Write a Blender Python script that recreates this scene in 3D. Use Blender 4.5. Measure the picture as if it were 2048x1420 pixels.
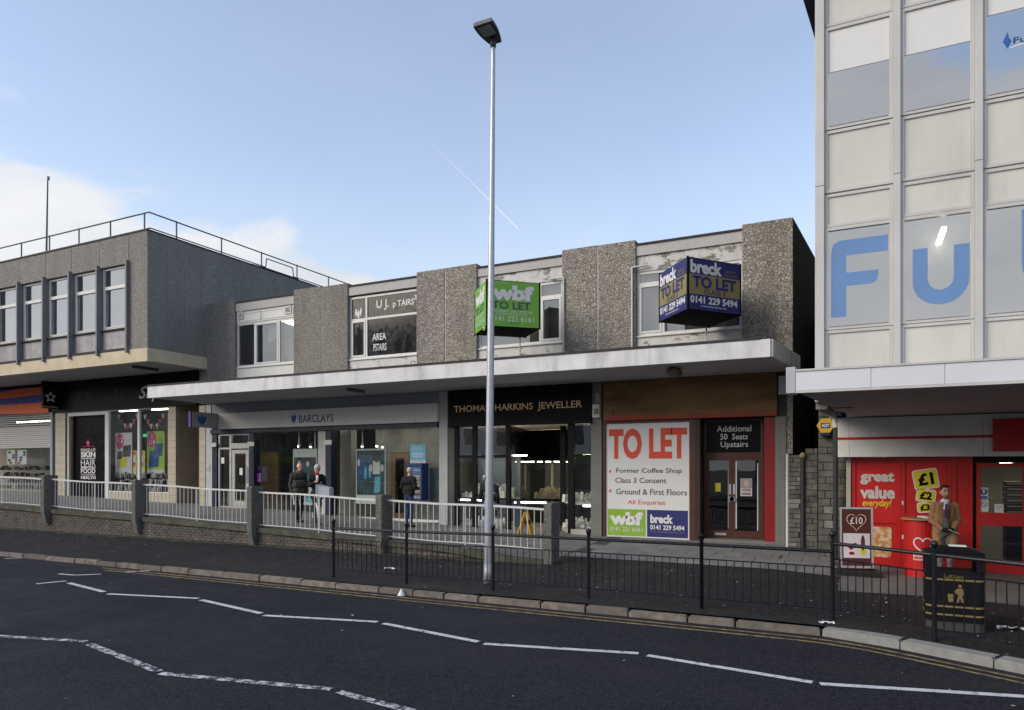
import bpy, bmesh, math, random
import numpy as np
from mathutils import Vector, Matrix
random.seed(7)
for o in list(bpy.data.objects):
    bpy.data.objects.remove(o)
SC = bpy.context.scene
COL = SC.collection

# ------------------------------------------------------------------ camera
# x runs along the shopfronts (to the right), y runs into them, road surface z = 0
EYE = 2.30
FOC = 1400.0                     # focal length in photograph pixels (2048 wide)
HOR = 936.0                      # image row of the horizon
YAW = math.radians(26.27)
S, C = math.sin(YAW), math.cos(YAW)
cam_d = bpy.data.cameras.new('camera')
cam = bpy.data.objects.new('camera', cam_d)
COL.objects.link(cam)
cam.location = (0, 0, EYE)
cam.rotation_euler = (math.radians(90), 0, YAW)
cam_d.sensor_width = 36
cam_d.lens = FOC / 2048 * 36
cam_d.shift_y = (HOR - 710) / 2048
cam_d.clip_end = 9000
SC.camera = cam

# ------------------------------------------------------------------ sky, sun, exposure
SUN_EL = math.radians(30)
SUN_AZ = math.atan2(-0.66, -0.75)      # compass direction the light comes from: (sin, cos) = (x, y)
w = bpy.data.worlds.new('World')
SC.world = w
w.use_nodes = True
nt = w.node_tree
nt.nodes.clear()
def N(t, **k):
    n = nt.nodes.new(t)
    for a, b in k.items():
        setattr(n, a, b)
    return n
def LK(a, b):
    nt.links.new(a, b)
def mth(op, a=None, b=None, c=None, clamp=False):
    n = N('ShaderNodeMath', operation=op, use_clamp=clamp)
    for i, v in enumerate((a, b, c)):
        if v is None:
            continue
        if isinstance(v, (int, float)):
            n.inputs[i].default_value = v
        else:
            LK(v, n.inputs[i])
    return n.outputs[0]
sky = N('ShaderNodeTexSky', sky_type='NISHITA', sun_disc=False)
sky.sun_elevation = SUN_EL
sky.sun_rotation = SUN_AZ
sky.altitude = 50
sky.air_density = 1.0
sky.dust_density = 0.25
sky.ozone_density = 1.2
tc = N('ShaderNodeTexCoord')
sep = N('ShaderNodeSeparateXYZ')
LK(tc.outputs['Generated'], sep.inputs[0])
dx, dy, dz = sep.outputs
# clouds: a noise field over the whole dome, thick towards the horizon, thin overhead
inv = mth('DIVIDE', 1.0, mth('ADD', mth('MAXIMUM', dz, 0.0), 0.30))
cmb = N('ShaderNodeCombineXYZ')
LK(mth('MULTIPLY', dx, inv), cmb.inputs[0])
LK(mth('MULTIPLY', dy, inv), cmb.inputs[1])
LK(mth('MULTIPLY', dz, 2.2), cmb.inputs[2])
mp = N('ShaderNodeMapping')
mp.inputs['Location'].default_value = (0.4, 7.7, 2.0)
LK(cmb.outputs[0], mp.inputs[0])
n1 = N('ShaderNodeTexNoise')
n1.inputs['Scale'].default_value = 2.8
n1.inputs['Detail'].default_value = 7
n1.inputs['Roughness'].default_value = 0.56
n1.inputs['Distortion'].default_value = 0.25
LK(mp.outputs[0], n1.inputs['Vector'])
vd = N('ShaderNodeVectorMath', operation='DOT_PRODUCT')
LK(tc.outputs['Generated'], vd.inputs[0])
vd.inputs[1].default_value = (-0.45, -0.90, 0.0)      # more cloud towards the south
low = mth('MULTIPLY', mth('SUBTRACT', 0.25, dz), 2.5)
hl = mth('SQRT', mth('ADD', mth('MULTIPLY', dx, dx), mth('MULTIPLY', dy, dy)))
az = mth('DIVIDE', mth('ADD', mth('MULTIPLY', dx, -0.821), mth('MULTIPLY', dy, 0.570)), mth('MAXIMUM', hl, 0.01))
bank_ = N('ShaderNodeMapRange', interpolation_type='SMOOTHSTEP')      # a cumulus bank standing in the north west
LK(az, bank_.inputs[0])
bank_.inputs[1].default_value = 0.86
bank_.inputs[2].default_value = 0.99
low = mth('ADD', low, mth('MULTIPLY', bank_.outputs[0], 0.36))
amount = mth('ADD', mth('ADD', n1.outputs[0], mth('MULTIPLY', vd.outputs['Value'], 0.72)), low)
cover = N('ShaderNodeMapRange', interpolation_type='SMOOTHSTEP')
LK(amount, cover.inputs[0])
cover.inputs[1].default_value = 0.47
cover.inputs[2].default_value = 0.64
n2 = N('ShaderNodeTexNoise')
n2.inputs['Scale'].default_value = 3.4
n2.inputs['Detail'].default_value = 5
LK(mp.outputs[0], n2.inputs['Vector'])
ccol = N('ShaderNodeMix', data_type='RGBA')
LK(n2.outputs[0], ccol.inputs[0])
ccol.inputs[6].default_value = (0.34, 0.36, 0.40, 1)
ccol.inputs[7].default_value = (0.58, 0.57, 0.56, 1)
sks = N('ShaderNodeVectorMath', operation='SCALE')
LK(sky.outputs[0], sks.inputs[0])
sks.inputs['Scale'].default_value = 0.15
tint = N('ShaderNodeVectorMath', operation='MULTIPLY')
LK(sks.outputs[0], tint.inputs[0])
tint.inputs[1].default_value = (1.07, 0.95, 0.90)
hz_ = N('ShaderNodeMapRange', interpolation_type='SMOOTHSTEP')      # pale haze all round the horizon
LK(dz, hz_.inputs[0])
hz_.inputs[1].default_value = 0.42
hz_.inputs[2].default_value = 0.10
hzm = N('ShaderNodeMix', data_type='RGBA')
LK(mth('MULTIPLY', hz_.outputs[0], 0.96), hzm.inputs[0])
LK(tint.outputs[0], hzm.inputs[6])
hzm.inputs[7].default_value = (0.33, 0.40, 0.485, 1)
mixc = N('ShaderNodeMix', data_type='RGBA')
LK(mth('MULTIPLY_ADD', cover.outputs[0], 0.78, 0.16), mixc.inputs[0])
LK(hzm.outputs[2], mixc.inputs[6])
LK(ccol.outputs[2], mixc.inputs[7])
bg = N('ShaderNodeBackground')
bg.inputs[1].default_value = 1.0
LK(mixc.outputs[2], bg.inputs[0])
wo = N('ShaderNodeOutputWorld')
LK(bg.outputs[0], wo.inputs[0])

sun_d = bpy.data.lights.new('sun', 'SUN')
sun_d.energy = 1.5
sun_d.angle = math.radians(38)
sun_d.color = (1.0, 0.90, 0.74)
sun = bpy.data.objects.new('sun', sun_d)
COL.objects.link(sun)
_dir = Vector((math.sin(SUN_AZ) * math.cos(SUN_EL), math.cos(SUN_AZ) * math.cos(SUN_EL), math.sin(SUN_EL)))
sun.rotation_euler = _dir.to_track_quat('Z', 'Y').to_euler()
sun.location = (-10, -20, 30)

SC.view_settings.view_transform = 'Standard'
SC.view_settings.look = 'None'
SC.view_settings.exposure = 0.90
SC.view_settings.gamma = 1.0
SC.view_settings.use_curve_mapping = False
SC.render.film_transparent = False

# ------------------------------------------------------------------ measuring helpers
def _r(px):
    t = (px - 1024) / FOC
    return (t * C - S) / (C + t * S)
def XF(px, Y):                    # x of a point seen in column px that stands in the plane y = Y
    return Y * _r(px)
def ZF(px, py, Y):                # its height
    return EYE + (HOR - py) * Y * (C - _r(px) * S) / FOC
def GP(px, py, z=0.0):            # a point of the level z
    d = (EYE - z) * FOC / (py - HOR)
    u = (px - 1024) / FOC * d
    return (u * C - d * S, u * S + d * C)
def lerp_table(t, x):
    if x <= t[0][0]:
        return t[0][1]
    for (a, b), (c, d) in zip(t, t[1:]):
        if x <= c:
            return b + (d - b) * (x - a) / (c - a)
    return t[-1][1]
A_TAB = [(-45, 1.50), (-26.3, 1.04), (-18.9, .85), (-14.65, .72), (-10.08, .56), (-5.95, .46), (-1.5, .44), (.4, .27), (12, .18)]
def A(x):                         # level of the ground along the shopfronts
    return lerp_table(A_TAB, x)
def YK(x):                        # kerb line: straight, then swinging out towards the road
    if x < -.8:
        return 10.5
    if x < .4:
        return 10.5 - .22 * (x + .8) ** 2
    return 10.5 - .3168 - .528 * (x - .4)
YW = 13.70                        # face of the retaining wall
def PV(x, y):                     # level of the footway
    k = YK(x)
    if x < -5.95:
        return .10 + .15 * min(1.0, max(0.0, (y - k) / (YW - k)))
    f = max(0.0, min(1.2, (y - k) / (18 - k)))
    return .10 + (A(x) - .10) * f ** .75
def WK(x, y):                     # level of the raised walkway
    t = min(1, max(0, (x + 9.0) / 3.05))
    t = t * t * (3 - 2 * t)
    if x < -5.95:
        f = max(0.0, min(1.2, (y - 10.5) / 7.5))
        p = .10 + (A(x) - .10) * f ** .75
        return A(x) * (1 - t) + p * t
    return PV(x, y)

# ------------------------------------------------------------------ object helpers
WLOC = {}
def link(o, parent=None, loc=(0, 0, 0)):
    COL.objects.link(o)
    base = Vector((0, 0, 0))
    if parent is not None:
        o.parent = parent
        base = WLOC[parent.name]
    o.location = Vector(loc) - base
    WLOC[o.name] = Vector(loc)
    return o
def tag(o, label=None, cat=None, group=None, kind=None):
    if label: o['label'] = label
    if cat: o['category'] = cat
    if group: o['group'] = group
    if kind: o['kind'] = kind
    return o
def thing(name, label, cat, loc, group=None, kind=None):
    o = bpy.data.objects.new(name, None)
    o.empty_display_size = .2
    link(o, None, loc)
    return tag(o, label, cat, group, kind)
class MB:
    def __init__(s):
        s.v = []; s.f = []
    def add(s, vs, fs):
        b = len(s.v)
        s.v += [tuple(p) for p in vs]
        s.f += [tuple(i + b for i in q) for q in fs]
        return s
    def box(s, x0, x1, y0, y1, z0, z1):
        if x0 > x1: x0, x1 = x1, x0
        if y0 > y1: y0, y1 = y1, y0
        if z0 > z1: z0, z1 = z1, z0
        return s.hexa([(x0, y0, z0), (x1, y0, z0), (x1, y1, z0), (x0, y1, z0), (x0, y0, z1), (x1, y0, z1), (x1, y1, z1), (x0, y1, z1)])
    def hexa(s, p):
        return s.add(p, [(0, 3, 2, 1), (4, 5, 6, 7), (0, 1, 5, 4), (1, 2, 6, 5), (2, 3, 7, 6), (3, 0, 4, 7)])
    def cbox(s, x0, x1, y0, y1, z0, z1, c=.01):      # box with chamfered edges
        if x0 > x1: x0, x1 = x1, x0
        if y0 > y1: y0, y1 = y1, y0
        if z0 > z1: z0, z1 = z1, z0
        bm = bmesh.new()
        bmesh.ops.create_cube(bm, size=1)
        for v in bm.verts:
            v.co = Vector((x0 + (v.co.x + .5) * (x1 - x0), y0 + (v.co.y + .5) * (y1 - y0), z0 + (v.co.z + .5) * (z1 - z0)))
        bmesh.ops.bevel(bm, geom=bm.edges[:], offset=c, segments=1, affect='EDGES')
        return s.bm(bm)
    def bm(s, bm):
        bm.verts.index_update()
        s.add([v.co[:] for v in bm.verts], [[v.index for v in f.verts] for f in bm.faces])
        bm.free()
        return s
    def prism(s, poly, axis, a, b):        # poly of 2-d points, pushed along one axis from a to b
        n = len(poly)
        def P(p, q):
            return {'x': (q, p[0], p[1]), 'y': (p[0], q, p[1]), 'z': (p[0], p[1], q)}[axis]
        vs = [P(p, a) for p in poly] + [P(p, b) for p in poly]
        fs = [tuple(range(n))[::-1], tuple(range(n, 2 * n))] + [(i, (i + 1) % n, n + (i + 1) % n, n + i) for i in range(n)]
        return s.add(vs, fs)
    def tube(s, p0, p1, r0, r1=None, n=10):
        r1 = r0 if r1 is None else r1
        p0, p1 = Vector(p0), Vector(p1)
        d = (p1 - p0).normalized()
        a = d.orthogonal().normalized(); b = d.cross(a)
        vs = []
        for p, r in ((p0, r0), (p1, r1)):
            for i in range(n):
                t = 2 * math.pi * i / n
                vs.append(p + a * (r * math.cos(t)) + b * (r * math.sin(t)))
        fs = [(i, (i + 1) % n, n + (i + 1) % n, n + i) for i in range(n)] + [tuple(range(n))[::-1], tuple(range(n, 2 * n))]
        return s.add(vs, fs)
    def path(s, pts, r, n=8):
        for a, b in zip(pts, pts[1:]):
            s.tube(a, b, r, r, n)
        return s
    def ball(s, c, r, u=10, v=7, sz=1.0):
        vs = [(c[0], c[1], c[2] - r * sz)]
        for j in range(1, v):
            t = math.pi * j / v
            for i in range(u):
                p = 2 * math.pi * i / u
                vs.append((c[0] + r * math.sin(t) * math.cos(p), c[1] + r * math.sin(t) * math.sin(p), c[2] - r * sz * math.cos(t)))
        vs.append((c[0], c[1], c[2] + r * sz))
        fs = [(0, 1 + (i + 1) % u, 1 + i) for i in range(u)]
        for j in range(v - 2):
            for i in range(u):
                a = 1 + j * u + i; b = 1 + j * u + (i + 1) % u
                fs.append((a, b, b + u, a + u))
        k = len(vs) - 1; m = 1 + (v - 2) * u
        fs += [(m + i, m + (i + 1) % u, k) for i in range(u)]
        return s.add(vs, fs)
    def frame(s, x0, x1, z0, z1, y0, y1, wd, wb=None):   # four bars round an opening in a wall facing y
        wb = wd if wb is None else wb
        s.box(x0, x0 + wd, y0, y1, z0, z1); s.box(x1 - wd, x1, y0, y1, z0, z1)
        s.box(x0 + wd, x1 - wd, y0 + .002, y1 - .002, z1 - wd, z1 - .001); s.box(x0 + wd, x1 - wd, y0 + .002, y1 - .002, z0 + .001, z0 + wb)
        return s
    def build(s, name, m, parent=None, smooth=False, label=None, cat=None, group=None, kind=None, norm=True):
        V = np.array(s.v, dtype=float)
        lo, hi = V.min(0), V.max(0)
        c = np.array(((lo[0] + hi[0]) / 2, (lo[1] + hi[1]) / 2, lo[2]))
        me = bpy.data.meshes.new(name)
        me.from_pydata((V - c).tolist(), [], s.f)
        if norm:
            b = bmesh.new(); b.from_mesh(me)
            bmesh.ops.recalc_face_normals(b, faces=b.faces[:])
            b.to_mesh(me); b.free()
        if smooth:
            me.polygons.foreach_set('use_smooth', [True] * len(me.polygons))
        for mm in (m if isinstance(m, (list, tuple)) else [m]):
            me.materials.append(mm)
        o = bpy.data.objects.new(name, me)
        link(o, parent, tuple(c))
        return tag(o, label, cat, group, kind)
def inst(o, loc, parent, rot=None, name=None, scale=None):   # another object on the same mesh, its own place
    c = bpy.data.objects.new(name or o.name.split('.')[0], o.data)
    link(c, parent, loc)
    if rot: c.rotation_euler = rot
    if scale: c.scale = scale
    return c
def box(name, m, parent, x0, x1, y0, y1, z0, z1, **k):
    return MB().box(x0, x1, y0, y1, z0, z1).build(name, m, parent, **k)
def cbox(name, m, parent, x0, x1, y0, y1, z0, z1, c=.01, **k):
    return MB().cbox(x0, x1, y0, y1, z0, z1, c).build(name, m, parent, **k)

# lettering: outlines of the built-in face fitted into a rectangle on any upright plane
_fc = {}
def glyphs(s, bold, shear=0.0, spacing=1.0, line=1.0, align='LEFT'):
    key = (s, bold, shear, spacing, line, align)
    if key not in _fc:
        cu = bpy.data.curves.new('t', 'FONT')
        cu.body = s; cu.size = 1; cu.offset = bold; cu.shear = shear; cu.space_character = spacing
        cu.space_line = line; cu.align_x = align; cu.resolution_u = 3; cu.fill_mode = 'FRONT'
        ob = bpy.data.objects.new('t', cu)
        COL.objects.link(ob)
        dg = bpy.context.evaluated_depsgraph_get()
        me = bpy.data.meshes.new_from_object(ob.evaluated_get(dg))
        vs = [(v.co.x, v.co.y) for v in me.vertices]
        fs = [tuple(p.vertices) for p in me.polygons]
        bpy.data.objects.remove(ob); bpy.data.curves.remove(cu); bpy.data.meshes.remove(me)
        _fc[key] = (vs, fs)
    return _fc[key]
def letter(s, m, parent, O, u, wd, ht, bold=0.0, name='lettering', up=(0, 0, 1), lift=.004, **k):
    u = Vector(u).normalized(); up = Vector(up).normalized(); n = u.cross(up)
    O = Vector(O)
    if '\n' in s:
        ls = s.split('\n'); hh = ht / (len(ls) + .4 * (len(ls) - 1)); k.pop('align', None)
        for i, l in enumerate(ls):
            f = len(l) / max(len(q) for q in ls)
            letter(l, m, parent, O + up * (ht - hh - 1.4 * hh * i) + u * (wd * (1 - f) / 2), u, wd * f, hh, bold, name, up, lift, **k)
        return
    vs, fs = glyphs(s, bold, **k)
    par = list(range(len(vs)))
    def find(a):
        while par[a] != a:
            par[a] = par[par[a]]; a = par[a]
        return a
    for f in fs:
        for q in f[1:]: par[find(q)] = find(f[0])
    comp = {}
    for f in fs: comp.setdefault(find(f[0]), []).append(f)
    boxes = []
    for c, ff in comp.items():
        xx = [vs[i][0] for f in ff for i in f]
        boxes.append((min(xx), max(xx), ff))
    boxes.sort(key=lambda q: q[0])
    words = []; end = -1e9
    for x0, x1, ff in boxes:
        if x0 > end + .19 or not words: words.append([])
        words[-1] += ff; end = max(end, x1)
    used = [vs[i] for f in fs for i in f]
    xs = [p[0] for p in used]; ys = [p[1] for p in used]
    x0, x1, y0, y1 = min(xs), max(xs), min(ys), max(ys)
    O = O + n * lift
    for ff in words:
        ids = sorted({i for f in ff for i in f}); mp_ = {q: j for j, q in enumerate(ids)}
        MB().add([O + u * ((vs[i][0] - x0) / (x1 - x0) * wd) + up * ((vs[i][1] - y0) / (y1 - y0) * ht) for i in ids], [[mp_[i] for i in f] for f in ff]).build(name, m, parent, norm=False)
def flat(poly, m, parent, O, u, name='emblem', up=(0, 0, 1), lift=.004):
    u = Vector(u).normalized(); up = Vector(up).normalized(); n = u.cross(up)
    O = Vector(O) + n * lift
    bm = bmesh.new()
    f = bm.faces.new([bm.verts.new(O + u * p[0] + up * p[1]) for p in poly])
    bm.normal_update()
    bmesh.ops.triangulate(bm, faces=[f])
    return MB().bm(bm).build(name, m, parent, norm=False)
def oval(cx, cz, rx, rz, n=24):
    return [(cx + rx * math.cos(2 * math.pi * i / n), cz + rz * math.sin(2 * math.pi * i / n)) for i in range(n)]
def rrect(x0, x1, z0, z1, r, rot=0, n=4):
    p = []
    for cx, cz, a in ((x1 - r, z0 + r, -90), (x1 - r, z1 - r, 0), (x0 + r, z1 - r, 90), (x0 + r, z0 + r, 180)):
        for i in range(n + 1):
            t = math.radians(a + 90 * i / n)
            p.append((cx + r * math.cos(t), cz + r * math.sin(t)))
    if rot:
        mx, mz = (x0 + x1) / 2, (z0 + z1) / 2
        p = [(mx + (a - mx) * math.cos(rot) - (b - mz) * math.sin(rot), mz + (a - mx) * math.sin(rot) + (b - mz) * math.cos(rot)) for a, b in p]
    return p

# ------------------------------------------------------------------ materials
class MT:
    def __init__(s, name):
        s.m = bpy.data.materials.new(name); s.m.use_nodes = True
        s.t = s.m.node_tree; s.n = s.t.nodes
        s.b = s.n['Principled BSDF']
        g = s.n.new('ShaderNodeNewGeometry'); s.pos = g.outputs['Position']; s.geo = g
    def node(s, t, **k):
        q = s.n.new(t)
        for a, b in k.items(): setattr(q, a, b)
        return q
    def lk(s, a, b): s.t.links.new(a, b)
    def noise(s, scale, detail=4, rough=.55, stretch=None, vec=None):
        q = s.node('ShaderNodeTexNoise')
        q.inputs['Scale'].default_value = scale; q.inputs['Detail'].default_value = detail; q.inputs['Roughness'].default_value = rough
        v = vec or s.pos
        if stretch:
            mp = s.node('ShaderNodeMapping'); mp.inputs['Scale'].default_value = stretch
            s.lk(v, mp.inputs[0]); v = mp.outputs[0]
        s.lk(v, q.inputs['Vector'])
        return q.outputs[0]
    def ramp(s, fac, stops):
        q = s.node('ShaderNodeValToRGB'); e = q.color_ramp.elements
        while len(e) < len(stops): e.new(.5)
        for i, (p, c) in enumerate(stops):
            e[i].position = p
            e[i].color = (c, c, c, 1) if isinstance(c, (int, float)) else (*c, 1)
        s.lk(fac, q.inputs[0])
        return q.outputs[0]
    def mix(s, fac, a, b, mode='MIX'):
        q = s.node('ShaderNodeMix', data_type='RGBA', blend_type=mode)
        for i, v in ((0, fac), (6, a), (7, b)):
            if isinstance(v, (int, float)): q.inputs[i].default_value = v
            elif isinstance(v, tuple): q.inputs[i].default_value = (*v, 1)
            else: s.lk(v, q.inputs[i])
        return q.outputs[2]
    def math(s, op, a, b=0.0, clamp=False):
        q = s.node('ShaderNodeMath', operation=op, use_clamp=clamp)
        for i, v in enumerate((a, b)):
            if isinstance(v, (int, float)): q.inputs[i].default_value = v
            else: s.lk(v, q.inputs[i])
        return q.outputs[0]
    def bump(s, h, strength=.3, dist=.01):
        q = s.node('ShaderNodeBump'); q.inputs['Strength'].default_value = strength; q.inputs['Distance'].default_value = dist
        s.lk(h, q.inputs['Height']); s.lk(q.outputs[0], s.b.inputs['Normal'])
    def col(s, c):
        if isinstance(c, tuple): s.b.inputs['Base Color'].default_value = (*c, 1)
        else: s.lk(c, s.b.inputs['Base Color'])
    def fin(s, rough=.7, metal=0, spec=.4):
        if isinstance(rough, (int, float)): s.b.inputs['Roughness'].default_value = rough
        else: s.lk(rough, s.b.inputs['Roughness'])
        s.b.inputs['Metallic'].default_value = metal
        s.b.inputs['Specular IOR Level'].default_value = spec
        return s.m
def dk(c, k): return tuple(min(1, x * k) for x in c)
def M(name, col, rough=.6, metal=0, var=.10, scale=3.0, spec=.4, bump=0, bscale=80, streak=0, objvar=0):
    t = MT(name)
    a = t.noise(scale, 5, .6)
    c = t.ramp(a, [(.3, dk(col, 1 - var)), (.7, dk(col, 1 + var))])
    if streak:
        st = t.noise(1.0, 6, .68, (1.6, 1.6, .22))
        c = t.mix(t.ramp(st, [(.50, 0.0), (.80, streak)]), c, dk(col, .45))
    if objvar:
        oi = t.node('ShaderNodeObjectInfo')
        c = t.mix(t.ramp(oi.outputs['Random'], [(0, 0.0), (1, objvar)]), c, dk(col, .55))
    t.col(c)
    if bump: t.bump(t.noise(bscale, 3), bump, .006)
    rr = t.ramp(t.noise(scale * 2.3, 3), [(.3, max(.02, rough - .07)), (.7, min(1, rough + .07))])
    return t.fin(rr, metal, spec)
def EM(name, col, strength):
    t = MT(name)
    t.col(dk(col, .8))
    t.b.inputs['Emission Color'].default_value = (*col, 1)
    t.b.inputs['Emission Strength'].default_value = strength
    return t.fin(.5)
def glass(name, tint=(.86, .9, .9), base=.05, rough=.0, ior=1.5, mult=1.3):
    m = bpy.data.materials.new(name); m.use_nodes = True
    t = m.node_tree; t.nodes.clear()
    out = t.nodes.new('ShaderNodeOutputMaterial'); mx = t.nodes.new('ShaderNodeMixShader')
    tr = t.nodes.new('ShaderNodeBsdfTransparent'); gl = t.nodes.new('ShaderNodeBsdfGlossy')
    tr.inputs[0].default_value = (*tint, 1); gl.inputs['Roughness'].default_value = rough
    gl.inputs[0].default_value = (.95, .96, .97, 1)
    fr = t.nodes.new('ShaderNodeFresnel'); fr.inputs[0].default_value = ior
    ad = t.nodes.new('ShaderNodeMath'); ad.operation = 'MULTIPLY_ADD'; ad.use_clamp = True
    ad.inputs[1].default_value = mult; ad.inputs[2].default_value = base
    nz = t.nodes.new('ShaderNodeTexNoise'); nz.inputs['Scale'].default_value = .9
    bp = t.nodes.new('ShaderNodeBump'); bp.inputs['Strength'].default_value = .05; bp.inputs['Distance'].default_value = .05
    g = t.nodes.new('ShaderNodeNewGeometry')
    t.links.new(g.outputs['Position'], nz.inputs['Vector']); t.links.new(nz.outputs[0], bp.inputs['Height']); t.links.new(bp.outputs[0], gl.inputs['Normal'])
    bf = t.nodes.new('ShaderNodeMath'); bf.operation = 'SUBTRACT'; bf.inputs[0].default_value = 1.0
    t.links.new(g.outputs['Backfacing'], bf.inputs[1])
    ff = t.nodes.new('ShaderNodeMath'); ff.operation = 'MULTIPLY'
    t.links.new(fr.outputs[0], ad.inputs[0]); t.links.new(ad.outputs[0], ff.inputs[0]); t.links.new(bf.outputs[0], ff.inputs[1]); t.links.new(ff.outputs[0], mx.inputs[0])
    t.links.new(tr.outputs[0], mx.inputs[1]); t.links.new(gl.outputs[0], mx.inputs[2]); t.links.new(mx.outputs[0], out.inputs[0])
    return m
def aggregate(name, scale, lo, hi, joint, edge=.06, stain=.35):
    t = MT(name)
    wv = t.node('ShaderNodeTexNoise'); wv.inputs['Scale'].default_value = scale * .8; t.lk(t.pos, wv.inputs['Vector'])
    ad = t.node('ShaderNodeVectorMath', operation='MULTIPLY_ADD'); t.lk(wv.outputs['Color'], ad.inputs[0])
    ad.inputs[1].default_value = (.5 / scale,) * 3; t.lk(t.pos, ad.inputs[2])
    v = t.node('ShaderNodeTexVoronoi', feature='DISTANCE_TO_EDGE'); v.inputs['Scale'].default_value = scale; t.lk(ad.outputs[0], v.inputs['Vector'])
    cl = t.node('ShaderNodeTexVoronoi'); cl.inputs['Scale'].default_value = scale; t.lk(ad.outputs[0], cl.inputs['Vector'])
    sp = t.node('ShaderNodeSeparateColor'); t.lk(cl.outputs['Color'], sp.inputs[0])
    stone = t.ramp(sp.outputs[0], [(0, lo), (1, hi)])
    stone = t.mix(t.ramp(t.noise(scale * 5, 3), [(.35, 0.0), (.75, .2)]), stone, dk(lo, .8))
    c = t.mix(t.ramp(v.outputs['Distance'], [(edge * .35, 0.0), (edge, 1.0)]), joint, stone)
    st = t.ramp(t.noise(.9, 6, .7, (1.8, 1.8, .25)), [(.44, 0.0), (.72, stain * 1.4)])
    c = t.mix(st, c, dk(lo, .4))
    oi = t.node('ShaderNodeObjectInfo')
    c = t.mix(t.ramp(oi.outputs['Random'], [(0, 0.0), (1, .16)]), c, dk(lo, .7))
    t.col(c)
    t.bump(t.ramp(v.outputs['Distance'], [(0, 0.0), (edge * 1.6, 1.0)]), .8, .012)
    return t.fin(.85, 0, .25)
def peeled(name, paint, under, lo, hi):
    t = MT(name)
    n = t.noise(2.4, 8, .68, (1, 1, 1.7))
    e = t.ramp(n, [(lo, 0.0), (hi, 1.0)])
    u = t.ramp(t.noise(14, 5), [(.3, dk(under, .55)), (.7, dk(under, 1.25))])
    p = t.ramp(t.noise(5, 4), [(.3, dk(paint, .86)), (.7, dk(paint, 1.0))])
    c = t.mix(e, p, u)
    c = t.mix(t.ramp(t.noise(2.0, 5, .6, (2, 2, .2)), [(.52, 0.0), (.8, .4)]), c, dk(under, .5))
    t.col(c); t.bump(e, .5, .006)
    return t.fin(.75, 0, .3)
def gridded(name, col, joint, bw, bh, mortar=.08, offset=0.0, rough=.5, vertical=True, var=.12, bump=.3):
    t = MT(name)
    sp = t.node('ShaderNodeSeparateXYZ'); t.lk(t.pos, sp.inputs[0])
    cb = t.node('ShaderNodeCombineXYZ')
    if vertical:
        t.lk(t.math('ADD', sp.outputs[0], sp.outputs[1]), cb.inputs[0]); t.lk(sp.outputs[2], cb.inputs[1])
    else:
        t.lk(sp.outputs[0], cb.inputs[0]); t.lk(sp.outputs[1], cb.inputs[1])
    b = t.node('ShaderNodeTexBrick', offset=offset); b.inputs['Scale'].default_value = 1
    b.inputs['Brick Width'].default_value = bw; b.inputs['Row Height'].default_value = bh
    b.inputs['Mortar Size'].default_value = mortar * min(bw, bh); b.inputs['Mortar Smooth'].default_value = .2
    b.inputs['Color1'].default_value = (*dk(col, 1 - var), 1); b.inputs['Color2'].default_value = (*dk(col, 1 + var), 1); b.inputs['Mortar'].default_value = (*joint, 1)
    t.lk(cb.outputs[0], b.inputs['Vector'])
    c = t.mix(t.ramp(t.noise(1.5, 5), [(.4, 0.0), (.8, .35)]), b.outputs['Color'], dk(col, .5))
    t.col(c); t.bump(t.math('SUBTRACT', 1.0, b.outputs['Fac']), bump, .004)
    return t.fin(rough, 0, .4)
def asphalt(name, base, moss=0.0):
    t = MT(name)
    f = t.ramp(t.noise(130, 3, .7), [(.3, dk(base, .45)), (.60, dk(base, 1.15)), (.78, dk(base, 3.4))])
    big = t.ramp(t.noise(.35, 6, .6), [(.32, 0.0), (.7, 1.0)])
    c = t.mix(big, dk(base, .78), dk(base, 1.18))
    c = t.mix(.62, c, f)
    c = t.mix(t.ramp(t.noise(20, 5, .85), [(.38, .9), (.56, 0.0)]), c, dk(base, .25))
    c = t.mix(t.ramp(t.noise(30, 5, .85), [(.52, 0.0), (.66, .75)]), c, dk(base, 3.6))
    c = t.mix(t.ramp(t.noise(11, 6, .9), [(.40, .85), (.52, 0.0)]), c, dk(base, .35))
    pt = t.ramp(t.noise(.22, 2, .4, (.5, 1.3, 1)), [(.56, 0.0), (.575, .35)])
    c = t.mix(pt, c, dk(base, .62))
    tr = t.ramp(t.noise(.55, 5, .6, (.25, 1.6, 1)), [(.48, 0.0), (.72, .45)])
    c = t.mix(tr, c, dk((base[0] * 1.25, base[1] * 1.1, base[2] * .95), 1.0))
    if moss:
        c = t.mix(t.ramp(t.noise(1.7, 7, .7), [(.56, 0.0), (.74, moss)]), c, (.026, .03, .016))
    t.col(c)
    t.bump(t.noise(34, 5, .85), .9, .02)
    return t.fin(t.ramp(t.noise(.8, 5, .6), [(.35, .5), (.7, .8)]), 0, .10)
def worn_paint(name, col, under, lo, hi):
    t = MT(name)
    n = t.noise(9, 9, .78)
    c = t.mix(t.ramp(n, [(lo, 1.0), (hi, 0.0)]), t.ramp(t.noise(4, 4), [(.3, dk(col, .8)), (.7, col)]), under)
    t.col(c); t.bump(t.noise(95, 4, .7), .4, .006)
    return t.fin(.65)

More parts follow.
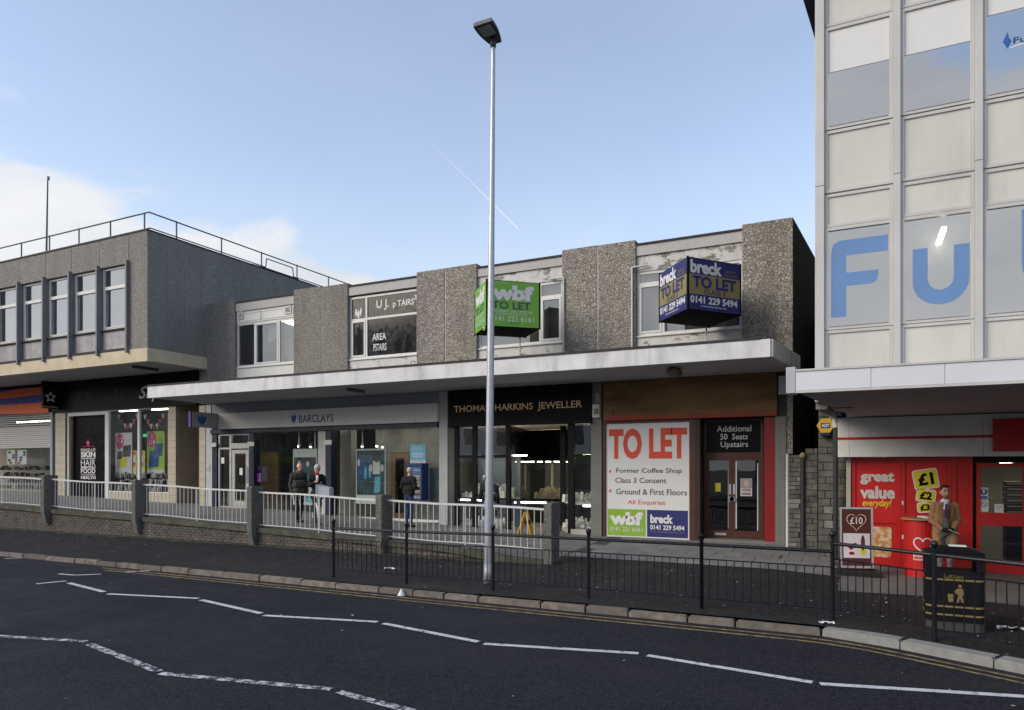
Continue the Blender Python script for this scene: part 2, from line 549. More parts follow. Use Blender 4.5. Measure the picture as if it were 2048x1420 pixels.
m_asph = asphalt('asphalt_road', (.030, .0312, .0395))
m_foot = asphalt('asphalt_footway', (.036, .036, .038), .6)
m_moss = M('moss_soil', (.030, .034, .017), .95, var=.5, scale=9, bump=.6, bscale=40)
m_ground = M('ground_dirt', (.06, .06, .058), .9)
m_kerb = M('kerb_granite', (.19, .165, .142), .85, var=.45, scale=7, bump=.8, bscale=40, objvar=.8)
m_kerb2 = M('kerb_concrete', (.235, .235, .225), .85, var=.15, scale=7, bump=.3, bscale=70)
m_white_line = worn_paint('white_road_paint', (.60, .61, .63), (.045, .047, .054), .38, .47)
m_white_worn = worn_paint('worn_white_road_paint', (.60, .61, .63), (.03, .032, .04), .48, .54)
m_yellow_line = worn_paint('yellow_road_paint', (.36, .27, .11), (.055, .052, .042), .40, .58)
m_slab = M('paving_slab', (.19, .19, .188), .8, var=.2, scale=2.2, bump=.2, bscale=60, objvar=.35)
m_joint = M('paving_bed', (.045, .045, .043), .9)
m_walk = gridded('walkway_paving', (.165, .162, .158), (.05, .05, .048), .62, .62, .025, .5, .8, vertical=False)
m_brick = M('dark_brick', (.115, .100, .092), .9, var=.38, scale=2.6, bump=.5, bscale=60, objvar=.6)
m_mortar = M('mortar', (.055, .052, .047), .95, var=.3, scale=8)
m_coping = M('mossy_coping', (.072, .072, .055), .95, var=.45, scale=4, bump=.5, bscale=40)
m_pier = aggregate('railing_pier_aggregate', 38, (.16, .155, .14), (.36, .35, .32), (.07, .07, .065), .10, .3)
m_rail_w = M('white_rail_paint', (.60, .60, .59), .5, var=.10, scale=14, streak=.25)
m_rail_b = M('black_gloss_paint', (.009, .010, .015), .3, var=.2, scale=6, spec=.35)
m_agg_big = aggregate('crazed_aggregate', 14, (.275, .252, .215), (.46, .43, .375), (.115, .105, .09), 0.075, 0.3)
m_agg_med = aggregate('exposed_aggregate', 27, (.25, .235, .205), (.45, .425, .38), (.12, .113, .10), 0.085, 0.3)
m_agg_fine = aggregate('fine_aggregate', 34, (.26, .25, .235), (.52, .50, .47), (.14, .135, .128), 0.1, 0.22)
m_agg_dark = aggregate('sooty_shaded_render', 24, (.03, .03, .03), (.085, .085, .08), (.018, .018, .018), 0.09, 0.3)  # near-black: soot, with the gable's shade put into the colour too
m_parapet = M('parapet_concrete', (.46, .455, .44), .9, var=.10, scale=30, bump=.6, bscale=120, streak=.3)
m_peel = peeled('peeling_paint', (.62, .615, .60), (.26, .245, .22), .50, .55)
m_peel2 = peeled('flaking_paint', (.66, .655, .64), (.27, .255, .23), .585, .62)
m_white = M('white_frame', (.64, .64, .63), .45, var=.06, scale=6, streak=.12)
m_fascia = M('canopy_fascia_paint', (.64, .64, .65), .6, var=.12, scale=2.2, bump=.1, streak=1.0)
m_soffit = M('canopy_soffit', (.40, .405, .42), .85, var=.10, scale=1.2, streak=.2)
m_felt = M('roof_felt', (.045, .045, .045), .9, var=.3, scale=5)
m_cream = M('cream_soffit_edge', (.56, .48, .34), .75, var=.10, scale=2, streak=.3)
m_fin = M('grey_metal_fin', (.17, .175, .18), .55, var=.15, scale=4)
m_spandrel = M('stained_sill_panel', (.35, .34, .35), .7, var=.2, scale=3, streak=.75)
m_rail_g = M('grey_tube_rail', (.10, .115, .13), .5, var=.15)
m_clad = M('pale_metal_cladding', (.60, .58, .545), .42, var=.05, scale=1.0, spec=.4, streak=.30, objvar=.14)
m_clad2 = M('pale_metal_mullion', (.53, .525, .515), .38, var=.06, scale=1.5, spec=.45, streak=.35, objvar=.10)
m_alu = M('canopy_metal', (.63, .645, .69), .35, var=.03, scale=1.5, spec=.5, streak=.08)
m_alu_d = M('aluminium_frame', (.50, .50, .49), .35, metal=.6, var=.05)
m_dark = M('dark_interior', (.02, .02, .022), .9)
m_room = M('room_wall', (.12, .115, .105), .9)
m_cream_wall = M('cream_room_wall', (.38, .36, .31), .9)
m_black = M('black_sign', (.006, .006, .007), .3, var=.2, scale=2, spec=.10)
m_blackm = M('black_frame', (.009, .009, .010), .5, var=.2, spec=.12)
m_blackb = M('black_box', (.008, .008, .009), .9, var=.2, spec=.1)
m_navy = M('navy_frame', (.014, .020, .045), .35, var=.1)
m_bank = M('bank_sign_panel', (.64, .63, .61), .5, var=.03, scale=1.5)
m_greyblue = M('grey_blue_band', (.25, .275, .315), .6, var=.05)
m_logo = M('logo_blue', (.022, .10, .34), .5, var=.03)
m_navytext = M('navy_lettering', (.018, .045, .14), .5, var=.03)
m_tile = M('cream_tile', (.47, .415, .325), .3, var=.07, scale=3, spec=.5)
m_tile_shade = M('shaded_tile', (.33, .27, .195), .3, var=.10, scale=3, spec=.5)  # cream tile darkened: the shade of the niche is in its colour
m_grout = M('grout', (.20, .18, .15), .9)
m_mosaic = gridded('grey_mosaic', (.115, .115, .110), (.24, .24, .23), .05, .05, .16, 0, .4)
m_wood = M('varnished_wood', (.075, .028, .019), .4, var=.15, scale=4)
m_oak = M('light_oak', (.33, .19, .08), .5, var=.15, scale=3)
m_red = M('red_panel', (.46, .014, .014), .4, var=.04, scale=1.5)
m_redd = M('dark_red_panel', (.23, .008, .010), .4, var=.06)
m_redtext = M('red_print', (.62, .075, .045), .6, var=.03)
m_gtext = M('grey_print', (.06, .062, .07), .6, var=.03)
m_paper = M('white_board', (.66, .67, .68), .5, var=.03, scale=1.2)
m_wprint = M('white_print', (.66, .66, .68), .6, var=.02)
m_green = M('lime_board', (.22, .40, .035), .5, var=.03)
m_green2 = M('green_board', (.155, .40, .045), .5, var=.03)
m_bnavy = M('blue_board', (.022, .028, .145), .45, var=.03)
m_purple = M('purple_print', (.055, .045, .10), .5, var=.03)
m_gold = M('olive_gold_board', (.25, .215, .085), .5, var=.04)
m_goldtext = M('gold_lettering', (.80, .55, .32), .5, var=.05)
m_yellow = M('yellow_plastic', (.62, .36, .025), .45, var=.06)
m_yel2 = M('yellow_print', (.60, .52, .03), .5, var=.03)
m_orange = M('orange_sign', (.72, .13, .018), .5, var=.03)
m_cobalt = M('cobalt_sign', (.025, .035, .22), .5, var=.03)
m_pink = M('magenta_print', (.60, .03, .20), .5, var=.03)
m_lime = M('lime_print', (.33, .50, .04), .5, var=.03)
m_cyan = M('cyan_print', (.14, .44, .60), .5, var=.04)
m_blueletter = M('blue_vinyl', (.125, .24, .47), .45, var=.05)
m_blind = M('white_blind', (.66, .66, .655), .5, var=.02, spec=.5)
m_sheet = M('curtain_cloth', (.55, .55, .50), .9, var=.08)
m_zinc = M('galvanised_pole', (.46, .48, .52), .42, metal=.55, var=.06, scale=8, streak=.12)
m_lampdark = M('lamp_head_grey', (.05, .055, .062), .45)
m_lens = M('lamp_lens', (.26, .28, .30), .2)
m_pipe_w = M('white_pipe', (.55, .55, .55), .45, streak=.2)
m_pipe_b = M('black_pipe', (.03, .031, .034), .5)
m_shutter = M('shutter_slat', (.40, .40, .40), .45, metal=.2, var=.06, scale=5)
m_steel = M('steel', (.50, .50, .51), .25, metal=.9, var=.05)
m_rubber = M('black_rubber', (.016, .016, .017), .8)
m_maroon = M('maroon_poster', (.075, .016, .018), .5, var=.1)
m_pale = M('pale_poster', (.62, .57, .60), .6)
m_plastic = M('grey_white_plastic', (.50, .51, .56), .45, var=.05)
m_litter = M('litter_paper', (.36, .36, .36), .9, var=.3, scale=20)
m_tube = EM('fluorescent_tube', (1.0, .93, .75), 11.0)
m_tubew = EM('display_strip_light', (.95, .97, 1.0), 9.0)
m_spot = EM('spot_lamp', (1.0, .85, .6), 14.0)
m_fill_goods = EM('goods_fill_panel', (1.0, .95, .85), 9.0)  # added glow for the jeweller's displays
m_panel = EM('bank_fill_panel', (1.0, .95, .86), 1.5)  # added glow for the bank interior
m_exit = EM('exit_sign', (.05, .5, .25), .6)
g_shop = glass('shop_glass', (.90, .93, .92), .035)
g_dark = M('black_window_film', (.010, .010, .014), .10, var=.3, spec=.22)
g_mir = glass('reflective_glass', (.62, .63, .62), .42)
g_mid = glass('upper_window_glass', (.70, .72, .72), .22)

# ------------------------------------------------------------------ ground, road, footway, kerb
g = MB(); g.add([(-1500, -1500, -.06), (1500, -1500, -.06), (1500, 1500, -.06), (-1500, 1500, -.06)], [(0, 1, 2, 3)])
g.build('ground', m_ground, kind='structure')
rd = MB()
xs = [-90 + i * .5 for i in range(0, 260)]
for i, x in enumerate(xs):
    rd.v += [(x, -4.5, 0), (x, YK(x) + .05, 0)]
    if i: rd.f.append((2 * i - 2, 2 * i, 2 * i + 1, 2 * i - 1))
rd.build('road', m_asph, kind='structure')

def sheet(name, m, xs, yfun0, yfun1, n, zf, **k):
    mb = MB()
    for i, x in enumerate(xs):
        a, b = yfun0(x), yfun1(x)
        for j in range(n + 1):
            y = a + (b - a) * j / n
            mb.v.append((x, y, zf(x, y)))
        if i:
            for j in range(n):
                p = (i - 1) * (n + 1) + j; q = i * (n + 1) + j
                mb.f.append((p, q, q + 1, p + 1))
    return mb.build(name, m, **k)
fx1 = [-60 + i * .6 for i in range(0, 91)] + [-5.95]
foot_l = sheet('footway', m_foot, fx1, lambda x: YK(x) + .13, lambda x: YW + .3, 8, PV, kind='structure')
fx2 = [-5.95 + i * .35 for i in range(0, 50)]
foot_r = sheet('pavement', m_foot, fx2, lambda x: YK(x) + .13, lambda x: 18.6, 14, PV, kind='structure')
wx = [-60 + i * .6 for i in range(0, 91)] + [-5.95]
walk = sheet('walkway', m_walk, wx, lambda x: YW + .02, lambda x: 18.6, 8, WK, kind='structure')
# strip of moss at the foot of the retaining wall
sheet('moss', m_moss, [-40 + i * .25 for i in range(0, 137)], lambda x: YW - .18 - .14 * abs(math.sin(x * 2.3) * math.sin(x * .71 + 1)) , lambda x: YW + .01, 2,
      lambda x, y: PV(x, y) + .006 + .012 * abs(math.sin(x * 7)) * (1 if y > YW - .1 else .2), kind='stuff', label='low dark moss along the foot of the brick retaining wall')

kerb = thing('kerb', None, None, (-6, 10.5, 0), kind='structure')
x = -46.0
while x < 6.5:
    L = random.uniform(.62, 1.25) if x < -.7 else .92
    x1 = x + L - (.03 if x < -.8 else .014)
    new = x > -1.0
    y0, y1 = YK(x), YK(x1)
    dy = random.uniform(-.012, .012) if not new else 0
    dzz = random.uniform(-.008, .010) if not new else .012
    wd = .14 if not new else .30
    d = Vector((x1 - x, y1 - y0, 0)).normalized(); nrm = Vector((-d.y, d.x, 0))
    a = Vector((x, y0 + dy, 0)); b = Vector((x1, y1 + dy, 0))
    bm = bmesh.new()
    bmesh.ops.create_cube(bm, size=1)
    zt = .10 + dzz
    for v in bm.verts:
        e = a if v.co.x < 0 else b
        p = e + nrm * (wd if v.co.y > 0 else 0)
        v.co = Vector((p.x, p.y, zt if v.co.z > 0 else -.05))
    bmesh.ops.bevel(bm, geom=[e for e in bm.edges if all(v.co.z > .02 for v in e.verts)], offset=.018, segments=2, affect='EDGES')
    MB().bm(bm).build('kerb_stone', m_kerb2 if new else m_kerb, kerb)
    x += L

# painted lines
def stripe(name, m, p, q, wd, z=.004):
    p, q = Vector((*p, z)), Vector((*q, z))
    d = (q - p).normalized(); n = Vector((-d.y, d.x, 0)) * (wd / 2)
    return MB().add([p - n, q - n, q + n, p + n], [(0, 1, 2, 3)]).build(name, m, None, norm=False, kind='structure')
for a, b, c, d in ((72, 1168, 133, 1162), (137, 1166, 208, 1184), (215, 1188, 397, 1197), (402, 1200, 522, 1227), (527, 1231, 755, 1244),
                   (767, 1247, 957, 1284), (968, 1288, 1277, 1307), (1295, 1311, 1625, 1365), (1640, 1368, 2060, 1394)):
    stripe('zigzag_marking', m_white_line, GP(a, b), GP(c, d), .105)
for a, b, c, d in ((-60, 1269, 172, 1283), (177, 1288, 317, 1343), (320, 1347, 663, 1379), (676, 1384, 860, 1432)):
    stripe('zigzag_marking', m_white_worn, GP(a, b), GP(c, d), .11)
for a, b, c, d in ((118, 1148, 150, 1150.5), (151, 1150.5, 202, 1148.5), (248, 1144.5, 300, 1141.5), (8, 1117.5, 60, 1115.5)):
    stripe('bay_marking', m_white_line, GP(a, b), GP(c, d), .09)
def kline(off, x0, x1):
    mb = MB(); n = 0
    xx = x0
    while xx <= x1:
        mb.v += [(xx, YK(xx) - off, .0045), (xx, YK(xx) - off - .07, .0045)]
        if n: mb.f.append((2 * n - 2, 2 * n, 2 * n + 1, 2 * n - 1))
        n += 1; xx += .3
    mb.build('yellow_line', m_yellow_line, kind='structure')
kline(.20, -15.6, 6.0)
kline(.40, -15.2, 6.0)

# paving slabs in front of the jeweller and the empty unit
bedm = sheet('paving_bed', m_joint, [-5.9 + i * .4 for i in range(0, 15)] , lambda x: 14.55, lambda x: 18.5, 8, lambda x, y: PV(x, y) + .004, kind='structure')
slab_mesh = None
row = 0
y = 14.6
while y < 18.2:
    x = -5.85 + (.3 if row % 2 else 0)
    while x < -.6:
        x1 = min(x + .6, -.35)
        if x1 - x > .2:
            zs = [PV(x, y), PV(x1 - .012, y), PV(x1 - .012, y + .588), PV(x, y + .588)]
            j = random.uniform(0, .006)
            mb = MB().hexa([(x, y, zs[0] - .02), (x1 - .012, y, zs[1] - .02), (x1 - .012, y + .588, zs[2] - .02), (x, y + .588, zs[3] - .02),
                            (x, y, zs[0] + .009 + j), (x1 - .012, y, zs[1] + .009 + j), (x1 - .012, y + .588, zs[2] + .009 + j), (x, y + .588, zs[3] + .009 + j)])
            mb.build('paving_slab', m_slab, bedm)
        x += .6
    y += .6; row += 1

# ------------------------------------------------------------------ retaining wall
rw = thing('retaining_wall', 'dark brick retaining wall with mossy concrete coping carrying the raised walkway', 'wall', (-16, YW, .2))
def ctop(x): return WK(x, YW)
mb = MB()
xs = [-40 + i * .5 for i in range(0, 69)] + [-5.95]
for i, x in enumerate(xs):
    mb.v += [(x, YW + .012, -.02), (x, YW + .26, -.02), (x, YW + .26, ctop(x) - .10), (x, YW + .012, ctop(x) - .10)]
    if i:
        p, q = 4 * i - 4, 4 * i
        for j in range(4):
            mb.f.append((p + j, q + j, q + (j + 1) % 4, p + (j + 1) % 4))
mb.f += [(0, 1, 2, 3), tuple(4 * len(xs) - 4 + j for j in (3, 2, 1, 0))]
mb.build('wall_core', m_mortar, rw)
proto = MB().cbox(-.107, .107, 0, .05, 0, .062, .005)
bricks = []
course = 0
z = .13
while z < 1.2:
    x = -38 + (.1125 if course % 2 else 0)
    while x < -6.1:
        zt = ctop(x) - .115
        if z + .06 < zt and z > PV(x, YW) - .06:
            bricks.append((x, z))
        x += .225
    z += .073; course += 1
bricks.sort(key=lambda b: -b[0])
first = None
rest = MB()
for i, (x, z) in enumerate(bricks):
    yy = YW + random.uniform(-.006, .005)
    if i < 295:
        if first is None:
            first = MB().add(proto.v, proto.f).build('brick', m_brick, rw)
            first.location = Vector((x, yy + .025, z)) - WLOC[rw.name]
        else:
            inst(first, (x, yy + .025, z), rw)
    else:
        rest.add([(v[0] + x, v[1] + yy, v[2] + z) for v in proto.v], proto.f)
if rest.v:
    rest.build('brick_courses', m_brick, rw, kind='stuff')
PIER_PX = [-95, 91, 273, 504, 762, 1099]
PIER_X = [XF(p, YW - .1) for p in PIER_PX]
for a, b in zip([-40] + PIER_X[:-1], PIER_X):
    n = max(2, int((b - a) / .8)); mb = MB()
    for i in range(n + 1):
        x = a + .10 + (b - a - .20) * i / n; t = ctop(x)
        mb.v += [(x, YW - .05, t - .12), (x, YW + .30, t - .12), (x, YW + .30, t + .012), (x, YW - .05, t + .012)]
        if i:
            p, q = 4 * i - 4, 4 * i
            for j in range(4): mb.f.append((p + j, q + j, q + (j + 1) % 4, p + (j + 1) % 4))
    mb.f += [(0, 1, 2, 3), tuple(4 * n + j for j in (3, 2, 1, 0))]
    mb.build('coping', m_coping, rw)

# ------------------------------------------------------------------ white railings and their concrete piers
PIER_LAB = ['beyond the shuttered shop', 'outside the black shop doorway', 'in front of the shop window with posters', 'in front of the bank entrance', 'in front of the big bank window', 'at the low end of the ramp before the jeweller']
for X, lab in zip(PIER_X, PIER_LAB):
    a = A(X); hw = .085
    ptop = a + 1.10
    poly = [(YW - .20, ptop - .03), (YW - .17, ptop), (YW + .24, ptop), (YW + .24, a - .03), (YW + .0, a - .13), (YW - .02, a - .46), (YW - .12, a - .46), (YW - .20, a - .08)]
    if X > -7:
        poly = [(YW - .20, ptop - .03), (YW - .17, ptop), (YW + .24, ptop), (YW + .24, .20), (YW - .20, .20)]
    elif X > -11:
        poly = [(p, max(q, PV(X, YW) - .03)) for p, q in poly]
    MB().prism(poly, 'x', X - hw, X + hw).build('railing_pier', m_pier, None, label='speckled concrete railing pier ' + lab, cat='pier', group='concrete piers of the white railing')
BAY_LAB = ['white steel railing in front of the half shuttered shop', 'white steel railing in front of the black shop doorway', 'white steel railing between the poster window and the bank entrance', 'white steel railing behind which the couple walks past the bank', 'white steel railing between the cash machine and the low end of the ramp']
bar_mesh = None
for (a, b), lab in zip(zip(PIER_X, PIER_X[1:]), BAY_LAB):
    x0, x1 = a + .10, b - .10
    R = thing('white_railing', lab, 'railing', ((x0 + x1) / 2, YW + .05, A((x0 + x1) / 2)), 'white railings of the raised walkway')
    def rail(dz, hgt, dep, name):
        n = 6; mb = MB()
        for i in range(n + 1):
            x = x0 + (x1 - x0) * i / n; zz = A(x) + dz + (.012 * math.sin(i * 1.3 + a))
            mb.v += [(x, YW + .05 - dep, zz), (x, YW + .05 + dep, zz), (x, YW + .05 + dep, zz + hgt), (x, YW + .05 - dep, zz + hgt)]
            if i:
                p, q = 4 * i - 4, 4 * i
                for j in range(4): mb.f.append((p + j, q + j, q + (j + 1) % 4, p + (j + 1) % 4))
        mb.f += [(0, 1, 2, 3), tuple(4 * n + j for j in (3, 2, 1, 0))]
        mb.build(name, m_rail_w, R)
    rail(.935, .045, .025, 'top_rail')
    rail(.085, .018, .018, 'bottom_rail')
    n = max(3, int((x1 - x0) / .155))
    for i in range(1, n):
        x = x0 + (x1 - x0) * i / n
        zz = A(x) + .09
        if bar_mesh is None:
            bar_mesh = MB().tube((x, YW + .05, zz), (x, YW + .05, zz + .87), .0105, n=6).build('bar', m_rail_w, R)
        else:
            inst(bar_mesh, (x, YW + .05, zz), R, rot=(random.uniform(-.006, .006), random.uniform(-.008, .008), 0))
    xm = (x0 + x1) / 2 + .05
    MB().tube((xm, YW + .05, ctop(xm) - .02), (xm, YW + .05, A(xm) + .96), .016, n=6).build('stay', m_rail_w, R)

# ------------------------------------------------------------------ black guard rails at the kerb
bb = None; pm = None
def guard_post(p, h, R, lean=0):
    global pm
    g0 = PV(*p)
    mb = MB()
    mb.tube((p[0], p[1], g0 - .02), (p[0], p[1], g0 + h), .030, n=10)
    mb.tube((p[0], p[1], g0 + h - .10), (p[0], p[1], g0 + h - .06), .040, n=10)
    mb.tube((p[0], p[1], g0 + h), (p[0], p[1], g0 + h + .015), .038, n=10)
    po = mb.build('post', m_rail_b, R, smooth=False)
    MB().ball((p[0], p[1], g0 + h + .055), .046, 12, 8).build('finial', m_rail_b, po, smooth=True)
def guard(p, q, h, lab, last=False, grp='black guard rails along the kerb'):
    global bb
    p, q = Vector(p), Vector(q)
    gp, gq = PV(*p), PV(*q)
    R = thing('guard_rail', lab, 'railing', ((p.x + q.x) / 2, (p.y + q.y) / 2, min(gp, gq)), grp)
    guard_post(p, h, R)
    if last: guard_post(q, h, R)
    def P(t, z): 
        v = p + (q - p) * t
        return (v.x, v.y, gp + (gq - gp) * t + z)
    MB().tube(P(0, h - .08), P(1, h - .08), .026, n=10).build('top_rail', m_rail_b, R)
    MB().tube(P(0, h - .30), P(1, h - .30), .010, n=6).build('upper_bar_rail', m_rail_b, R)
    MB().tube(P(0, .16), P(1, .16), .010, n=6).build('lower_bar_rail', m_rail_b, R)
    n = max(6, int((q - p).length / .115))
    L = h - .46
    for i in range(1, n):
        c = P(i / n, .16)
        o = None
        if bb is None:
            bb = MB().tube((c[0], c[1], c[2]), (c[0], c[1], c[2] + 1.0), .0075, n=6).build('bar', m_rail_b, R)
            o = bb
        else:
            o = inst(bb, c, R, rot=(random.uniform(-.008, .008), random.uniform(-.008, .008), 0))
        o.scale = (1, 1, L)
YR = 10.95
gx = [XF(p, YR) for p in (667, 813, 986, 1177, 1403)]
gx.append(-.32)
glab = ['black guard rail section starting at the end post opposite the bank window', 'black guard rail section ending behind the tall lamp post', 'black guard rail section just past the lamp post by the jeweller', 'black guard rail section in front of the white to let board', 'black guard rail section in front of the brown double doors']
for a, b, l in zip(gx, gx[1:], glab):
    guard((a, YR), (b, YR), 1.06, l, last=(l == glab[-2]))
guard((-.32, 11.0), (.87, 10.28), 1.17, 'taller black guard rail section in front of the sandwich board and litter bin')
guard((.87, 10.28), (2.05, 9.5), 1.17, 'taller black guard rail section running on past the litter bin', last=True)

# ------------------------------------------------------------------ street lamp
lx, ly = GP(977, 1166, .15)
lz = PV(lx, ly)
lamp = thing('street_lamp', 'tall slender galvanised street lamp with flat dark head', 'street lamp', (lx, ly, lz))
mb = MB(); nseg = 10; nr = 20
for i in range(nseg + 1):
    t = i / nseg; r_ = .088 - .050 * t
    for j in range(nr):
        q = 2 * math.pi * j / nr
        mb.v.append((lx + .10 * t + r_ * math.cos(q), ly + r_ * math.sin(q), lz + 10.02 * t))
    if i:
        for j in range(nr):
            mb.f.append(((i - 1) * nr + j, (i - 1) * nr + (j + 1) % nr, i * nr + (j + 1) % nr, i * nr + j))
mb.build('pole', m_zinc, lamp, smooth=True)
MB().tube((lx, ly, lz - .02), (lx + .004, ly, lz + .36), .095, .093, 20).build('base_sleeve', M('weathered_zinc', (.34, .35, .36), .55, metal=.4), lamp, smooth=True)
for zz in (1.98, 4.75):
    o = MB().tube((lx - .07, ly - .075, lz + zz), (lx - .05, ly - .055, lz + zz), .035, .035, 14).build('cover_plug', m_paper, lamp)
    MB().tube((lx - .078, ly - .083, lz + zz), (lx - .068, ly - .073, lz + zz), .015, .015, 10).build('plug_screw', m_black, o)
tx, ty, tz = lx + .10, ly, lz + 10.0
MB().tube((tx, ty, tz - .02), (tx, ty, tz + .14), .05, .062, 14).build('spigot', m_lampdark, lamp, smooth=True)
# head: a shallow tray pointing over the road
out = []
for i in range(13):
    t = i / 12
    yy = .12 - .54 * t
    hw = .115 + .085 * math.sin(min(1, t * 1.05) * math.pi * .62)
    out.append((hw, yy))
mb = MB()
top = []; bot = []
for hw, yy in out:
    tl = .07 * (.12 - yy) / .54
    mb.v += [(tx - hw, ty + yy, tz + .12 + tl), (tx + hw, ty + yy, tz + .12 + tl), (tx + hw * .93, ty + yy, tz + .185 + tl), (tx - hw * .93, ty + yy, tz + .185 + tl)]
for i in range(12):
    p, q = 4 * i, 4 * i + 4
    for j in range(4): mb.f.append((p + j, q + j, q + (j + 1) % 4, p + (j + 1) % 4))
mb.f += [(0, 1, 2, 3), (51, 50, 49, 48)]
hd = mb.build('lamp_head', m_lampdark, lamp)
MB().hexa([(tx - .13, ty - .36, tz + .170), (tx + .13, ty - .36, tz + .170), (tx + .13, ty - .12, tz + .138), (tx - .13, ty - .12, tz + .138),
           (tx - .13, ty - .36, tz + .20), (tx + .13, ty - .36, tz + .20), (tx + .13, ty - .12, tz + .165), (tx - .13, ty - .12, tz + .165)]).build('lens', m_lens, hd)

# ------------------------------------------------------------------ the two storey shop building in the middle
YF = 18.0
zpar = ZF(977, 533, YF); zpier = ZF(1535, 441, YF)
ZS0, ZS1 = 4.60, 4.975
XL, XR = XF(413, YF), XF(1586, YF)
main = thing('shop_building', 'low two storey shop row with crazed aggregate piers and white canopy', 'building', ((XL + XR) / 2, YF, .4))
xb = lambda px: XF(px, YF)
mats_p = [m_agg_fine, m_agg_med, m_agg_big, m_agg_big, m_agg_big]
mats_p = [m_agg_med, m_agg_med, m_agg_big, m_agg_big, m_agg_big]
for (a, b, j), mt in zip(((413, 469, None), (587, 695, 643), (833, 953, 890), (1124, 1271, 1195), (1484, 1586, None)), mats_p):
    edges = [xb(a), xb(b)] if j is None else [xb(a), xb(j) - .012, xb(j) + .012, xb(b)]
    for k in range(0, len(edges), 2):
        dzp = random.uniform(-.02, .02)
        MB().cbox(edges[k], edges[k + 1], YF, YF + .34, ZS1 - .1, zpier + dzp, .012).build('pier', mt, main)
    if j is not None:
        box('pier_joint', m_white, main, xb(j) - .012, xb(j) + .012, YF + .02, YF + .3, ZS1 - .1, zpier - .04)
WY = YF + .12
bays = [  # px left, px right, rows at the left edge: band bottom, window top, window bottom
    (469, 587, 623, 647, 735), (695, 833, 591, 594, 719), (953, 1124, 553, 580, 697), (1271, 1484, 511, 543, 672)]
wins = []
for k, (a, b, yb_, yt, ys) in enumerate(bays):
    x0, x1 = xb(a), xb(b)
    zb, zt, zs = ZF(a, yb_, YF), ZF(a, yt, YF), ZF(a, ys, YF)
    box('parapet_band', m_parapet, main, x0 + .003, x1 - .003, YF + .05, YF + .30, zb, zpar)
    box('parapet_flashing', m_felt, main, x0 + .003, x1 - .003, YF + .02, YF + .42, zpar, zpar + .05)
    if zb - zt > .1:
        box('head_panel', m_white if k == 0 else m_peel, main, x0 + .004, x1 - .004, YF + .10, YF + .26, zt + .001, zb - .001)
    box('sill_panel', (m_white, m_peel2, m_peel2, m_peel2)[k], main, x0 + .004, x1 - .004, YF + .09, YF + .26, ZS1 - .1, zs - .04)
    cbox('window_sill', m_white, main, x0 + .004, x1 - .004, YF + .05, YF + .28, zs - .039, zs, .006)
    f = MB().frame(x0 + .005, x1 - .005, zs + .001, zt, WY, WY + .09, .07)
    mul = {0: (504.5, 553), 1: (728,), 2: (1077,), 3: (1324,)}[k]
    mx = [xb(p) for p in mul]
    for m_ in mx: f.box(m_ - .035, m_ + .035, WY - .002, WY + .088, zs + .071, zt - .071)
    spans = [x0 + .075] + [q for m_ in mx for q in (m_ - .036, m_ + .036)] + [x1 - .075]
    spans = list(zip(spans[::2], spans[1::2]))
    zi0, zi1 = zs + .07, zt - .07
    tr = {0: None, 1: ZF(696, 640, YF), 2: ZF(1080, 593, YF), 3: ZF(1277, 567, YF)}[k]
    lights = []
    for i, (p, q) in enumerate(spans):
        if tr and (k == 1 or (k == 2 and i == 1) or (k == 3 and i == 0)):
            f.box(p + .001, q - .001, WY + .003, WY + .085, tr - .035, tr + .035)
            lights += [(p, q, zi0, tr - .036), (p, q, tr + .036, zi1)]
        else:
            lights.append((p, q, zi0, zi1))
    W = f.build('window', m_white, main)
    for i, (p, q, c, d) in enumerate(lights):
        opener = (k == 0 and i == 1) or (k in (1,) and i == 0) or (k == 2 and i == 1) or (k == 3 and i == 0)
        if opener:
            MB().frame(p + .002, q - .002, c + .002, d - .002, WY - .015, WY + .05, .055).build('casement', m_white, W)
        gm = (g_mid, g_dark, g_mid, g_mid)[k]
        box('pane', gm, W, p + .004, q - .004, WY + .03, WY + .036, c + .003, d - .003)
    wins.append((x0, x1, zs, zt, tr, spans))
# small ventilator grilles and the rainwater pipes beside the windows
x0, x1, zs, zt, tr, sp = wins[0]
for px_, py_ in ((482, 631), (577, 620)):
    xx, zz = XF(px_, YF + .1), ZF(px_, py_, YF + .1)
    v = MB().frame(xx - .14, xx + .14, zz - .13, zz + .13, YF + .06, YF + .10, .03).build('vent', m_white, main)
    box('vent_back', m_dark, v, xx - .10, xx + .10, YF + .094, YF + .099, zz - .10, zz + .10)
    for i in range(5):
        box('vent_slat', m_white, v, xx - .108, xx + .108, YF + .07, YF + .09, zz - .095 + i * .042, zz - .078 + i * .042)
for i in (0, 1):
    xa = sp[0][0] if i == 0 else sp[1][0] + .2
    xe = xa + 1.15 if i == 0 else x1 - .1
    MB().frame(xa + .02, xe, zt + .06, zt + .36, YF + .085, YF + .10, .03).build('panel_bead', m_white, main)
for px_, py0, py1, dirx in ((1127, 555, 706, -1), (1264, 535, 696, 1)):
    xx = XF(px_, YF - .04); z0_, z1_ = ZF(px_, py1, YF - .04) - .15, ZF(px_, py0, YF - .04)
    MB().path([(xx, YF - .035, z0_), (xx, YF - .035, z1_), (xx + dirx * .42, YF - .035 + .06, z1_ + .03)], .028, 8).build('rainwater_pipe', m_pipe_w, main)
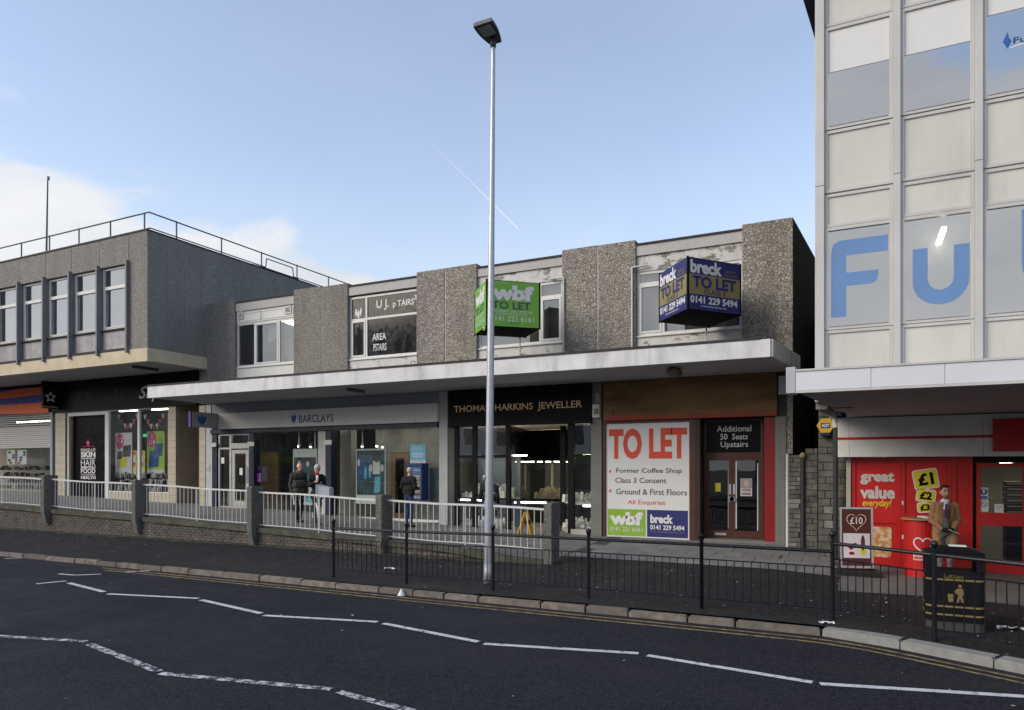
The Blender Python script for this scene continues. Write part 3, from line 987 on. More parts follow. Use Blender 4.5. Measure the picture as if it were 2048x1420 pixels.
# canopy
YC = 15.4
cx0, cx1 = XF(298, YC), XF(1541, YC)
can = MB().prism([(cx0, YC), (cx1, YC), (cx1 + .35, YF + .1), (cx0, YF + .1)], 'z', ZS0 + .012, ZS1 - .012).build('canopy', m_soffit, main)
cbox('fascia', m_fascia, can, cx0 - .01, cx1 + .005, YC - .05, YC, ZS0, ZS1, .006)
MB().prism([(cx1, YC + .001), (cx1 + .05, YC + .001), (cx1 + .40, YF - .02), (cx1 + .35, YF - .02)], 'z', ZS0 + .01, ZS1 - .004).build('end_fascia', m_fascia, can)
box('felt_edge', m_felt, can, cx0 - .02, cx1 - .20, YC - .065, YC + .02, ZS1, ZS1 + .055)
MB().prism([(cx0, YC + .022), (cx1 - .02, YC + .022), (cx1 + .33, YF - .02), (cx0, YF - .02)], 'z', ZS1 - .005, ZS1 + .03).build('felt_roof', m_felt, can)
for px_, py_, wd in ((712, 784, .46), (1349, 746, .24)):
    Yl = 16.4 if wd > .3 else 16.2
    xx = XF(px_, Yl)
    b = MB()
    if wd > .3: b.cbox(xx - .07, xx + .07, Yl - .35, Yl + .35, ZS0 - .08, ZS0, .01)
    else: b.cbox(xx - .13, xx + .13, Yl - .3, Yl + .3, ZS0 - .17, ZS0, .05)
    b.build('soffit_light', M('dirty_lamp_cover', (.13, .12, .11), .6), can)
# shell of the building
gx0, gx1 = XR, XR + .85
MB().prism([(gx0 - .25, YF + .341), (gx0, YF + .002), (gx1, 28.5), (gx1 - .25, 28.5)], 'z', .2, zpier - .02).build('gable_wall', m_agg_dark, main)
box('gable_wall', m_agg_med, main, XL, XL + .25, YF + .345, 28.5, .2, zpar)
box('rear_wall', m_agg_med, main, XL, gx1, 28.5, 28.75, .2, zpar)
MB().prism([(XL + .251, YF + .31), (gx0 - .26, YF + .31), (gx1 - .26, 28.49), (XL + .251, 28.49)], 'z', zpar - .35, zpar - .12).build('roof', m_felt, main)
MB().prism([(XL + .251, YF + .12), (gx0 - .26, YF + .12), (gx0 - .1, 24), (XL + .251, 24)], 'z', ZS0 + .02, ZS0 + .26).build('floor_slab', m_room, main)
box('room_wall', m_room, main, XL + .26, gx0 - .2, 22.0, 22.1, ZS0 + .261, zpar - .36)
for px_ in (641, 893, 1197):
    xx = XF(px_, YF)
    box('room_partition', m_room, main, xx - .06, xx + .06, YF + .35, 21.99, ZS0 + .262, zpar - .361)
for px_ in (889, 1194):
    xx = XF(px_, YF)
    box('party_wall', m_room, main, xx - .1, xx + .1, YF + .05, 23.5, .3, ZS0 + .01)
box('shop_rear_wall', m_room, main, XL + .26, gx0 - .2, 23.51, 23.6, .3, ZS0 + .01)
box('roof_pipe', m_pipe_b, main, XF(846, 18.6), XF(846, 18.6) + .04, 18.6, 18.64, zpar - .1, zpar + .28)
# curtains and sheets in the first window
x0, x1, zs, zt, tr, sp = wins[0]
def cloth(name, m, parent, xa, xb_, y, z0f, z1, folds, amp, n=40):
    mb = MB()
    for i in range(n + 1):
        t = i / n; x = xa + (xb_ - xa) * t
        yy = y + amp * math.sin(t * folds * 2 * math.pi) + amp * .5 * math.sin(t * folds * 4.7 + 1)
        mb.v += [(x, yy, z0f(t)), (x, yy, z1)]
        if i: mb.f.append((2 * i - 2, 2 * i, 2 * i + 1, 2 * i - 1))
    return mb.build(name, m, parent, smooth=True)
c = cloth('curtain', m_sheet, None, sp[2][0] + .02, sp[2][1] - .02, WY + .16, lambda t: zs + .05 + (.25 * (1 - t) if t < .3 else 0), zt - .05, 5, .035)
tag(c, 'creased pale curtain in the left upper window above the bank', 'curtain')
c = cloth('hanging_sheet', m_sheet, None, sp[1][0] + .45, sp[1][1] + .02, WY + .14, lambda t: zt - .75 + .18 * t, zt - .06, 1.2, .012)
tag(c, 'pale sheet tacked across the top of the upper window above the bank', 'sheet')
# torn vinyl on the second window
x0, x1, zs, zt, tr, sp = wins[1]
Wn = thing('window_vinyl', 'torn white vinyl lettering reading area upstairs on a dark upper window', 'lettering', ((x0 + x1) / 2, WY, zs))
p, q = sp[1]
ww = q - p
letter('p TAIRS', m_wprint, Wn, (p + ww * .52, WY + .026, tr + .22), (1, 0, 0), ww * .42, .26, .02)
letter('U J.', m_wprint, Wn, (p + ww * .18, WY + .026, tr + .22), (1, 0, 0), ww * .26, .34, .02)
letter('3', m_wprint, Wn, (p + ww * .94, WY + .026, zt - .33), (1, 0, 0), .1, .16, .02)
letter('AREA', m_wprint, Wn, (p + ww * .10, WY + .026, zs + .56), (1, 0, 0), ww * .28, .22, .02)
letter('PSTAIRS', m_wprint, Wn, (p + ww * .12, WY + .026, zs + .22), (1, 0, 0), ww * .27, .23, .01)
def blot(cx, cz, rx, rz, m, seed):
    rnd = random.Random(seed)
    po = []
    for i in range(26):
        t = 2 * math.pi * i / 26; k = rnd.uniform(.6, 1.15)
        po.append((cx + rx * k * math.cos(t), cz + rz * k * math.sin(t)))
    return po
m_tear = M('bare_dark_pane', (.003, .003, .004), .3, spec=.05)
for i, (fx, fz, rx, rz) in enumerate(((.26, .62, .34, .55), (.62, .34, .30, .42), (.82, .36, .22, .55), (.27, 1.12, .10, .2))):
    flat(blot(p + ww * fx, zs + .12 + fz * .62, rx * .55, rz * .62, m_tear, i), m_tear, Wn, (0, WY + .0285, 0), (1, 0, 0), 'tear', lift=.0)
flat(blot((sp[0][0] + sp[0][1]) / 2, zs + .62, .15, .52, m_tear, 9), m_tear, Wn, (0, WY + .0285, 0), (1, 0, 0), 'tear', lift=0)
for i, (fx, fz) in enumerate(((.45, .25), (.62, .42), (.30, .40))):
    flat(blot(sp[0][0] + (sp[0][1] - sp[0][0]) * fx, tr + fz * .5 + .05, .05, .14, m_wprint, 20 + i), m_wprint, Wn, (0, WY + .026, 0), (1, 0, 0), 'scrap', lift=0)
for k, lab in ((2, 'added grey sheet standing in for sky reflection in the upper window by the green sign'), (3, 'added grey sheet standing in for sky reflection in the upper window by the blue sign')):
    x0, x1, zs, zt, tr, sp = wins[k]
    c = cloth('reflection_sheet', M('grey_reflection', (.30, .295, .28), .9), None, x0 + .08, x1 - .08, WY + .24, lambda t: zs + .03, zt - .04, 9, .012, 70)  # added grey sheet, stands in for cloudy sky mirrored in the panes
    tag(c, lab, 'curtain')
# pale blinds behind the two right-hand windows
for k, lab in ((2, 'half drawn peach blind behind the upper window by the green sign'), (3, 'half drawn peach blind behind the upper window by the blue sign')):
    x0, x1, zs, zt, tr, sp = wins[k]
    box('window_blind', M('peach_blind', (.48, .34, .26), .8), None, x0 + .08, x1 - .08, WY + .16, WY + .17, tr, zt - .05, label=lab, cat='blind')

# ------------------------------------------------------------------ to let box signs standing on the canopy
def boxsign(A_, B_, D_, h, ht, lab, kind):
    Av, Bv, Dv = Vector(A_), Vector(B_), Vector(D_)
    Cv = Bv + Dv - Av
    z0, z1 = EYE + h, EYE + h + ht
    R = thing('box_sign', lab, 'sign', ((Av.x + Cv.x) / 2, (Av.y + Cv.y) / 2, ZS1))
    pts = [(v.x, v.y) for v in (Av, Bv, Cv, Dv)]
    cen = (Av + Cv) / 2
    ins = [((v - cen) * .985 + cen) for v in (Av, Bv, Cv, Dv)]
    MB().prism([(v.x, v.y) for v in ins], 'z', z0 + .01, z1 - .01).build('sign_box', m_blackb, R)
    for v in (Av, Bv, Cv, Dv):
        MB().tube((v.x, v.y, z0), (v.x, v.y, z1), .022, n=8).build('corner_post', m_blackb, R)
    for v in (Cv,):
        w_ = (v - cen) * .7 + cen
        MB().tube((w_.x, w_.y, ZS1 + .02), (w_.x, w_.y, z0 + .02), .02, n=8).build('leg', m_steel, R)
    faces = []
    for P_, Q_ in ((Dv, Av), (Av, Bv)):
        u = Vector((Q_.x - P_.x, Q_.y - P_.y, 0)); L = u.length; u.normalize()
        n = u.cross(Vector((0, 0, 1)))
        o = Vector((P_.x, P_.y, z0)) + n * .012
        a, b = .03, L - .03
        q = [o + u * a + Vector((0, 0, .03)), o + u * b + Vector((0, 0, .03)), o + u * b + Vector((0, 0, ht - .03)), o + u * a + Vector((0, 0, ht - .03))]
        fc = MB().add(q + [p_ - n * .008 for p_ in q], [(0, 1, 2, 3), (7, 6, 5, 4), (0, 4, 5, 1), (1, 5, 6, 2), (2, 6, 7, 3), (3, 7, 4, 0)]).build('sign_face', m_green2 if kind == 'wbf' else m_bnavy, R)
        W_ = b - a; H_ = ht - .06
        org = o + u * a + Vector((0, 0, .03))
        def tx_(s, x, z, w2, h2, m, bold=.0, **k):
            letter(s, m, fc, org + u * (x * W_) + Vector((0, 0, z * H_)), u, w2 * W_, h2 * H_, bold, **k)
        if kind == 'wbf':
            tx_('wbf', .06, .58, .84, .34, m_wprint, .055, spacing=.93)
            tx_('TO LET', .08, .385, .75, .165, m_purple, .02)
            tx_('RESTAURANT / CAFE / OFFICE USE', .06, .31, .82, .05, m_wprint)
            tx_('GROUND AND FIRST FLOOR', .16, .255, .60, .04, m_wprint)
            tx_('0141 221 6161', .05, .115, .85, .12, m_wprint)
            tx_('www.wbf.co.uk', .28, .06, .35, .035, m_purple)
            tx_('whitelaw baikie figes', .08, .935, .30, .035, m_wprint)
        else:
            bd = Vector(org)
            q = [org + u * (0) + Vector((0, 0, .30 * H_)), org + u * W_ + Vector((0, 0, .30 * H_)), org + u * W_ + Vector((0, 0, .69 * H_)), org + Vector((0, 0, .69 * H_))]
            MB().add([p_ + n * .003 for p_ in q], [(0, 1, 2, 3)]).build('gold_band', m_gold, fc, norm=False)
            tx_('breck', .02, .71, .62, .26, m_wprint, .045)
            tx_('PROPERTY\nCONSULTANTS', .67, .72, .28, .12, m_gold)
            tx_('TO LET', .06, .43, .86, .235, m_bnavy, .04, lift=.008)
            tx_('CLASS 3', .28, .325, .42, .09, m_bnavy, .01, lift=.008)
            tx_('0141 229 5494', .02, .125, .93, .145, m_wprint, .035)
            tx_('www.breckproperty.com', .22, .055, .50, .045, m_wprint, .01)
boxsign((-8.34, 15.46), (-7.30, 16.40), (-9.18, 16.38), 3.548, 1.2, 'green cube shaped to let sign standing on the canopy beside the lamp post', 'wbf')
boxsign((-3.37, 15.62), (-2.42, 16.80), (-4.28, 16.72), 3.50, 1.2, 'dark blue cube shaped to let sign with gold band on the canopy', 'breck')

# ------------------------------------------------------------------ left-hand building with the overhanging upper floor
YL = 15.62
lxr = XF(295, YL)                       # its right-hand wall
lzt, lzb, lzc = ZF(295, 460, YL), ZF(295, 695, YL), ZF(295, 722, YL)
left = thing('office_building', 'flat roofed grey aggregate building whose upper floor overhangs the shops', 'building', (-32, YL, .8))
LX0 = -46.0
wz0, wz1 = ZF(228, 657, YL), ZF(228, 533, YL)       # window band
pz0 = ZF(228, 701, YL)
finx = [XF(p, YL - .1) for p in (-72, -18, 34, 85, 137, 193, 252)]
wtr = ZF(228, 571, YL)
right_solid = finx[-1]
# front wall: panels above the windows, one solid strip at the corner
pj = sorted([LX0] + [f - .0 for f in finx] + [XF(255, YL), lxr])
tops = [LX0] + finx
for a, b in zip(tops, tops[1:]):
    MB().cbox(a + .006, b - .006, YL, YL + .22, wz1 + .02, lzt, .008).build('facade_panel', m_agg_fine, left)
MB().cbox(finx[-1] + .006, lxr - .006, YL, YL + .22, lzb, lzt, .008).build('facade_panel', m_agg_fine, left)
# side wall, in tall panels with visible joints
ys = [YL, 16.35, 17.05, 17.75, 18.5, 19.25, 20.1, 21.0, 22.0, 23.2, 24.6, 26.4, 28.6, 31, 34, 38]
for a, b in zip(ys, ys[1:]):
    MB().cbox(lxr - .22, lxr, a + .006 if a > YL else a + .001, b - .006, lzb, lzt, .008).build('side_panel', m_agg_fine, left)
    box('panel_joint', m_fin, left, lxr - .2, lxr - .008, b - .006, b + .006, lzb + .01, lzt - .01)
box('roof_edge', m_felt, left, LX0, lxr + .02, YL - .02, YL + .25, lzt, lzt + .04)
box('roof_edge', m_felt, left, lxr - .25, lxr + .02, YL + .251, 38, lzt, lzt + .04)
box('roof', m_felt, left, LX0, lxr - .23, YL + .23, 38, lzt - .35, lzt - .2)
MB().box(LX0, lxr + .015, YL - .02, YL + .2, lzc, lzb - .004).build('floor_edge', m_cream, left)
box('floor_edge', m_cream, left, lxr - .2, lxr + .015, YL + .201, 18.3, lzc + .02, lzb - .004)
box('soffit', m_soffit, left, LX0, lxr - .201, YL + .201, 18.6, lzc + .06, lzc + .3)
xx = XF(296, 16.9)
MB().cbox(xx - .06, xx + .06, 16.3, 17.3, lzc - .03, lzc + .06, .02).build('soffit_light', M('grimy_lamp', (.05, .05, .05), .6), left)
# windows between the fins
for k, (a, b) in enumerate(zip(finx, finx[1:])):
    x0, x1 = a + .05, b - .05
    Wd = MB().frame(x0, x1, wz0, wz1, YL + .10, YL + .18, .06)
    Wd.box(x0 + .061, x1 - .061, YL + .095, YL + .178, wtr - .05, wtr + .03)
    Wn = Wd.build('window', m_white, left)
    MB().frame(x0 + .10, x1 - .064, wz0 + .064, wtr - .054, YL + .085, YL + .13, .035).build('casement', m_white, Wn)
    box('pane', g_mir, Wn, x0 + .06, x1 - .06, YL + .14, YL + .146, wz0 + .06, wtr - .05)
    box('pane', g_mir, Wn, x0 + .06, x1 - .06, YL + .14, YL + .146, wtr + .03, wz1 - .06)
    box('sill', m_felt, left, x0, x1, YL + .02, YL + .2, wz0 - .05, wz0 - .002)
    box('sill_panel', m_spandrel, left, x0, x1, YL + .09, YL + .2, pz0 + .05, wz0 - .052)
    box('sill_ledge', m_felt, left, x0, x1, YL - .04, YL + .2, pz0 - .03, pz0 + .048)
    # vertical strip blinds
    bl = MB(); nn = 12
    for i in range(nn):
        xa = x0 + .11 + (x1 - x0 - .19) * i / nn
        bl.hexa([(xa, YL + .30, wz0 + .05), (xa + .105, YL + .34, wz0 + .05), (xa + .105, YL + .343, wz0 + .05), (xa, YL + .303, wz0 + .05),
                 (xa, YL + .30, wz1 - .04), (xa + .105, YL + .34, wz1 - .04), (xa + .105, YL + .343, wz1 - .04), (xa, YL + .303, wz1 - .04)])
    o = bl.build('strip_blind', m_blind, left, kind='stuff')
for f in finx:
    MB().cbox(f - .04, f + .04, YL - .12, YL + .2, ZF(252, 704, YL) - .04, ZF(252, 522, YL), .006).build('fin', m_fin, left)
box('room_wall', m_room, left, LX0, lxr - .23, YL + 3.2, YL + 3.3, lzc + .3, lzt - .36)
box('room_floor', m_room, left, LX0, lxr - .23, YL + .21, YL + 3.2, lzc + .301, lzc + .4)
# ground floor walls of the left building
YS = 18.2
xs_niche = XF(352, YS)
box('pier_wall', m_agg_med, left, xs_niche, XL - .003, 19.6, 19.8, .7, lzc + .06)
box('party_wall', m_room, left, XF(108, YS) - .1, XF(108, YS) + .1, YS + .1, 23, .6, lzc + .06)
box('rear_wall', m_cream_wall, left, LX0, xs_niche - .3, 23, 23.1, .6, lzc + .06)
box('side_wall', m_cream_wall, left, xs_niche - .5, xs_niche - .3, YS + .32, 23, .6, lzc + .06)
MB().prism([(LX0, YS + .1), (xs_niche - .3, YS + .1), (xs_niche - .3, 23), (LX0, 23)], 'z', .82, .9).build('shop_floor', m_room, left)
box('shop_ceiling', m_cream_wall, left, LX0, xs_niche - .3, YS + .15, 23, ZF(336, 808, YS) + .4, ZF(336, 808, YS) + .5)

box('corner_column', m_soffit, left, XF(398, 18.3), XL - .004, 18.25, 18.6, ZS0 + .1, lzc + .058)
box('head_board', m_black, left, LX0, XF(108, YS) - .003, YS - .05, YS + .1, ZF(60, 827, YS), lzc + .058)
# roof railing of the left building: tubes on posts
rr_ = thing('roof_railing', 'thin grey tube railing round the roof of the left building', 'railing', (-32, YL + .3, lzt))
Yrr = YL + .10; xrr = lxr - .06
rz1, rz2 = lzt + .64, lzt + .10
MB().path([(LX0, Yrr, rz1), (xrr, Yrr, rz1), (xrr, 36, rz1)], .026, 8).build('top_rail', m_rail_g, rr_)
MB().path([(LX0, Yrr, rz2), (xrr - .05, Yrr, rz2), (xrr, Yrr + .05, rz2 + .02), (xrr, 20.9, rz2 + .02)], .022, 8).build('lower_rail', m_rail_g, rr_)
MB().path([(xrr, 20.9, rz2 + .02), (xrr, 20.95, rz2 + .38), (xrr, 22.4, rz2 + .38), (xrr, 22.45, rz2 + .02), (xrr, 36, rz2 + .02)], .022, 8).build('lower_rail', m_rail_g, rr_)
for p in (-60, -10, 43, 99, 158, 221, 289):
    x = XF(p, Yrr)
    MB().tube((x, Yrr, lzt + .02), (x, Yrr, rz1 + .03), .026, n=8).build('post', m_rail_g, rr_)
for p in (353, 443, 523, 594, 657):
    y = xrr / _r(p)
    MB().tube((xrr, y, lzt + .02), (xrr, y, rz1 + .03), .026, n=8).build('post', m_rail_g, rr_)
fx_, fy_ = XF(92, 17.0), 17.0
fp = thing('flagpole', 'bare slender flagpole rising from the left roof', 'flagpole', (fx_, fy_, lzt - .2))
ftop = ZF(97, 352, 17.0)
MB().tube((fx_, fy_, lzt - .2), (fx_ + .12, fy_, ftop), .045, .026, 10).build('pole', m_rail_g, fp)
MB().box(fx_ + .10, fx_ + .20, fy_ - .03, fy_ + .03, ftop - .16, ftop - .02).build('pulley', m_rail_g, fp)
sl_x = lxr - .9
sk = thing('skylight', 'small boxy rooflight with dark cap behind the roof railing', 'skylight', (sl_x, 21.6, lzt - .2))
cbox('kerb_box', m_paper, sk, sl_x - .5, sl_x + .5, 21.0, 23.0, lzt - .2, lzt + .20, .02)
MB().prism([(sl_x - .6, lzt + .201), (sl_x + .6, lzt + .201), (sl_x + .1, lzt + .36), (sl_x - .1, lzt + .36)], 'y', 20.9, 23.1).build('cap', m_fin, sk)

# ------------------------------------------------------------------ shops under the left building
def shopthing(name, lab, px, Y): return thing(name, lab, 'shopfront', (XF(px, Y), Y, A(XF(px, Y))))
# half shuttered shop
s0 = shopthing('shopfront', 'half shuttered shopfront under the orange and blue sign', 50, YS)
xa, xe = XF(-160, YS), XF(103, YS)
z_top, z_sh, z_sill = ZF(60, 826, YS), ZF(60, 896, YS), ZF(60, 992, YS)
sl = thing('roller_shutter', 'grey slatted roller shutter pulled half way down over the left shop', 'shutter', ((xa + xe) / 2, YS, z_sh))
nsl = 17
so = None
for i in range(nsl):
    zz = z_sh + (z_top - z_sh) * i / nsl
    hh = (z_top - z_sh) / nsl
    if i > 9 and i % 1 == 0:
        hh *= .55
    MB().cbox(xa, xe - .05, YS - .02 + .012 * (i % 2), YS + .02 + .012 * (i % 2), zz, zz + hh * .93, .006).build('slat', m_shutter, sl)
box('pane', g_shop, s0, xa, xe - .05, YS + .06, YS + .066, z_sill, z_top)
box('stall_riser', m_dark, s0, xa, xe - .05, YS + .03, YS + .12, .75, z_sill)
cbox('jamb', M('blue_grey_jamb', (.28, .31, .35), .4), s0, xe - .04, xe + .12, YS - .04, YS + .14, .75, z_top, .006)
for px0, px1, l in ((14, 30, 'white price card with red and blue print'), (35, 53, 'white price card with dark product shots')):
    o = thing('window_card', l + ' in the half shuttered window', 'card', (XF((px0 + px1) / 2, YS + .1), YS + .1, ZF(px0, 930, YS)))
    x0, x1 = XF(px0, YS + .1), XF(px1, YS + .1); z0, z1 = ZF(px0, 929, YS), ZF(px0, 900, YS)
    box('card', m_paper, o, x0, x1, YS + .10, YS + .105, z0, z1)
    for i in range(5):
        cx_, cz_ = random.uniform(x0 + .12, x1 - .12), z0 + (z1 - z0) * (.12 + .18 * i)
        flat(oval(cx_, cz_, .12, .06), (m_redtext, m_gtext, m_logo)[i % 3], o, (0, YS + .10, 0), (1, 0, 0), 'print')
sg = thing('shop_sign', 'orange and cobalt striped shop sign over the shutter', 'sign', ((xa + xe) / 2, YS, z_top))
x1s, zs0, zs1 = XF(97, YS - .1), ZF(60, 827, YS - .1), ZF(60, 776, YS - .1)
box('sign_board', m_orange, sg, xa, x1s, YS - .12, YS + .03, zs0, zs1)
Hh = zs1 - zs0
for poly in ([(xa, .0), (x1s - 1.6, .0), (x1s - 5.5, .10 * Hh), (xa, .2 * Hh)], [(xa, .42 * Hh), (x1s, .40 * Hh), (x1s, .72 * Hh), (xa, .50 * Hh)], [(xa, .80 * Hh), (x1s - 3.8, .92 * Hh), (x1s - 2.0, Hh), (xa, Hh)]):
    flat([(p[0], p[1]) for p in poly], m_cobalt, sg, (0, YS - .12, zs0), (1, 0, 0), 'stripe')
# the pharmacy-style shop
s1 = shopthing('shopfront', 'shopfront with black doorway, cream tiled piers and poster window', 230, YS)
zf = ZF(250, 818, YS); zg = .74
xd0, xd1 = XF(134, YS), XF(211, YS)
xw1, xmid, xp0, xp1 = XF(216, YS), XF(276, YS), XF(336, YS), XF(352, YS)
def tiles(parent, m, x0, x1, y, z0, z1, tw, th, along='x'):
    nx = max(1, round((x1 - x0) / tw)); nz = max(1, round((z1 - z0) / th))
    tw, th = (x1 - x0) / nx, (z1 - z0) / nz
    base = None
    for i in range(nx):
        for j in range(nz):
            c0, c1 = x0 + i * tw + .004, x0 + (i + 1) * tw - .004
            e0, e1 = z0 + j * th + .004, z0 + (j + 1) * th - .004
            if base is None:
                mbt = MB().cbox(c0, c1, y - .012, y, e0, e1, .003) if along == 'x' else MB().cbox(y, y + .012, c0, c1, e0, e1, .003)
                base = mbt.build('tile', m, parent); bc = Vector(WLOC[base.name])
                b0 = (i, j)
            else:
                dd = Vector(((i - b0[0]) * tw, 0, (j - b0[1]) * th)) if along == 'x' else Vector((0, (i - b0[0]) * tw, (j - b0[1]) * th))
                inst(base, bc + dd, parent)
p1 = box('tiled_pier', m_grout, s1, XF(111, YS), XF(131, YS), YS, YS + .3, zg, zf)
tiles(p1, m_tile, XF(111, YS), XF(131, YS), YS, zg, zf, .3, .3)
p2 = box('tiled_pier', m_grout, s1, xp0, xp1, YS, YS + .3, zg, zf)
tiles(p2, m_tile, xp0, xp1, YS, zg, zf, .42, .26)
p3 = box('tiled_return', m_grout, s1, xp1 - .25, xp1 - .001, YS + .301, 19.59, zg, lzc + .05)
tiles(p3, m_tile_shade, YS + .02, 19.58, xp1, zg, zf + .1, .16, .26, along='y')
dr = MB().frame(xd0, xd1, zg, zf - .10, YS + .02, YS + .10, .07).build('door_frame', m_white, s1)
box('transom', m_white, s1, xd0, xd1, YS + .02, YS + .10, zf - .098, zf - .01)
dl = box('door', m_black, s1, xd0 + .071, xd1 - .071, YS + .22, YS + .27, zg + .08, zf - .171)
box('handle', m_paper, dl, xd1 - .14, xd1 - .10, YS + .17, YS + .215, zg + 1.0, zg + 1.15)
tt = [('MAKE-UP', .075, .01, 897, 903.5), ('SKIN', .2, .045, 903.8, 914.5), ('FRAGRANCE', .1, .02, 915, 918.8), ('HAIR', .2, 0, 919.5, 931.5), ('ESSENTIALS', .1, .04, 932.5, 936.5), ('FOOD', .15, .025, 937, 946.5), ('ACCESSORIES', .1, 0, 947.5, 951), ('HEALTH', .1, .03, 952, 958)]
Yd = YS + .215
for s_, _, bold, pa, pb in tt:
    letter(s_, m_wprint, dl, (XF(162, Yd), Yd, ZF(162, pb, Yd)), (1, 0, 0), XF(191, Yd) - XF(162, Yd), ZF(162, pa, Yd) - ZF(162, pb, Yd), bold)
def star(cx, cz, r, q=.45):
    return [(cx + (r if i % 2 == 0 else r * q) * math.sin(math.pi * i / 5), cz + (r if i % 2 == 0 else r * q) * math.cos(math.pi * i / 5)) for i in range(10)]
flat(star(XF(176, Yd), ZF(176, 886, Yd), .16), m_pink, dl, (0, Yd, 0), (1, 0, 0), 'star')
letter('superdrug', m_pink, dl, (XF(164, Yd), Yd, ZF(164, 894.5, Yd)), (1, 0, 0), XF(189, Yd) - XF(164, Yd), .06)
zsil = ZF(250, 985, YS)
fr = MB()
fr.box(xd1 + .003, xw1, YS + .02, YS + .12, zg, zf); fr.box(xmid - .06, xmid + .06, YS + .02, YS + .12, zsil + .05, zf - .05); fr.box(xw1 + .001, xp0 - .001, YS + .021, YS + .119, zf - .049, zf - .002); fr.box(xw1 + .001, xp0 - .001, YS - .01, YS + .119, zsil, zsil + .049)
fr.build('window_frame', m_white, s1)
box('stall_riser', m_tile, s1, xw1, xp0, YS + .0, YS + .14, zg, zsil - .001)
box('pane', g_shop, s1, xw1, xmid - .061, YS + .06, YS + .066, zsil + .05, zf - .05)
box('pane', g_shop, s1, xmid + .061, xp0, YS + .06, YS + .066, zsil + .05, zf - .05)
# fascia
f1 = thing('shop_sign', 'long black shop fascia with white script lettering', 'sign', (XF(250, YS), YS, zf))
box('sign_board', m_black, f1, XF(108, YS), XF(398, YS), YS - .10, YS - .003, zf + .004, lzc + .05)
letter('Superdrug', m_wprint, f1, (XF(278, YS - .1), YS - .1, ZF(278, 805, YS - .1)), (1, 0, 0), 3.6, .62, .012, shear=.35)
xq = XF(113, YS - .1)
f2 = thing('hanging_sign', 'black projecting box sign with white star outline', 'sign', (xq, YS - .6, ZF(110, 815, YS)))
ynear = xq / _r(85)
box('sign_box', m_black, f2, xq - .08, xq + .06, ynear, YS - .11, ZF(110, 819, YS), ZF(110, 765, YS))
so_ = star(0, 0, .26); si_ = star(0, 0, .15)
yc_, zc_ = (ynear + YS - .1) / 2, ZF(98, 795, (ynear + YS) / 2)
mbs = MB()
n_ = 10
mbs.v = [(xq + .066, yc_ + a, zc_ + b) for a, b in so_] + [(xq + .066, yc_ + a, zc_ + b) for a, b in si_]
mbs.f = [(i, (i + 1) % n_, n_ + (i + 1) % n_, n_ + i) for i in range(n_)]
mbs.build('star_outline', m_wprint, f2, norm=False)
letter('superdrug', m_wprint, f2, (xq + .062, yc_ - .3, zc_ - .46), (0, 1, 0), .6, .10, 0)
# inside: lamps, posters, bunting, goods
YI = YS + .35
for px0, px1, py_, yy in ((238, 274, 823, 20.0), (303, 338, 820, 20.0), (33, 100, 846, 20.5)):
    x0, x1 = XF(px0, yy), XF(px1, yy); zz = ZF(px0, py_, yy)
    box('tube_light', m_tube, None, x0, x1, yy, yy + .12, zz, zz + .06, label='lit fluorescent tube in the %s' % {238: 'poster window above the white and yellow poster', 303: 'poster window above the lime poster', 33: 'half shuttered shop'}[px0], cat='lamp')
def poster(lab, px0, px1, py0, py1, m, Y, extras=()):
    x0, x1 = XF(px0, Y), XF(px1, Y); z0, z1 = ZF(px0, py1, Y), ZF(px0, py0, Y)
    R = thing('poster', lab, 'poster', ((x0 + x1) / 2, Y, z0))
    box('poster_sheet', m, R, x0, x1, Y, Y + .012, z0, z1)
    for e in extras:
        kind, m2, a, b, c, d = e[:6]
        X0, X1, Z0, Z1 = x0 + (x1 - x0) * a, x0 + (x1 - x0) * b, z0 + (z1 - z0) * c, z0 + (z1 - z0) * d
        lift = e[7] if len(e) > 7 else .004
        if kind == 'oval': flat(oval((X0 + X1) / 2, (Z0 + Z1) / 2, (X1 - X0) / 2, (Z1 - Z0) / 2), m2, R, (0, Y, 0), (1, 0, 0), 'roundel', lift=lift)
        elif kind == 'rect': flat([(X0, Z0), (X1, Z0), (X1, Z1), (X0, Z1)], m2, R, (0, Y, 0), (1, 0, 0), 'picture', lift=lift)
        elif kind == 'tilt': flat([(X0, Z0), (X1 - (X1 - X0) * .1, Z0 + (Z1 - Z0) * .06), (X1, Z1), (X0 + (X1 - X0) * .12, Z1 - (Z1 - Z0) * .06)], m2, R, (0, Y, 0), (1, 0, 0), 'picture', lift=lift)
        elif kind == 'txt': letter(e[6], m2, R, (X0, Y, Z0), (1, 0, 0), X1 - X0, Z1 - Z0, .02, lift=lift)
    return R
m_photo = M('photo_dark', (.05, .045, .03), .4, var=.8, scale=12)
m_photob = M('photo_blue', (.04, .09, .26), .4, var=.6, scale=8)
poster('white poster with pink roundel offering three for two', 231, 264, 866, 947, m_pale, YI, (('oval', m_pink, .03, .52, .60, .98), ('txt', m_wprint, .08, .48, .76, .88, '3 2', .007), ('tilt', m_yel2, .15, .72, .15, .42), ('tilt', m_photo, .42, .95, .40, .70, '', .006), ('tilt', m_photo, .12, .42, .35, .55, '', .008)))
poster('lime green poster with pink roundel reading two for fourteen pounds', 294, 329, 863, 947, m_lime, YI, (('oval', m_pink, .0, .54, .62, .99), ('txt', m_wprint, .2, .36, .84, .93, '2', .007), ('txt', m_wprint, .10, .46, .68, .81, '£14', .007), ('rect', m_pale, 0, 1, 0, .1), ('tilt', m_photob, .1, .72, .14, .56, '', .006), ('tilt', m_photob, .4, .92, .40, .72, '', .008), ('oval', m_green, .68, .88, .74, .88)))
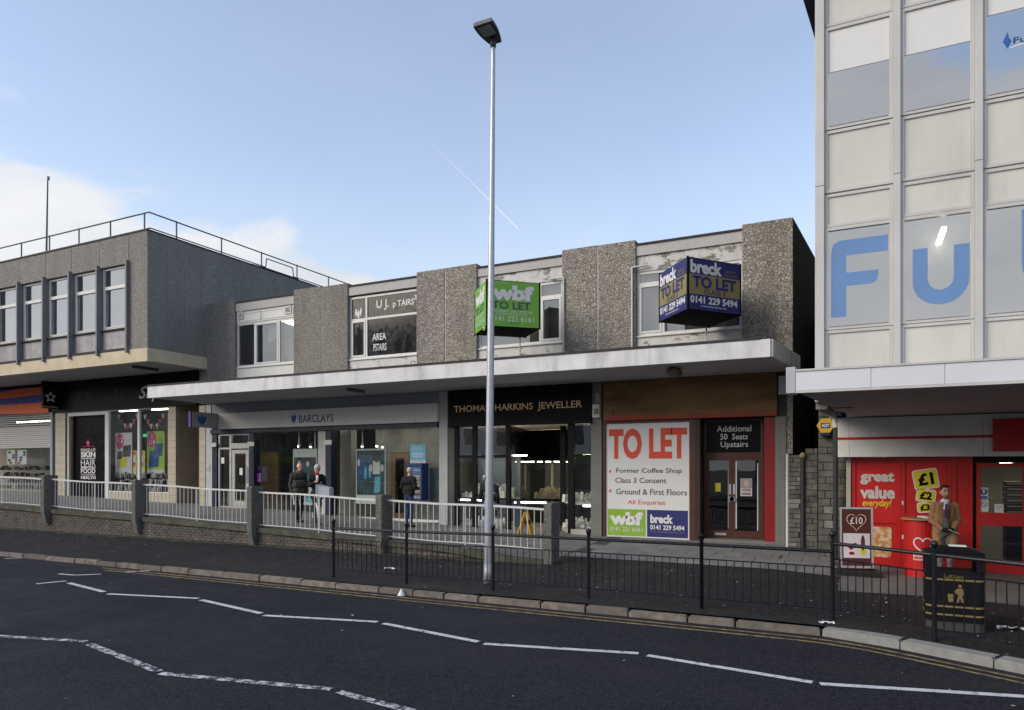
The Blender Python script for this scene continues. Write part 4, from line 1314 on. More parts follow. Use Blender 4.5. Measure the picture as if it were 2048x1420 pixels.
for px0, px1, l in ((265, 274, 'narrow yellow price poster left of the white mullion'), (278, 290, 'narrow yellow price poster right of the white mullion')):
    poster(l, px0, px1, 901, 951, m_yel2, YI + .03, (('oval', m_pink, .1, .7, .82, .97), ('oval', m_pink, .1, .7, .38, .53), ('rect', m_pale, .2, .8, .55, .75), ('rect', m_pale, .2, .8, .05, .3)))
bn = thing('bunting', 'pink and white bunting strung inside the poster window', 'bunting', (XF(276, YI), YI, zf - .6))
for c0, c1 in ((238, 274), (290, 326)):
    for i in range(7):
        t = i / 6; x = XF(c0 + (c1 - c0) * t, YI + .1); zz = ZF(c0, 826, YI) - .55 * math.sin(math.pi * t) * .8 - .05
        flat([(x - .1, zz), (x + .1, zz), (x, zz - .24)], m_pink if i % 2 else m_wprint, bn, (0, YI + .1, 0), (1, 0, 0), 'flag', lift=0)
gd = MB()
for i in range(130):
    x = random.uniform(xw1 + .1, xp0 - .1); zz = random.choice((zsil + .06, zsil + .32, zsil + .58)); h = random.uniform(.12, .24)
    gd.box(x - .05, x + .05, YS + .25, YS + .33, zz, zz + h)
gd.build('shelf_goods', M('pale_packets', (.42, .36, .38), .5, var=.6, scale=9), None, kind='stuff', label='rows of small pale packets on the shelves inside the poster window')
gd = MB()
for i in range(110):
    x = random.uniform(xa + 4, xe - .3); zz = random.choice((1.3, 1.6, 1.9, 2.2)); h = random.uniform(.1, .22)
    gd.box(x - .07, x + .07, YS + 1.4, YS + 1.6, zz, zz + h)
gd.build('shelf_goods', M('mixed_packets', (.16, .12, .12), .5, var=.8, scale=7), None, kind='stuff', label='dim mixed packets on the shelves of the half shuttered shop')
box('exit_sign', m_exit, None, XF(286, 20), XF(297, 20), 20, 20.04, ZF(286, 874, 20), ZF(286, 868, 20), label='small green lit exit sign inside the poster window', cat='sign')

# ------------------------------------------------------------------ the bank
YB = 17.85
bank = shopthing('shopfront', 'bank shopfront with navy posts and grey pilasters', 650, YF)
bz0, bz1 = ZF(436, 858.5, YB), ZF(436, 827.3, YB)
zb_sill = ZF(700, 1034, YF); zb_g = A(XF(600, YF)) - .1
bs = thing('shop_sign', 'long pale bank fascia sign with blue eagle and lettering', 'sign', (XF(650, YB), YB, bz0))
js = [436, 561.5, 688, 830.7, 875]
for a, b in zip(js, js[1:]):
    cbox('sign_panel', m_bank, bs, XF(a, YB) + .004, XF(b, YB) - .004, YB, YF + .04, bz0, bz1, .004)
letter('BARCLAYS', m_navytext, bs, (XF(598, YB), YB, ZF(598, 846.0, YB)), (1, 0, 0), XF(667, YB) - XF(598, YB), ZF(598, 830.5, YB) - ZF(598, 846, YB), .01)
eagle = [(0, -.5), (.10, -.36), (.18, -.40), (.20, -.24), (.33, -.22), (.30, -.08), (.42, .02), (.36, .10), (.46, .24), (.40, .30), (.42, .44), (.28, .40), (.20, .28), (.12, .30), (.13, .42), (.05, .5), (-.10, .47), (-.14, .40), (-.08, .38), (-.06, .28), (-.20, .28), (-.30, .40), (-.43, .44), (-.40, .30), (-.46, .22), (-.36, .10), (-.42, 0), (-.31, -.08), (-.33, -.22), (-.20, -.24), (-.18, -.40), (-.10, -.36)]
ez = (ZF(587, 828, YB) + ZF(587, 848, YB)) / 2; eh = ZF(587, 828, YB) - ZF(587, 848, YB)
flat([(XF(587.5, YB) + p[0] * eh * .78, ez + p[1] * eh) for p in eagle], m_logo, bs, (0, YB, 0), (1, 0, 0), 'eagle_emblem')
box('upper_band', m_greyblue, bank, XF(423, YF), XF(878, YF), YF - .02, YF + .05, bz1 + .002, ZS0 + .005)
# projecting sign
xq = XF(436, YB) - .02
yn = xq / _r(381)
hs = thing('hanging_sign', 'grey projecting bank sign with blue eagle', 'sign', (xq, (yn + YB) / 2, bz0))
box('sign_box', M('bank_sign_grey', (.34, .35, .38), .5), hs, xq - .10, xq, yn + .05, YB - .01, bz0 + .03, bz1 + .0)
box('sign_edge', M('violet_edge', (.05, .04, .22), .5), hs, xq - .104, xq + .004, yn, yn + .049, bz0 + .02, bz1 + .01)
yc_ = (yn + YB) / 2 - .1; zc_ = (bz0 + bz1) / 2; eh2 = (bz1 - bz0) * .66
flat([(yc_ + p[0] * eh2 * 1.15, zc_ + p[1] * eh2) for p in eagle], m_logo, hs, (xq, 0, 0), (0, 1, 0), 'eagle_emblem')
# piers and posts
def pil(name, m, px0, px1, z0, z1, yo=0.0, dep=.3, par=None):
    return cbox(name, m, par or bank, XF(px0, YF), XF(px1, YF), YF + yo, YF + yo + dep, z0, z1, .004)
hz = bz0 - .004
tp = pil('tiled_pier', m_grout, 399, 411, zb_g, ZS0, -.03, .3)
tiles(tp, m_tile, XF(399, YF - .03), XF(411, YF - .03), YF - .03, zb_g, ZS0 - .02, .3, .3)
pil('pilaster', M('pale_metal_pilaster', (.42, .43, .45), .5), 411.3, 425, zb_g, ZS0, -.02)
box('letter_plate', m_alu_d, bank, XF(414, YF), XF(421, YF), YF - .035, YF - .021, ZF(414, 942, YF), ZF(414, 928, YF))
pil('post', m_navy, 425.4, 433.5, zb_g, hz - .16)
box('header', m_navy, bank, XF(423, YF), XF(876, YF), YF - .06, YF + .2, hz - .15, hz)
pil('post', m_navy, 499.5, 509, zb_g, hz - .16, -.04)
pil('pilaster', M('pale_metal_pilaster2', (.46, .46, .455), .5), 635, 651.5, zb_g, hz - .16, .02)
pil('post', m_navy, 652.5, 664, zb_g, hz - .16, -.05)
for pp in (429, 504, 658):
    box('post_collar', m_alu_d, bank, XF(pp, YF) - .16, XF(pp, YF) + .16, YF - .065, YF - .052, hz - .62, hz - .47)
pil('pilaster', M('pale_metal_pilaster3', (.40, .42, .43), .5), 879.5, 896.5, A(XF(890, YF)) - .1, ZS0, -.04)
zd0, zd1 = A(XF(480, YF)), hz - .16
ent = MB().frame(XF(435, YF), XF(498, YF), zd0, zd1, YF + .04, YF + .12, .06)
ent.box(XF(457, YF), XF(461, YF), YF + .038, YF + .122, zd0 + .061, zd1 - .061)
ent.box(XF(461.2, YF), XF(497, YF) - .03, YF + .041, YF + .119, ZF(470, 897, YF), ZF(470, 893, YF) + .12)
ent.build('door_frame', m_alu_d, bank)
dz_ = ZF(470, 898, YF)
D = MB().frame(XF(462, YF), XF(497, YF) - .06, zd0 + .065, dz_ - .03, YF + .05, YF + .11, .13, .2).build('door', m_alu_d, bank)
box('door_glass', g_shop, D, XF(462, YF) + .13, XF(497, YF) - .19, YF + .075, YF + .081, zd0 + .27, dz_ - .16)
MB().tube((XF(494, YF), YF + .0, zd0 + .9), (XF(494, YF), YF + .0, zd0 + 1.5), .018).build('handle', m_steel, D)
box('notice', m_paper, D, XF(476, YF), XF(482, YF), YF + .068, YF + .073, ZF(476, 950, YF), ZF(476, 936, YF))
box('fanlight', g_shop, bank, XF(462, YF), XF(497, YF) - .06, YF + .075, YF + .081, dz_ + .20, zd1 - .06)
box('side_light', g_shop, bank, XF(435, YF) + .06, XF(457, YF), YF + .075, YF + .081, zd0 + .07, zd1 - .06)
box('side_light_rail', m_alu_d, bank, XF(435, YF) + .061, XF(457, YF) - .001, YF + .045, YF + .115, ZF(440, 897, YF) - .03, ZF(440, 897, YF) + .03)
for a, b in ((509, 635), (664, 877)):
    x0, x1 = XF(a, YF) + .005, XF(b, YF) - .005
    box('pane', g_shop, bank, x0, x1, YF + .10, YF + .106, zb_sill, hz - .151)
    cbox('sill', m_white, bank, x0, x1, YF + .0, YF + .2, zb_sill - .08, zb_sill - .001, .008)
    box('stall_riser', M('grey_riser', (.10, .105, .115), .6), bank, x0, x1, YF + .05, YF + .18, zb_g, zb_sill - .081)
# inside the bank
box('back_wall', m_cream_wall, bank, XF(765, YF + 2), XF(886, YF + 1), YF + 1.6, YF + 1.7, .4, ZS0)
box('back_wall', M('dark_screen', (.06, .055, .05), .8), bank, XF(425, YF) + .3, XF(765, YF + 2) - .01, YF + 3.2, YF + 3.3, .4, ZS0)
box('bank_ceiling', M('bank_ceiling_tile', (.30, .29, .26), .9), bank, XF(425, YF), XF(886, YF), YF + .25, YF + 3.2, hz + .02, hz + .1)
for px_ in (530, 580, 625, 690, 740, 800, 850):
    x_ = XF(px_, YF + 1.0)
    box('ceiling_light_and_fill', m_panel, bank, x_ - .3, x_ + .3, YF + .7, YF + 1.3, hz - .0, hz + .015)  # fill panels added to brighten the bank, not known fittings
box('inner_column', M('inner_column', (.42, .40, .34), .8), bank, XF(684, YF + .9), XF(706, YF + .9), YF + .8, YF + 1.1, .5, hz)
ox = box('inner_door', m_oak, bank, XF(519, YF + 2.0), XF(555, YF + 2.0), YF + 2.0, YF + 2.08, .6, ZF(519, 905, YF + 2))
box('handle', m_steel, ox, XF(553, YF + 2.0) - .1, XF(553, YF + 2.0), YF + 1.95, YF + 1.99, 1.6, 1.7)
gr = MB().frame(XF(781, YF + 1.5), XF(818, YF + 1.5), .55, ZF(781, 904, YF + 1.5), YF + 1.50, YF + 1.58, .22).build('screen_frame', m_oak, bank)
for i in range(6):
    x = XF(781, YF + 1.5) + .22 + i * (XF(818, YF + 1.5) - XF(781, YF + 1.5) - .44) / 5
    box('screen_bar', m_blackm, gr, x - .02, x + .02, YF + 1.50, YF + 1.54, .78, ZF(781, 904, YF + 1.5) - .22)
for i in range(9):
    zz = .9 + i * .24
    box('screen_bar', m_blackm, gr, XF(781, YF + 1.5) + .22, XF(818, YF + 1.5) - .22, YF + 1.545, YF + 1.57, zz - .02, zz + .02)
for pp, py_ in ((598, 889), (622, 890), (725, 889), (754, 888), (765, 890)):
    x, zz = XF(pp, YF + .6), ZF(pp, py_, YF + .6)
    R = thing('spotlight', 'small lit spotlight aimed at the %s poster board in the bank window' % ('smiling face' if pp < 640 else 'blue bottle'), 'lamp', (x, YF + .6, zz), 'spotlights over the %s poster' % ('face' if pp < 640 else 'bottle'))
    MB().tube((x, YF + .6, zz + .04), (x + .03, YF + .55, zz - .07), .04, .05, 10).build('lamp_can', m_alu_d, R)
    MB().tube((x + .03, YF + .548, zz - .072), (x + .032, YF + .545, zz - .08), .035, .035, 10).build('bulb', m_spot, R)
YP = YF + .35
m_teal = M('poster_teal', (.045, .075, .10), .4, var=.6, scale=3)
m_face = M('print_skin', (.50, .36, .28), .6, var=.15, scale=8)
m_hairp = M('print_hair', (.08, .05, .035), .6)
poster('tall poster board of a smiling face on dark teal in the narrow bank window', 586, 634, 898, 1009, m_paper, YP, (('rect', m_teal, .04, .96, .38, .85), ('oval', m_hairp, .12, .40, .48, .83), ('oval', m_face, .17, .37, .56, .80, '', .006), ('oval', m_paper, .56, .68, .68, .78, '', .006), ('oval', m_cyan, .45, .72, .42, .52, '', .006), ('rect', m_cyan, .50, .8, .05, .2)))
poster('tall poster board of blue bottles and a bow tie figure in the wide bank window', 712, 771, 898, 1007, m_paper, YP, (('rect', m_teal, .03, .97, .16, .97), ('rect', m_photob, .03, .5, .45, .8, '', .006), ('oval', m_cyan, .28, .38, .44, .68, '', .008), ('oval', m_cyan, .44, .52, .46, .68, '', .008), ('rect', m_paper, .58, .82, .54, .78, '', .008), ('oval', m_hairp, .58, .84, .76, .92, '', .008), ('tilt', m_cyan, .62, .84, .20, .50, '', .008), ('oval', m_pale, .45, .57, .58, .72, '', .010), ('oval', m_pale, .83, .95, .58, .72, '', .010), ('oval', m_paper, .06, .14, .68, .82, '', .008)))
for pp in (597, 629, 724, 761):
    x = XF(pp, YP)
    box('poster_cable', m_wprint, bank, x - .02, x + .02, YP + .015, YP + .03, ZF(pp, 898, YP) - .01, hz + .02)
poster('light blue free cash withdrawals poster above the cash machine', 820, 851, 889, 926, m_cyan, YF + .03, (('rect', m_paper, 0, 1, 0, .13), ('txt', m_wprint, .16, .82, .72, .90, 'Free cash\nwithdrawals'), ('rect', m_wprint, .14, .84, .50, .54), ('rect', m_wprint, .12, .88, .41, .45), ('rect', m_wprint, .2, .8, .32, .36), ('txt', m_redtext, .12, .9, .03, .10, 'LINK  VISA', .007)))
for px0, px1, py0, py1, m_, l in ((510, 517, 932, 942, m_navy, 'small navy notice on the bank window glass'), (510, 518, 946, 964, M('violet_notice', (.16, .05, .22), .5), 'violet notice on the bank window glass'), (520, 531, 932, 962, m_navy, 'larger navy opening hours panel on the bank window glass'), (441, 447, 915, 927, m_paper, 'white notice on the bank side light')):
    box('notice', m_, None, XF(px0, YF), XF(px1, YF), YF + .03 if px0 < 500 else YF + .09, YF + .036 if px0 < 500 else YF + .096, ZF(px0, py1, YF), ZF(px0, py0, YF), label=l, cat='notice')
atm = thing('cash_machine', 'blue framed cash machine set in the bank window', 'cash machine', (XF(835, YF), YF, A(XF(835, YF)) + .7))
ax0, ax1 = XF(817, YF), XF(851, YF); az0, az1 = ZF(819, 1000, YF), ZF(819, 927, YF)
m_atm = M('machine_blue', (.025, .05, .15), .4)
fr = MB().frame(ax0, ax1, az0, az1, YF - .12, YF + .12, .07).build('surround', m_atm, atm)
box('panel', m_steel, atm, ax0 + .071, ax1 - .071, YF - .02, YF + .1, az0 + .071, az1 - .34)
sc_ = box('screen', M('machine_screen', (.09, .20, .42), .2), atm, ax0 + .071, ax1 - .071, YF - .05, YF + .1, az1 - .33, az1 - .071)
letter('hole in the wall', m_wprint, sc_, (ax0 + .13, YF - .05, az1 - .24), (1, 0, 0), ax1 - ax0 - .26, .09, 0)
for i in range(3):
    cbox('slot', m_steel, atm, ax0 + .12, ax1 - .12, YF - .08, YF - .021, az0 + .18 + i * .22, az0 + .27 + i * .22, .02)
cbox('privacy_wing', m_atm, atm, ax1 + .002, ax1 + .06, YF - .3, YF + .1, az0, az1, .01)
box('pane_panel', M('grey_back_panel', (.12, .13, .14), .6), bank, ax1 + .065, XF(876, YF), YF + .12, YF + .15, zb_sill, ZF(860, 935, YF))

# ------------------------------------------------------------------ jeweller
YJ = 17.86
jz0 = ZF(896, 851, YJ)
js_ = thing('shop_sign', 'glossy black jeweller fascia with gold serif lettering', 'sign', (XF(1040, YJ), YJ, jz0))
jx0, jx1 = XF(897, YJ), XF(1182, YJ)
box('sign_board', m_black, js_, jx0, jx1, YJ, YF + .1, jz0, ZS0 - .002)
box('sign_edge', m_blackm, js_, jx0 - .01, jx1 + .01, YJ - .03, YF, jz0 - .05, jz0 - .002)
letter('THOMAS  HARKINS  JEWELLER', m_goldtext, js_, (XF(908, YJ), YJ, ZF(908, 829, YJ)), (1, 0, 0), XF(1164, YJ) - XF(908, YJ), ZF(908, 812, YJ) - ZF(908, 829, YJ), .012)
jw = shopthing('shopfront', 'black framed jeweller shopfront with recessed lobby and lit displays', 1040, YF)
jg = A(XF(1040, YF)) - .02
jt = jz0 - .052
def jpost(px, Y, w=.07, z1=None, par=None):
    x = XF(px, Y)
    return cbox('post', m_blackm, jw, x - w, x + w, Y - .05, Y + .06, jg, z1 or jt, .005)
cbox('jamb', M('dark_grey_jamb', (.07, .072, .075), .5), jw, XF(897, YF), XF(911, YF), YF - .02, YF + .3, jg, jt, .005)
box('jamb_trim', m_alu_d, jw, XF(911, YF) + .003, XF(911, YF) + .04, YF - .02, YF + .05, jg, jt)
for px in (914, 950, 1017): jpost(px, YF)
zsh = ZF(960, 995, YF); ztr = ZF(960, 913, YF); zbs = ZF(960, 1056, YF)
xg = [XF(p, YF) for p in (914, 950, 1017)]
for a, b in zip(xg, xg[1:]):
    box('transom', m_blackm, jw, a + .071, b - .071, YF - .03, YF + .04, ztr - .04, ztr + .04)
    box('shelf_edge', m_blackm, jw, a + .071, b - .071, YF - .04, YF + .05, zsh - .05, zsh)
    box('bottom_rail', m_blackm, jw, a + .071, b - .071, YF - .03, YF + .05, jg, zbs)
    box('bottom_bead', m_white, jw, a + .071, b - .071, YF - .045, YF - .031, zbs - .03, zbs)
    box('pane', g_shop, jw, a + .07, b - .07, YF + .0, YF + .006, zbs + .001, ztr - .041)
    box('pane', g_mid, jw, a + .07, b - .07, YF + .0, YF + .006, ztr + .041, jt)
# lobby: glazed side running back on the left, splayed bay on the right
yb2 = 20.6
x_l = xg[2]; x_l2 = XF(1060, yb2)
x_r0, x_r1, x_r2 = XF(1126, 18.75), XF(1143, YF), XF(1181, YF)
def wallglass(p, q, z0, z1, m, name='pane', th=.006):
    p, q = Vector((*p, 0)), Vector((*q, 0)); d = (q - p).normalized(); n = Vector((-d.y, d.x, 0)) * th
    return MB().hexa([(p.x, p.y, z0), (q.x, q.y, z0), (q.x + n.x, q.y + n.y, z0), (p.x + n.x, p.y + n.y, z0), (p.x, p.y, z1), (q.x, q.y, z1), (q.x + n.x, q.y + n.y, z1), (p.x + n.x, p.y + n.y, z1)]).build(name, m, jw)
zdd = ZF(1070, 918, 20)
wallglass((x_l + .05, YF + .1), (x_l2, yb2), jg + .1, ztr, g_shop)
wallglass((x_l2, yb2), (x_r0, yb2 + .1), jg + .1, ztr, g_shop)
wallglass((x_l + .02, YF + .1), (x_l2, yb2), ztr, jt, m_black, 'blind_panel', .03)
wallglass((x_l2, yb2 - .04), (x_r0, yb2 - .04), ztr - .1, jt, m_black, 'blind_panel', .03)
cbox('post', m_blackm, jw, x_r0 - .07, x_r0 + .07, 18.70, 18.82, jg, jt, .005)
cbox('post', m_blackm, jw, x_r1 - .09, x_r1 + .09, YF - .06, YF + .07, jg, jt, .005)
wallglass((x_r0, 18.75), (x_r1, YF), jg + .12, jt, g_shop)
box('pane', g_shop, jw, x_r1 + .09, x_r2, YF, YF + .006, jg + .12, ztr - .03)
box('pane', g_mid, jw, x_r1 + .09, x_r2, YF, YF + .006, ztr + .03, jt)
box('transom', m_blackm, jw, x_r1 + .091, x_r2, YF - .03, YF + .04, ztr - .029, ztr + .029)
wallglass((x_r0 + .06, 18.70), (x_r1 - .08, YF + .03), ztr - .03, ztr + .03, m_blackm, 'transom', .05)
MB().prism([(x_r0 - .02, 18.7), (x_r1, YF - .06), (x_r2, YF - .06), (x_r2, YF + 1.2), (x_r0, YF + 1.2)], 'z', jg - .05, jg + .12).build('bay_plinth', M('pale_plinth', (.40, .38, .35), .6), jw)
MB().prism([(x_r0 + .03, 18.76), (x_r1, YF + .02), (x_r2, YF + .02), (x_r2, YF + 1.2), (x_r0 + .03, YF + 1.2)], 'z', ZF(1150, 1006, YF) - .05, ZF(1150, 1006, YF)).build('bay_shelf', m_white, jw)
MB().prism([(x_r0 + .06, YF + 1.2), (x_r2, YF + 1.2), (x_r2, YF + 1.26), (x_r0 + .06, YF + 1.26)], 'z', jg + .1, jt).build('bay_back', m_dark, jw)
MB().prism([(XF(897, YF), YF + .1), (XF(1182, YF), YF + .1), (XF(1182, YF), 23), (XF(897, YF), 23)], 'z', jt + .02, jt + .1).build('lobby_ceiling', M('lobby_ceiling_paint', (.46, .40, .32), .8), jw)
MB().prism([(xg[2], YF + .02), (x_r0, YF + .02), (x_r0, yb2), (x_l2, yb2)], 'z', jg - .02, jg + .035).build('lobby_floor', M('terracotta_mat', (.20, .15, .13), .8), jw)
# left display: shelves behind glass
sh = MB().box(XF(897, YF) + .3, xg[2] - .08, YF + .03, YF + .95, zsh - .05, zsh - .01).build('display_shelf', m_white, jw)
MB().box(XF(897, YF) + .3, xg[2] - .08, YF + .03, YF + .95, zbs - .05, zbs - .01).build('display_shelf', m_white, jw)
box('display_back', M('display_backing', (.10, .115, .13), .6), jw, XF(897, YF) + .3, xg[2] - .08, YF + .96, YF + 1.0, zbs, ztr)
for x0, x1, yy, zz in ((xg[0] + .1, xg[0] + .4, YF + .05, zsh - .10), (xg[0] + .55, xg[1] + .6, YF + .05, zsh - .10)):
    box('strip_light', m_tubew, jw, x0, x1, yy, yy + .05, zz, zz + .035)
zc2 = ZF(1070, 1000, 19.6)
cxa, cxb = XF(1024, 19.6), XF(1126, 19.6)
box('display_shelf', m_blackm, jw, cxa + .1, cxb, yb2 + .15, yb2 + 1.2, ZF(1070, 998, yb2) - .06, ZF(1070, 998, yb2))
box('strip_light', m_tubew, jw, XF(1036, yb2), XF(1089, yb2), yb2 + .12, yb2 + .15, ZF(1060, 1005, yb2) - .03, ZF(1060, 1005, yb2) + .02)
box('lobby_back', M('lobby_grey', (.10, .10, .095), .6), jw, cxa, cxb + .6, yb2 + 1.6, yb2 + 1.65, jg, jt)
box('inner_frame', M('pale_frame', (.45, .42, .34), .6), jw, XF(1102, yb2 + 1.5), XF(1106, yb2 + 1.5), yb2 + 1.5, yb2 + 1.58, jg, ZF(1102, 929, yb2 + 1.5))
for i in range(6):
    px = 1028 + i * 17
    MB().box(XF(px, yb2), XF(px, yb2) + .14, yb2 + .5, yb2 + .6, ZF(px, 924, yb2), ZF(px, 924, yb2) + .025).build('spot_lamp', m_spot, jw)
for x_, y_ in ((xg[0] + .5, YF + .5), (xg[1] + .4, YF + .5), (xg[1] + 1.2, YF + .5), (cxa + 1.0, yb2 + .6), (cxa + 1.8, yb2 + .6), (x_r1 + .4, YF + .5)):
    box('ceiling_light_and_fill', m_fill_goods, jw, x_ - .22, x_ + .22, y_ - .1, y_ + .1, ztr + .02, ztr + .04)  # hidden fill panels added above the goods to brighten the displays
m_jewel = M('jewellery_cards', (.62, .60, .55), .5, var=.5, scale=18)
m_jewel2 = M('tan_pads', (.52, .43, .30), .6, var=.4, scale=12)
def goods(x0, x1, y0, y1, z, n, hmin, hmax, m, lab, w=.035):
    g = MB()
    for i in range(n):
        x = random.uniform(x0, x1); y = random.uniform(y0, y1); h = random.uniform(hmin, hmax); ww = w * random.uniform(.6, 1.4)
        if i % 4 == 0: g.tube((x, y, z), (x, y, z + h * .7), ww, ww * .3, 7); g.ball((x, y, z + h * .75), ww * .8, 6, 4)
        elif i % 4 == 1: g.hexa([(x - ww, y, z), (x + ww, y, z), (x + ww, y + .03, z), (x - ww, y + .03, z), (x - ww, y + .06, z + h), (x + ww, y + .06, z + h), (x + ww, y + .07, z + h), (x - ww, y + .07, z + h)])
        else: g.box(x - ww, x + ww, y, y + ww, z, z + h * .6)
    return g.build('jewellery_display', m, None, kind='stuff', label=lab)
goods(xg[0] + .1, xg[2] - .15, YF + .12, YF + .55, zsh - .008, 260, .06, .20, m_jewel, 'close rows of small white jewellery cards on the left display shelf')
goods(xg[0] + .1, xg[2] - .15, YF + .55, YF + .9, zsh - .008, 40, .2, .5, m_jewel, 'taller white jewellery stands at the back of the left display')
goods(xg[0] + .1, xg[2] - .15, YF + .12, YF + .8, zbs - .008, 120, .12, .34, m_jewel, 'white ring and necklace stands in the low left display')
goods(cxa + .2, cxb - .1, yb2 + .2, yb2 + 1.0, ZF(1070, 998, yb2) + .002, 240, .10, .42, m_jewel2, 'tan jewellery pads and stands crowded on the lobby display')
goods(x_r0 + .12, x_r2 - .05, YF + .35, YF + 1.0, ZF(1150, 1006, YF) + .002, 110, .08, .34, m_jewel, 'bright watches and stands on the right bay shelf')
goods(x_r0 + .2, x_r2 - .05, YF + .25, YF + .8, jg + .122, 80, .12, .3, m_jewel, 'small clocks and glassware at the foot of the right bay')
box('strip_light', m_tubew, jw, x_r1 + .3, x_r2 - .05, YF + .1, YF + .14, ZF(1150, 1006, YF) - .10, ZF(1150, 1006, YF) - .06)
for i, (px, py) in enumerate(((1166, 1052), (1178, 1056), (1171, 1066), (1180, 1067))):
    x, z = XF(px, YF + .12), ZF(px, py, YF + .12)
    ck = thing('clock', ('larger' if i < 2 else 'smaller') + ' round white faced mantel clock standing in the right bay window', 'clock', (x, YF + .12, z - .06), ('larger' if i < 2 else 'smaller') + ' mantel clocks in the right bay')
    MB().tube((x, YF + .10, z), (x, YF + .17, z), .075 if i < 2 else .055, n=18).build('case', M('clock_case', (.30, .13, .07), .4), ck)
    MB().tube((x, YF + .09, z), (x, YF + .099, z), .058 if i < 2 else .042, n=18).build('dial', m_paper, ck)
    box('hand', m_black, ck, x - .004, x + .004, YF + .084, YF + .089, z, z + .038)
# grey mosaic pier with alarm boxes
pr = cbox('mosaic_pier', m_mosaic, main, XF(1183, YF), XF(1204.5, YF), YF - .06, YF + .3, jg - .05, ZS0 - .001, .004)
al = thing('alarm_box', 'weathered white alarm box on the mosaic pier beside the jeweller sign', 'alarm box', (XF(1192, YF), YF - .1, ZF(1192, 836, YF)))
cbox('case', m_paper, al, XF(1185.5, YF - .1), XF(1200, YF - .1), YF - .16, YF - .061, ZF(1185, 836, YF - .1), ZF(1185, 809, YF - .1), .015)
box('badge', m_gold, al, XF(1188.5, YF - .16), XF(1197, YF - .16), YF - .166, YF - .161, ZF(1188, 829, YF - .1), ZF(1188, 818, YF - .1))
cbox('meter_cover', M('dull_cover', (.30, .30, .30), .6), al, XF(1190.5, YF - .1), XF(1199.5, YF - .1), YF - .10, YF - .061, ZF(1190, 806, YF - .1), ZF(1190, 786, YF - .1), .006)

# ------------------------------------------------------------------ the empty unit
YE = 17.88
cf = shopthing('shopfront', 'empty brown timber shopfront with double doors and red side panel', 1400, YF)
cg = A(XF(1400, YF)) - .02
sb = thing('shop_sign', 'blank stained brown signboard left over the empty unit', 'sign', (XF(1380, YE), YE, ZF(1205, 842, YE)))
t = MT('stained_sign_board')
cA = t.ramp(t.noise(1.3, 6, .6, (.5, 1, 2.5)), [(.30, (.085, .045, .022)), (.52, (.20, .11, .046)), (.75, (.28, .17, .08))])
sepn = t.node('ShaderNodeSeparateXYZ'); t.lk(t.pos, sepn.inputs[0])
zA, zB = ZF(1205, 842, YE), ZF(1205, 822, YE)
hgt = t.math('DIVIDE', t.math('SUBTRACT', sepn.outputs[2], zA), zB - zA)
edge = t.math('ADD', hgt, t.math('MULTIPLY', t.noise(3, 5), .9))
cA = t.mix(t.ramp(edge, [(.55, .8), (1.0, 0.0)]), cA, (.33, .04, .035))
t.col(cA)
m_stain = t.fin(.7, 0, .3)
cbox('sign_board', m_stain, sb, XF(1206, YE), XF(1554, YE), YE, YF + .1, zA, ZS0 - .003, .006)
for px, py in ((1226, 824), (1227, 829), (1328, 819), (1396, 816)):
    x, z = XF(px, YE), ZF(px, py, YE)
    MB().tube((x, YE - .004, z), (x, YE + .003, z), .022, n=10).build('bolt_hole', m_black, sb)
ct = zA - .004
fr = MB()
fr.box(XF(1205, YF), XF(1211.5, YF), YF - .02, YF + .2, cg, ct); fr.box(XF(1379.5, YF), XF(1391, YF), YF - .02, YF + .2, cg, ct)
fr.box(XF(1211.6, YF), XF(1379.4, YF), YF - .019, YF + .19, ct - .07, ct - .002)
fr.build('timber_frame', m_wood, cf)
box('window_back', m_dark, cf, XF(1212, YF), XF(1379, YF), YF + .08, YF + .12, cg, ct - .071)
bd = thing('to_let_board', 'big white to let board in the window of the empty unit', 'board', (XF(1295, YF), YF, ZF(1212, 1077, YF)))
YT = YF + .02
bx0, bx1 = XF(1212.3, YT), XF(1378.6, YT); b0, b1 = ZF(1296, 1080, YT), ZF(1296, 845.5, YT)
box('board_sheet', m_paper, bd, bx0, bx1, YT, YT + .05, b0, b1)
BW, BH = bx1 - bx0, b1 - b0
def bt(s_, x, z, w_, h_, m, bold=.01, par=None, lift=.004, **k):
    letter(s_, m, par or bd, (bx0 + x * BW, YT, b0 + z * BH), (1, 0, 0), w_ * BW, h_ * BH, bold, lift=lift, **k)
bt('TO LET', .035, .69, .94, .265, m_redtext, .045)
bt('* ', .035, .57, .035, .03, m_redtext, .02)
bt('*', .035, .40, .035, .03, m_redtext, .02)
bt('Former Coffee Shop', .125, .56, .79, .053, m_gtext, .012)
bt('Class 3 Consent', .115, .485, .62, .046, m_gtext, .012)
bt('Ground & First Floors', .125, .385, .85, .05, m_gtext, .012)
bt('All Enquiries', .27, .29, .45, .05, m_redtext, .008)
flat([(bx0 + .02 * BW, b0 + .028 * BH), (bx0 + .488 * BW, b0 + .028 * BH), (bx0 + .488 * BW, b0 + .258 * BH), (bx0 + .02 * BW, b0 + .258 * BH)], m_green, bd, (0, YT, 0), (1, 0, 0), 'agent_panel')
flat([(bx0 + .505 * BW, b0 + .028 * BH), (bx0 + .985 * BW, b0 + .028 * BH), (bx0 + .985 * BW, b0 + .258 * BH), (bx0 + .505 * BW, b0 + .258 * BH)], m_bnavy, bd, (0, YT, 0), (1, 0, 0), 'agent_panel')
bt('wbf', .045, .12, .41, .115, m_wprint, .055, lift=.008, spacing=.93)
bt('0141 221 6161', .05, .065, .40, .04, m_wprint, 0, lift=.008)
bt('breck', .545, .145, .27, .075, m_wprint, .045, lift=.008)
bt('0141 229 5494', .545, .09, .40, .042, m_wprint, .03, lift=.008)
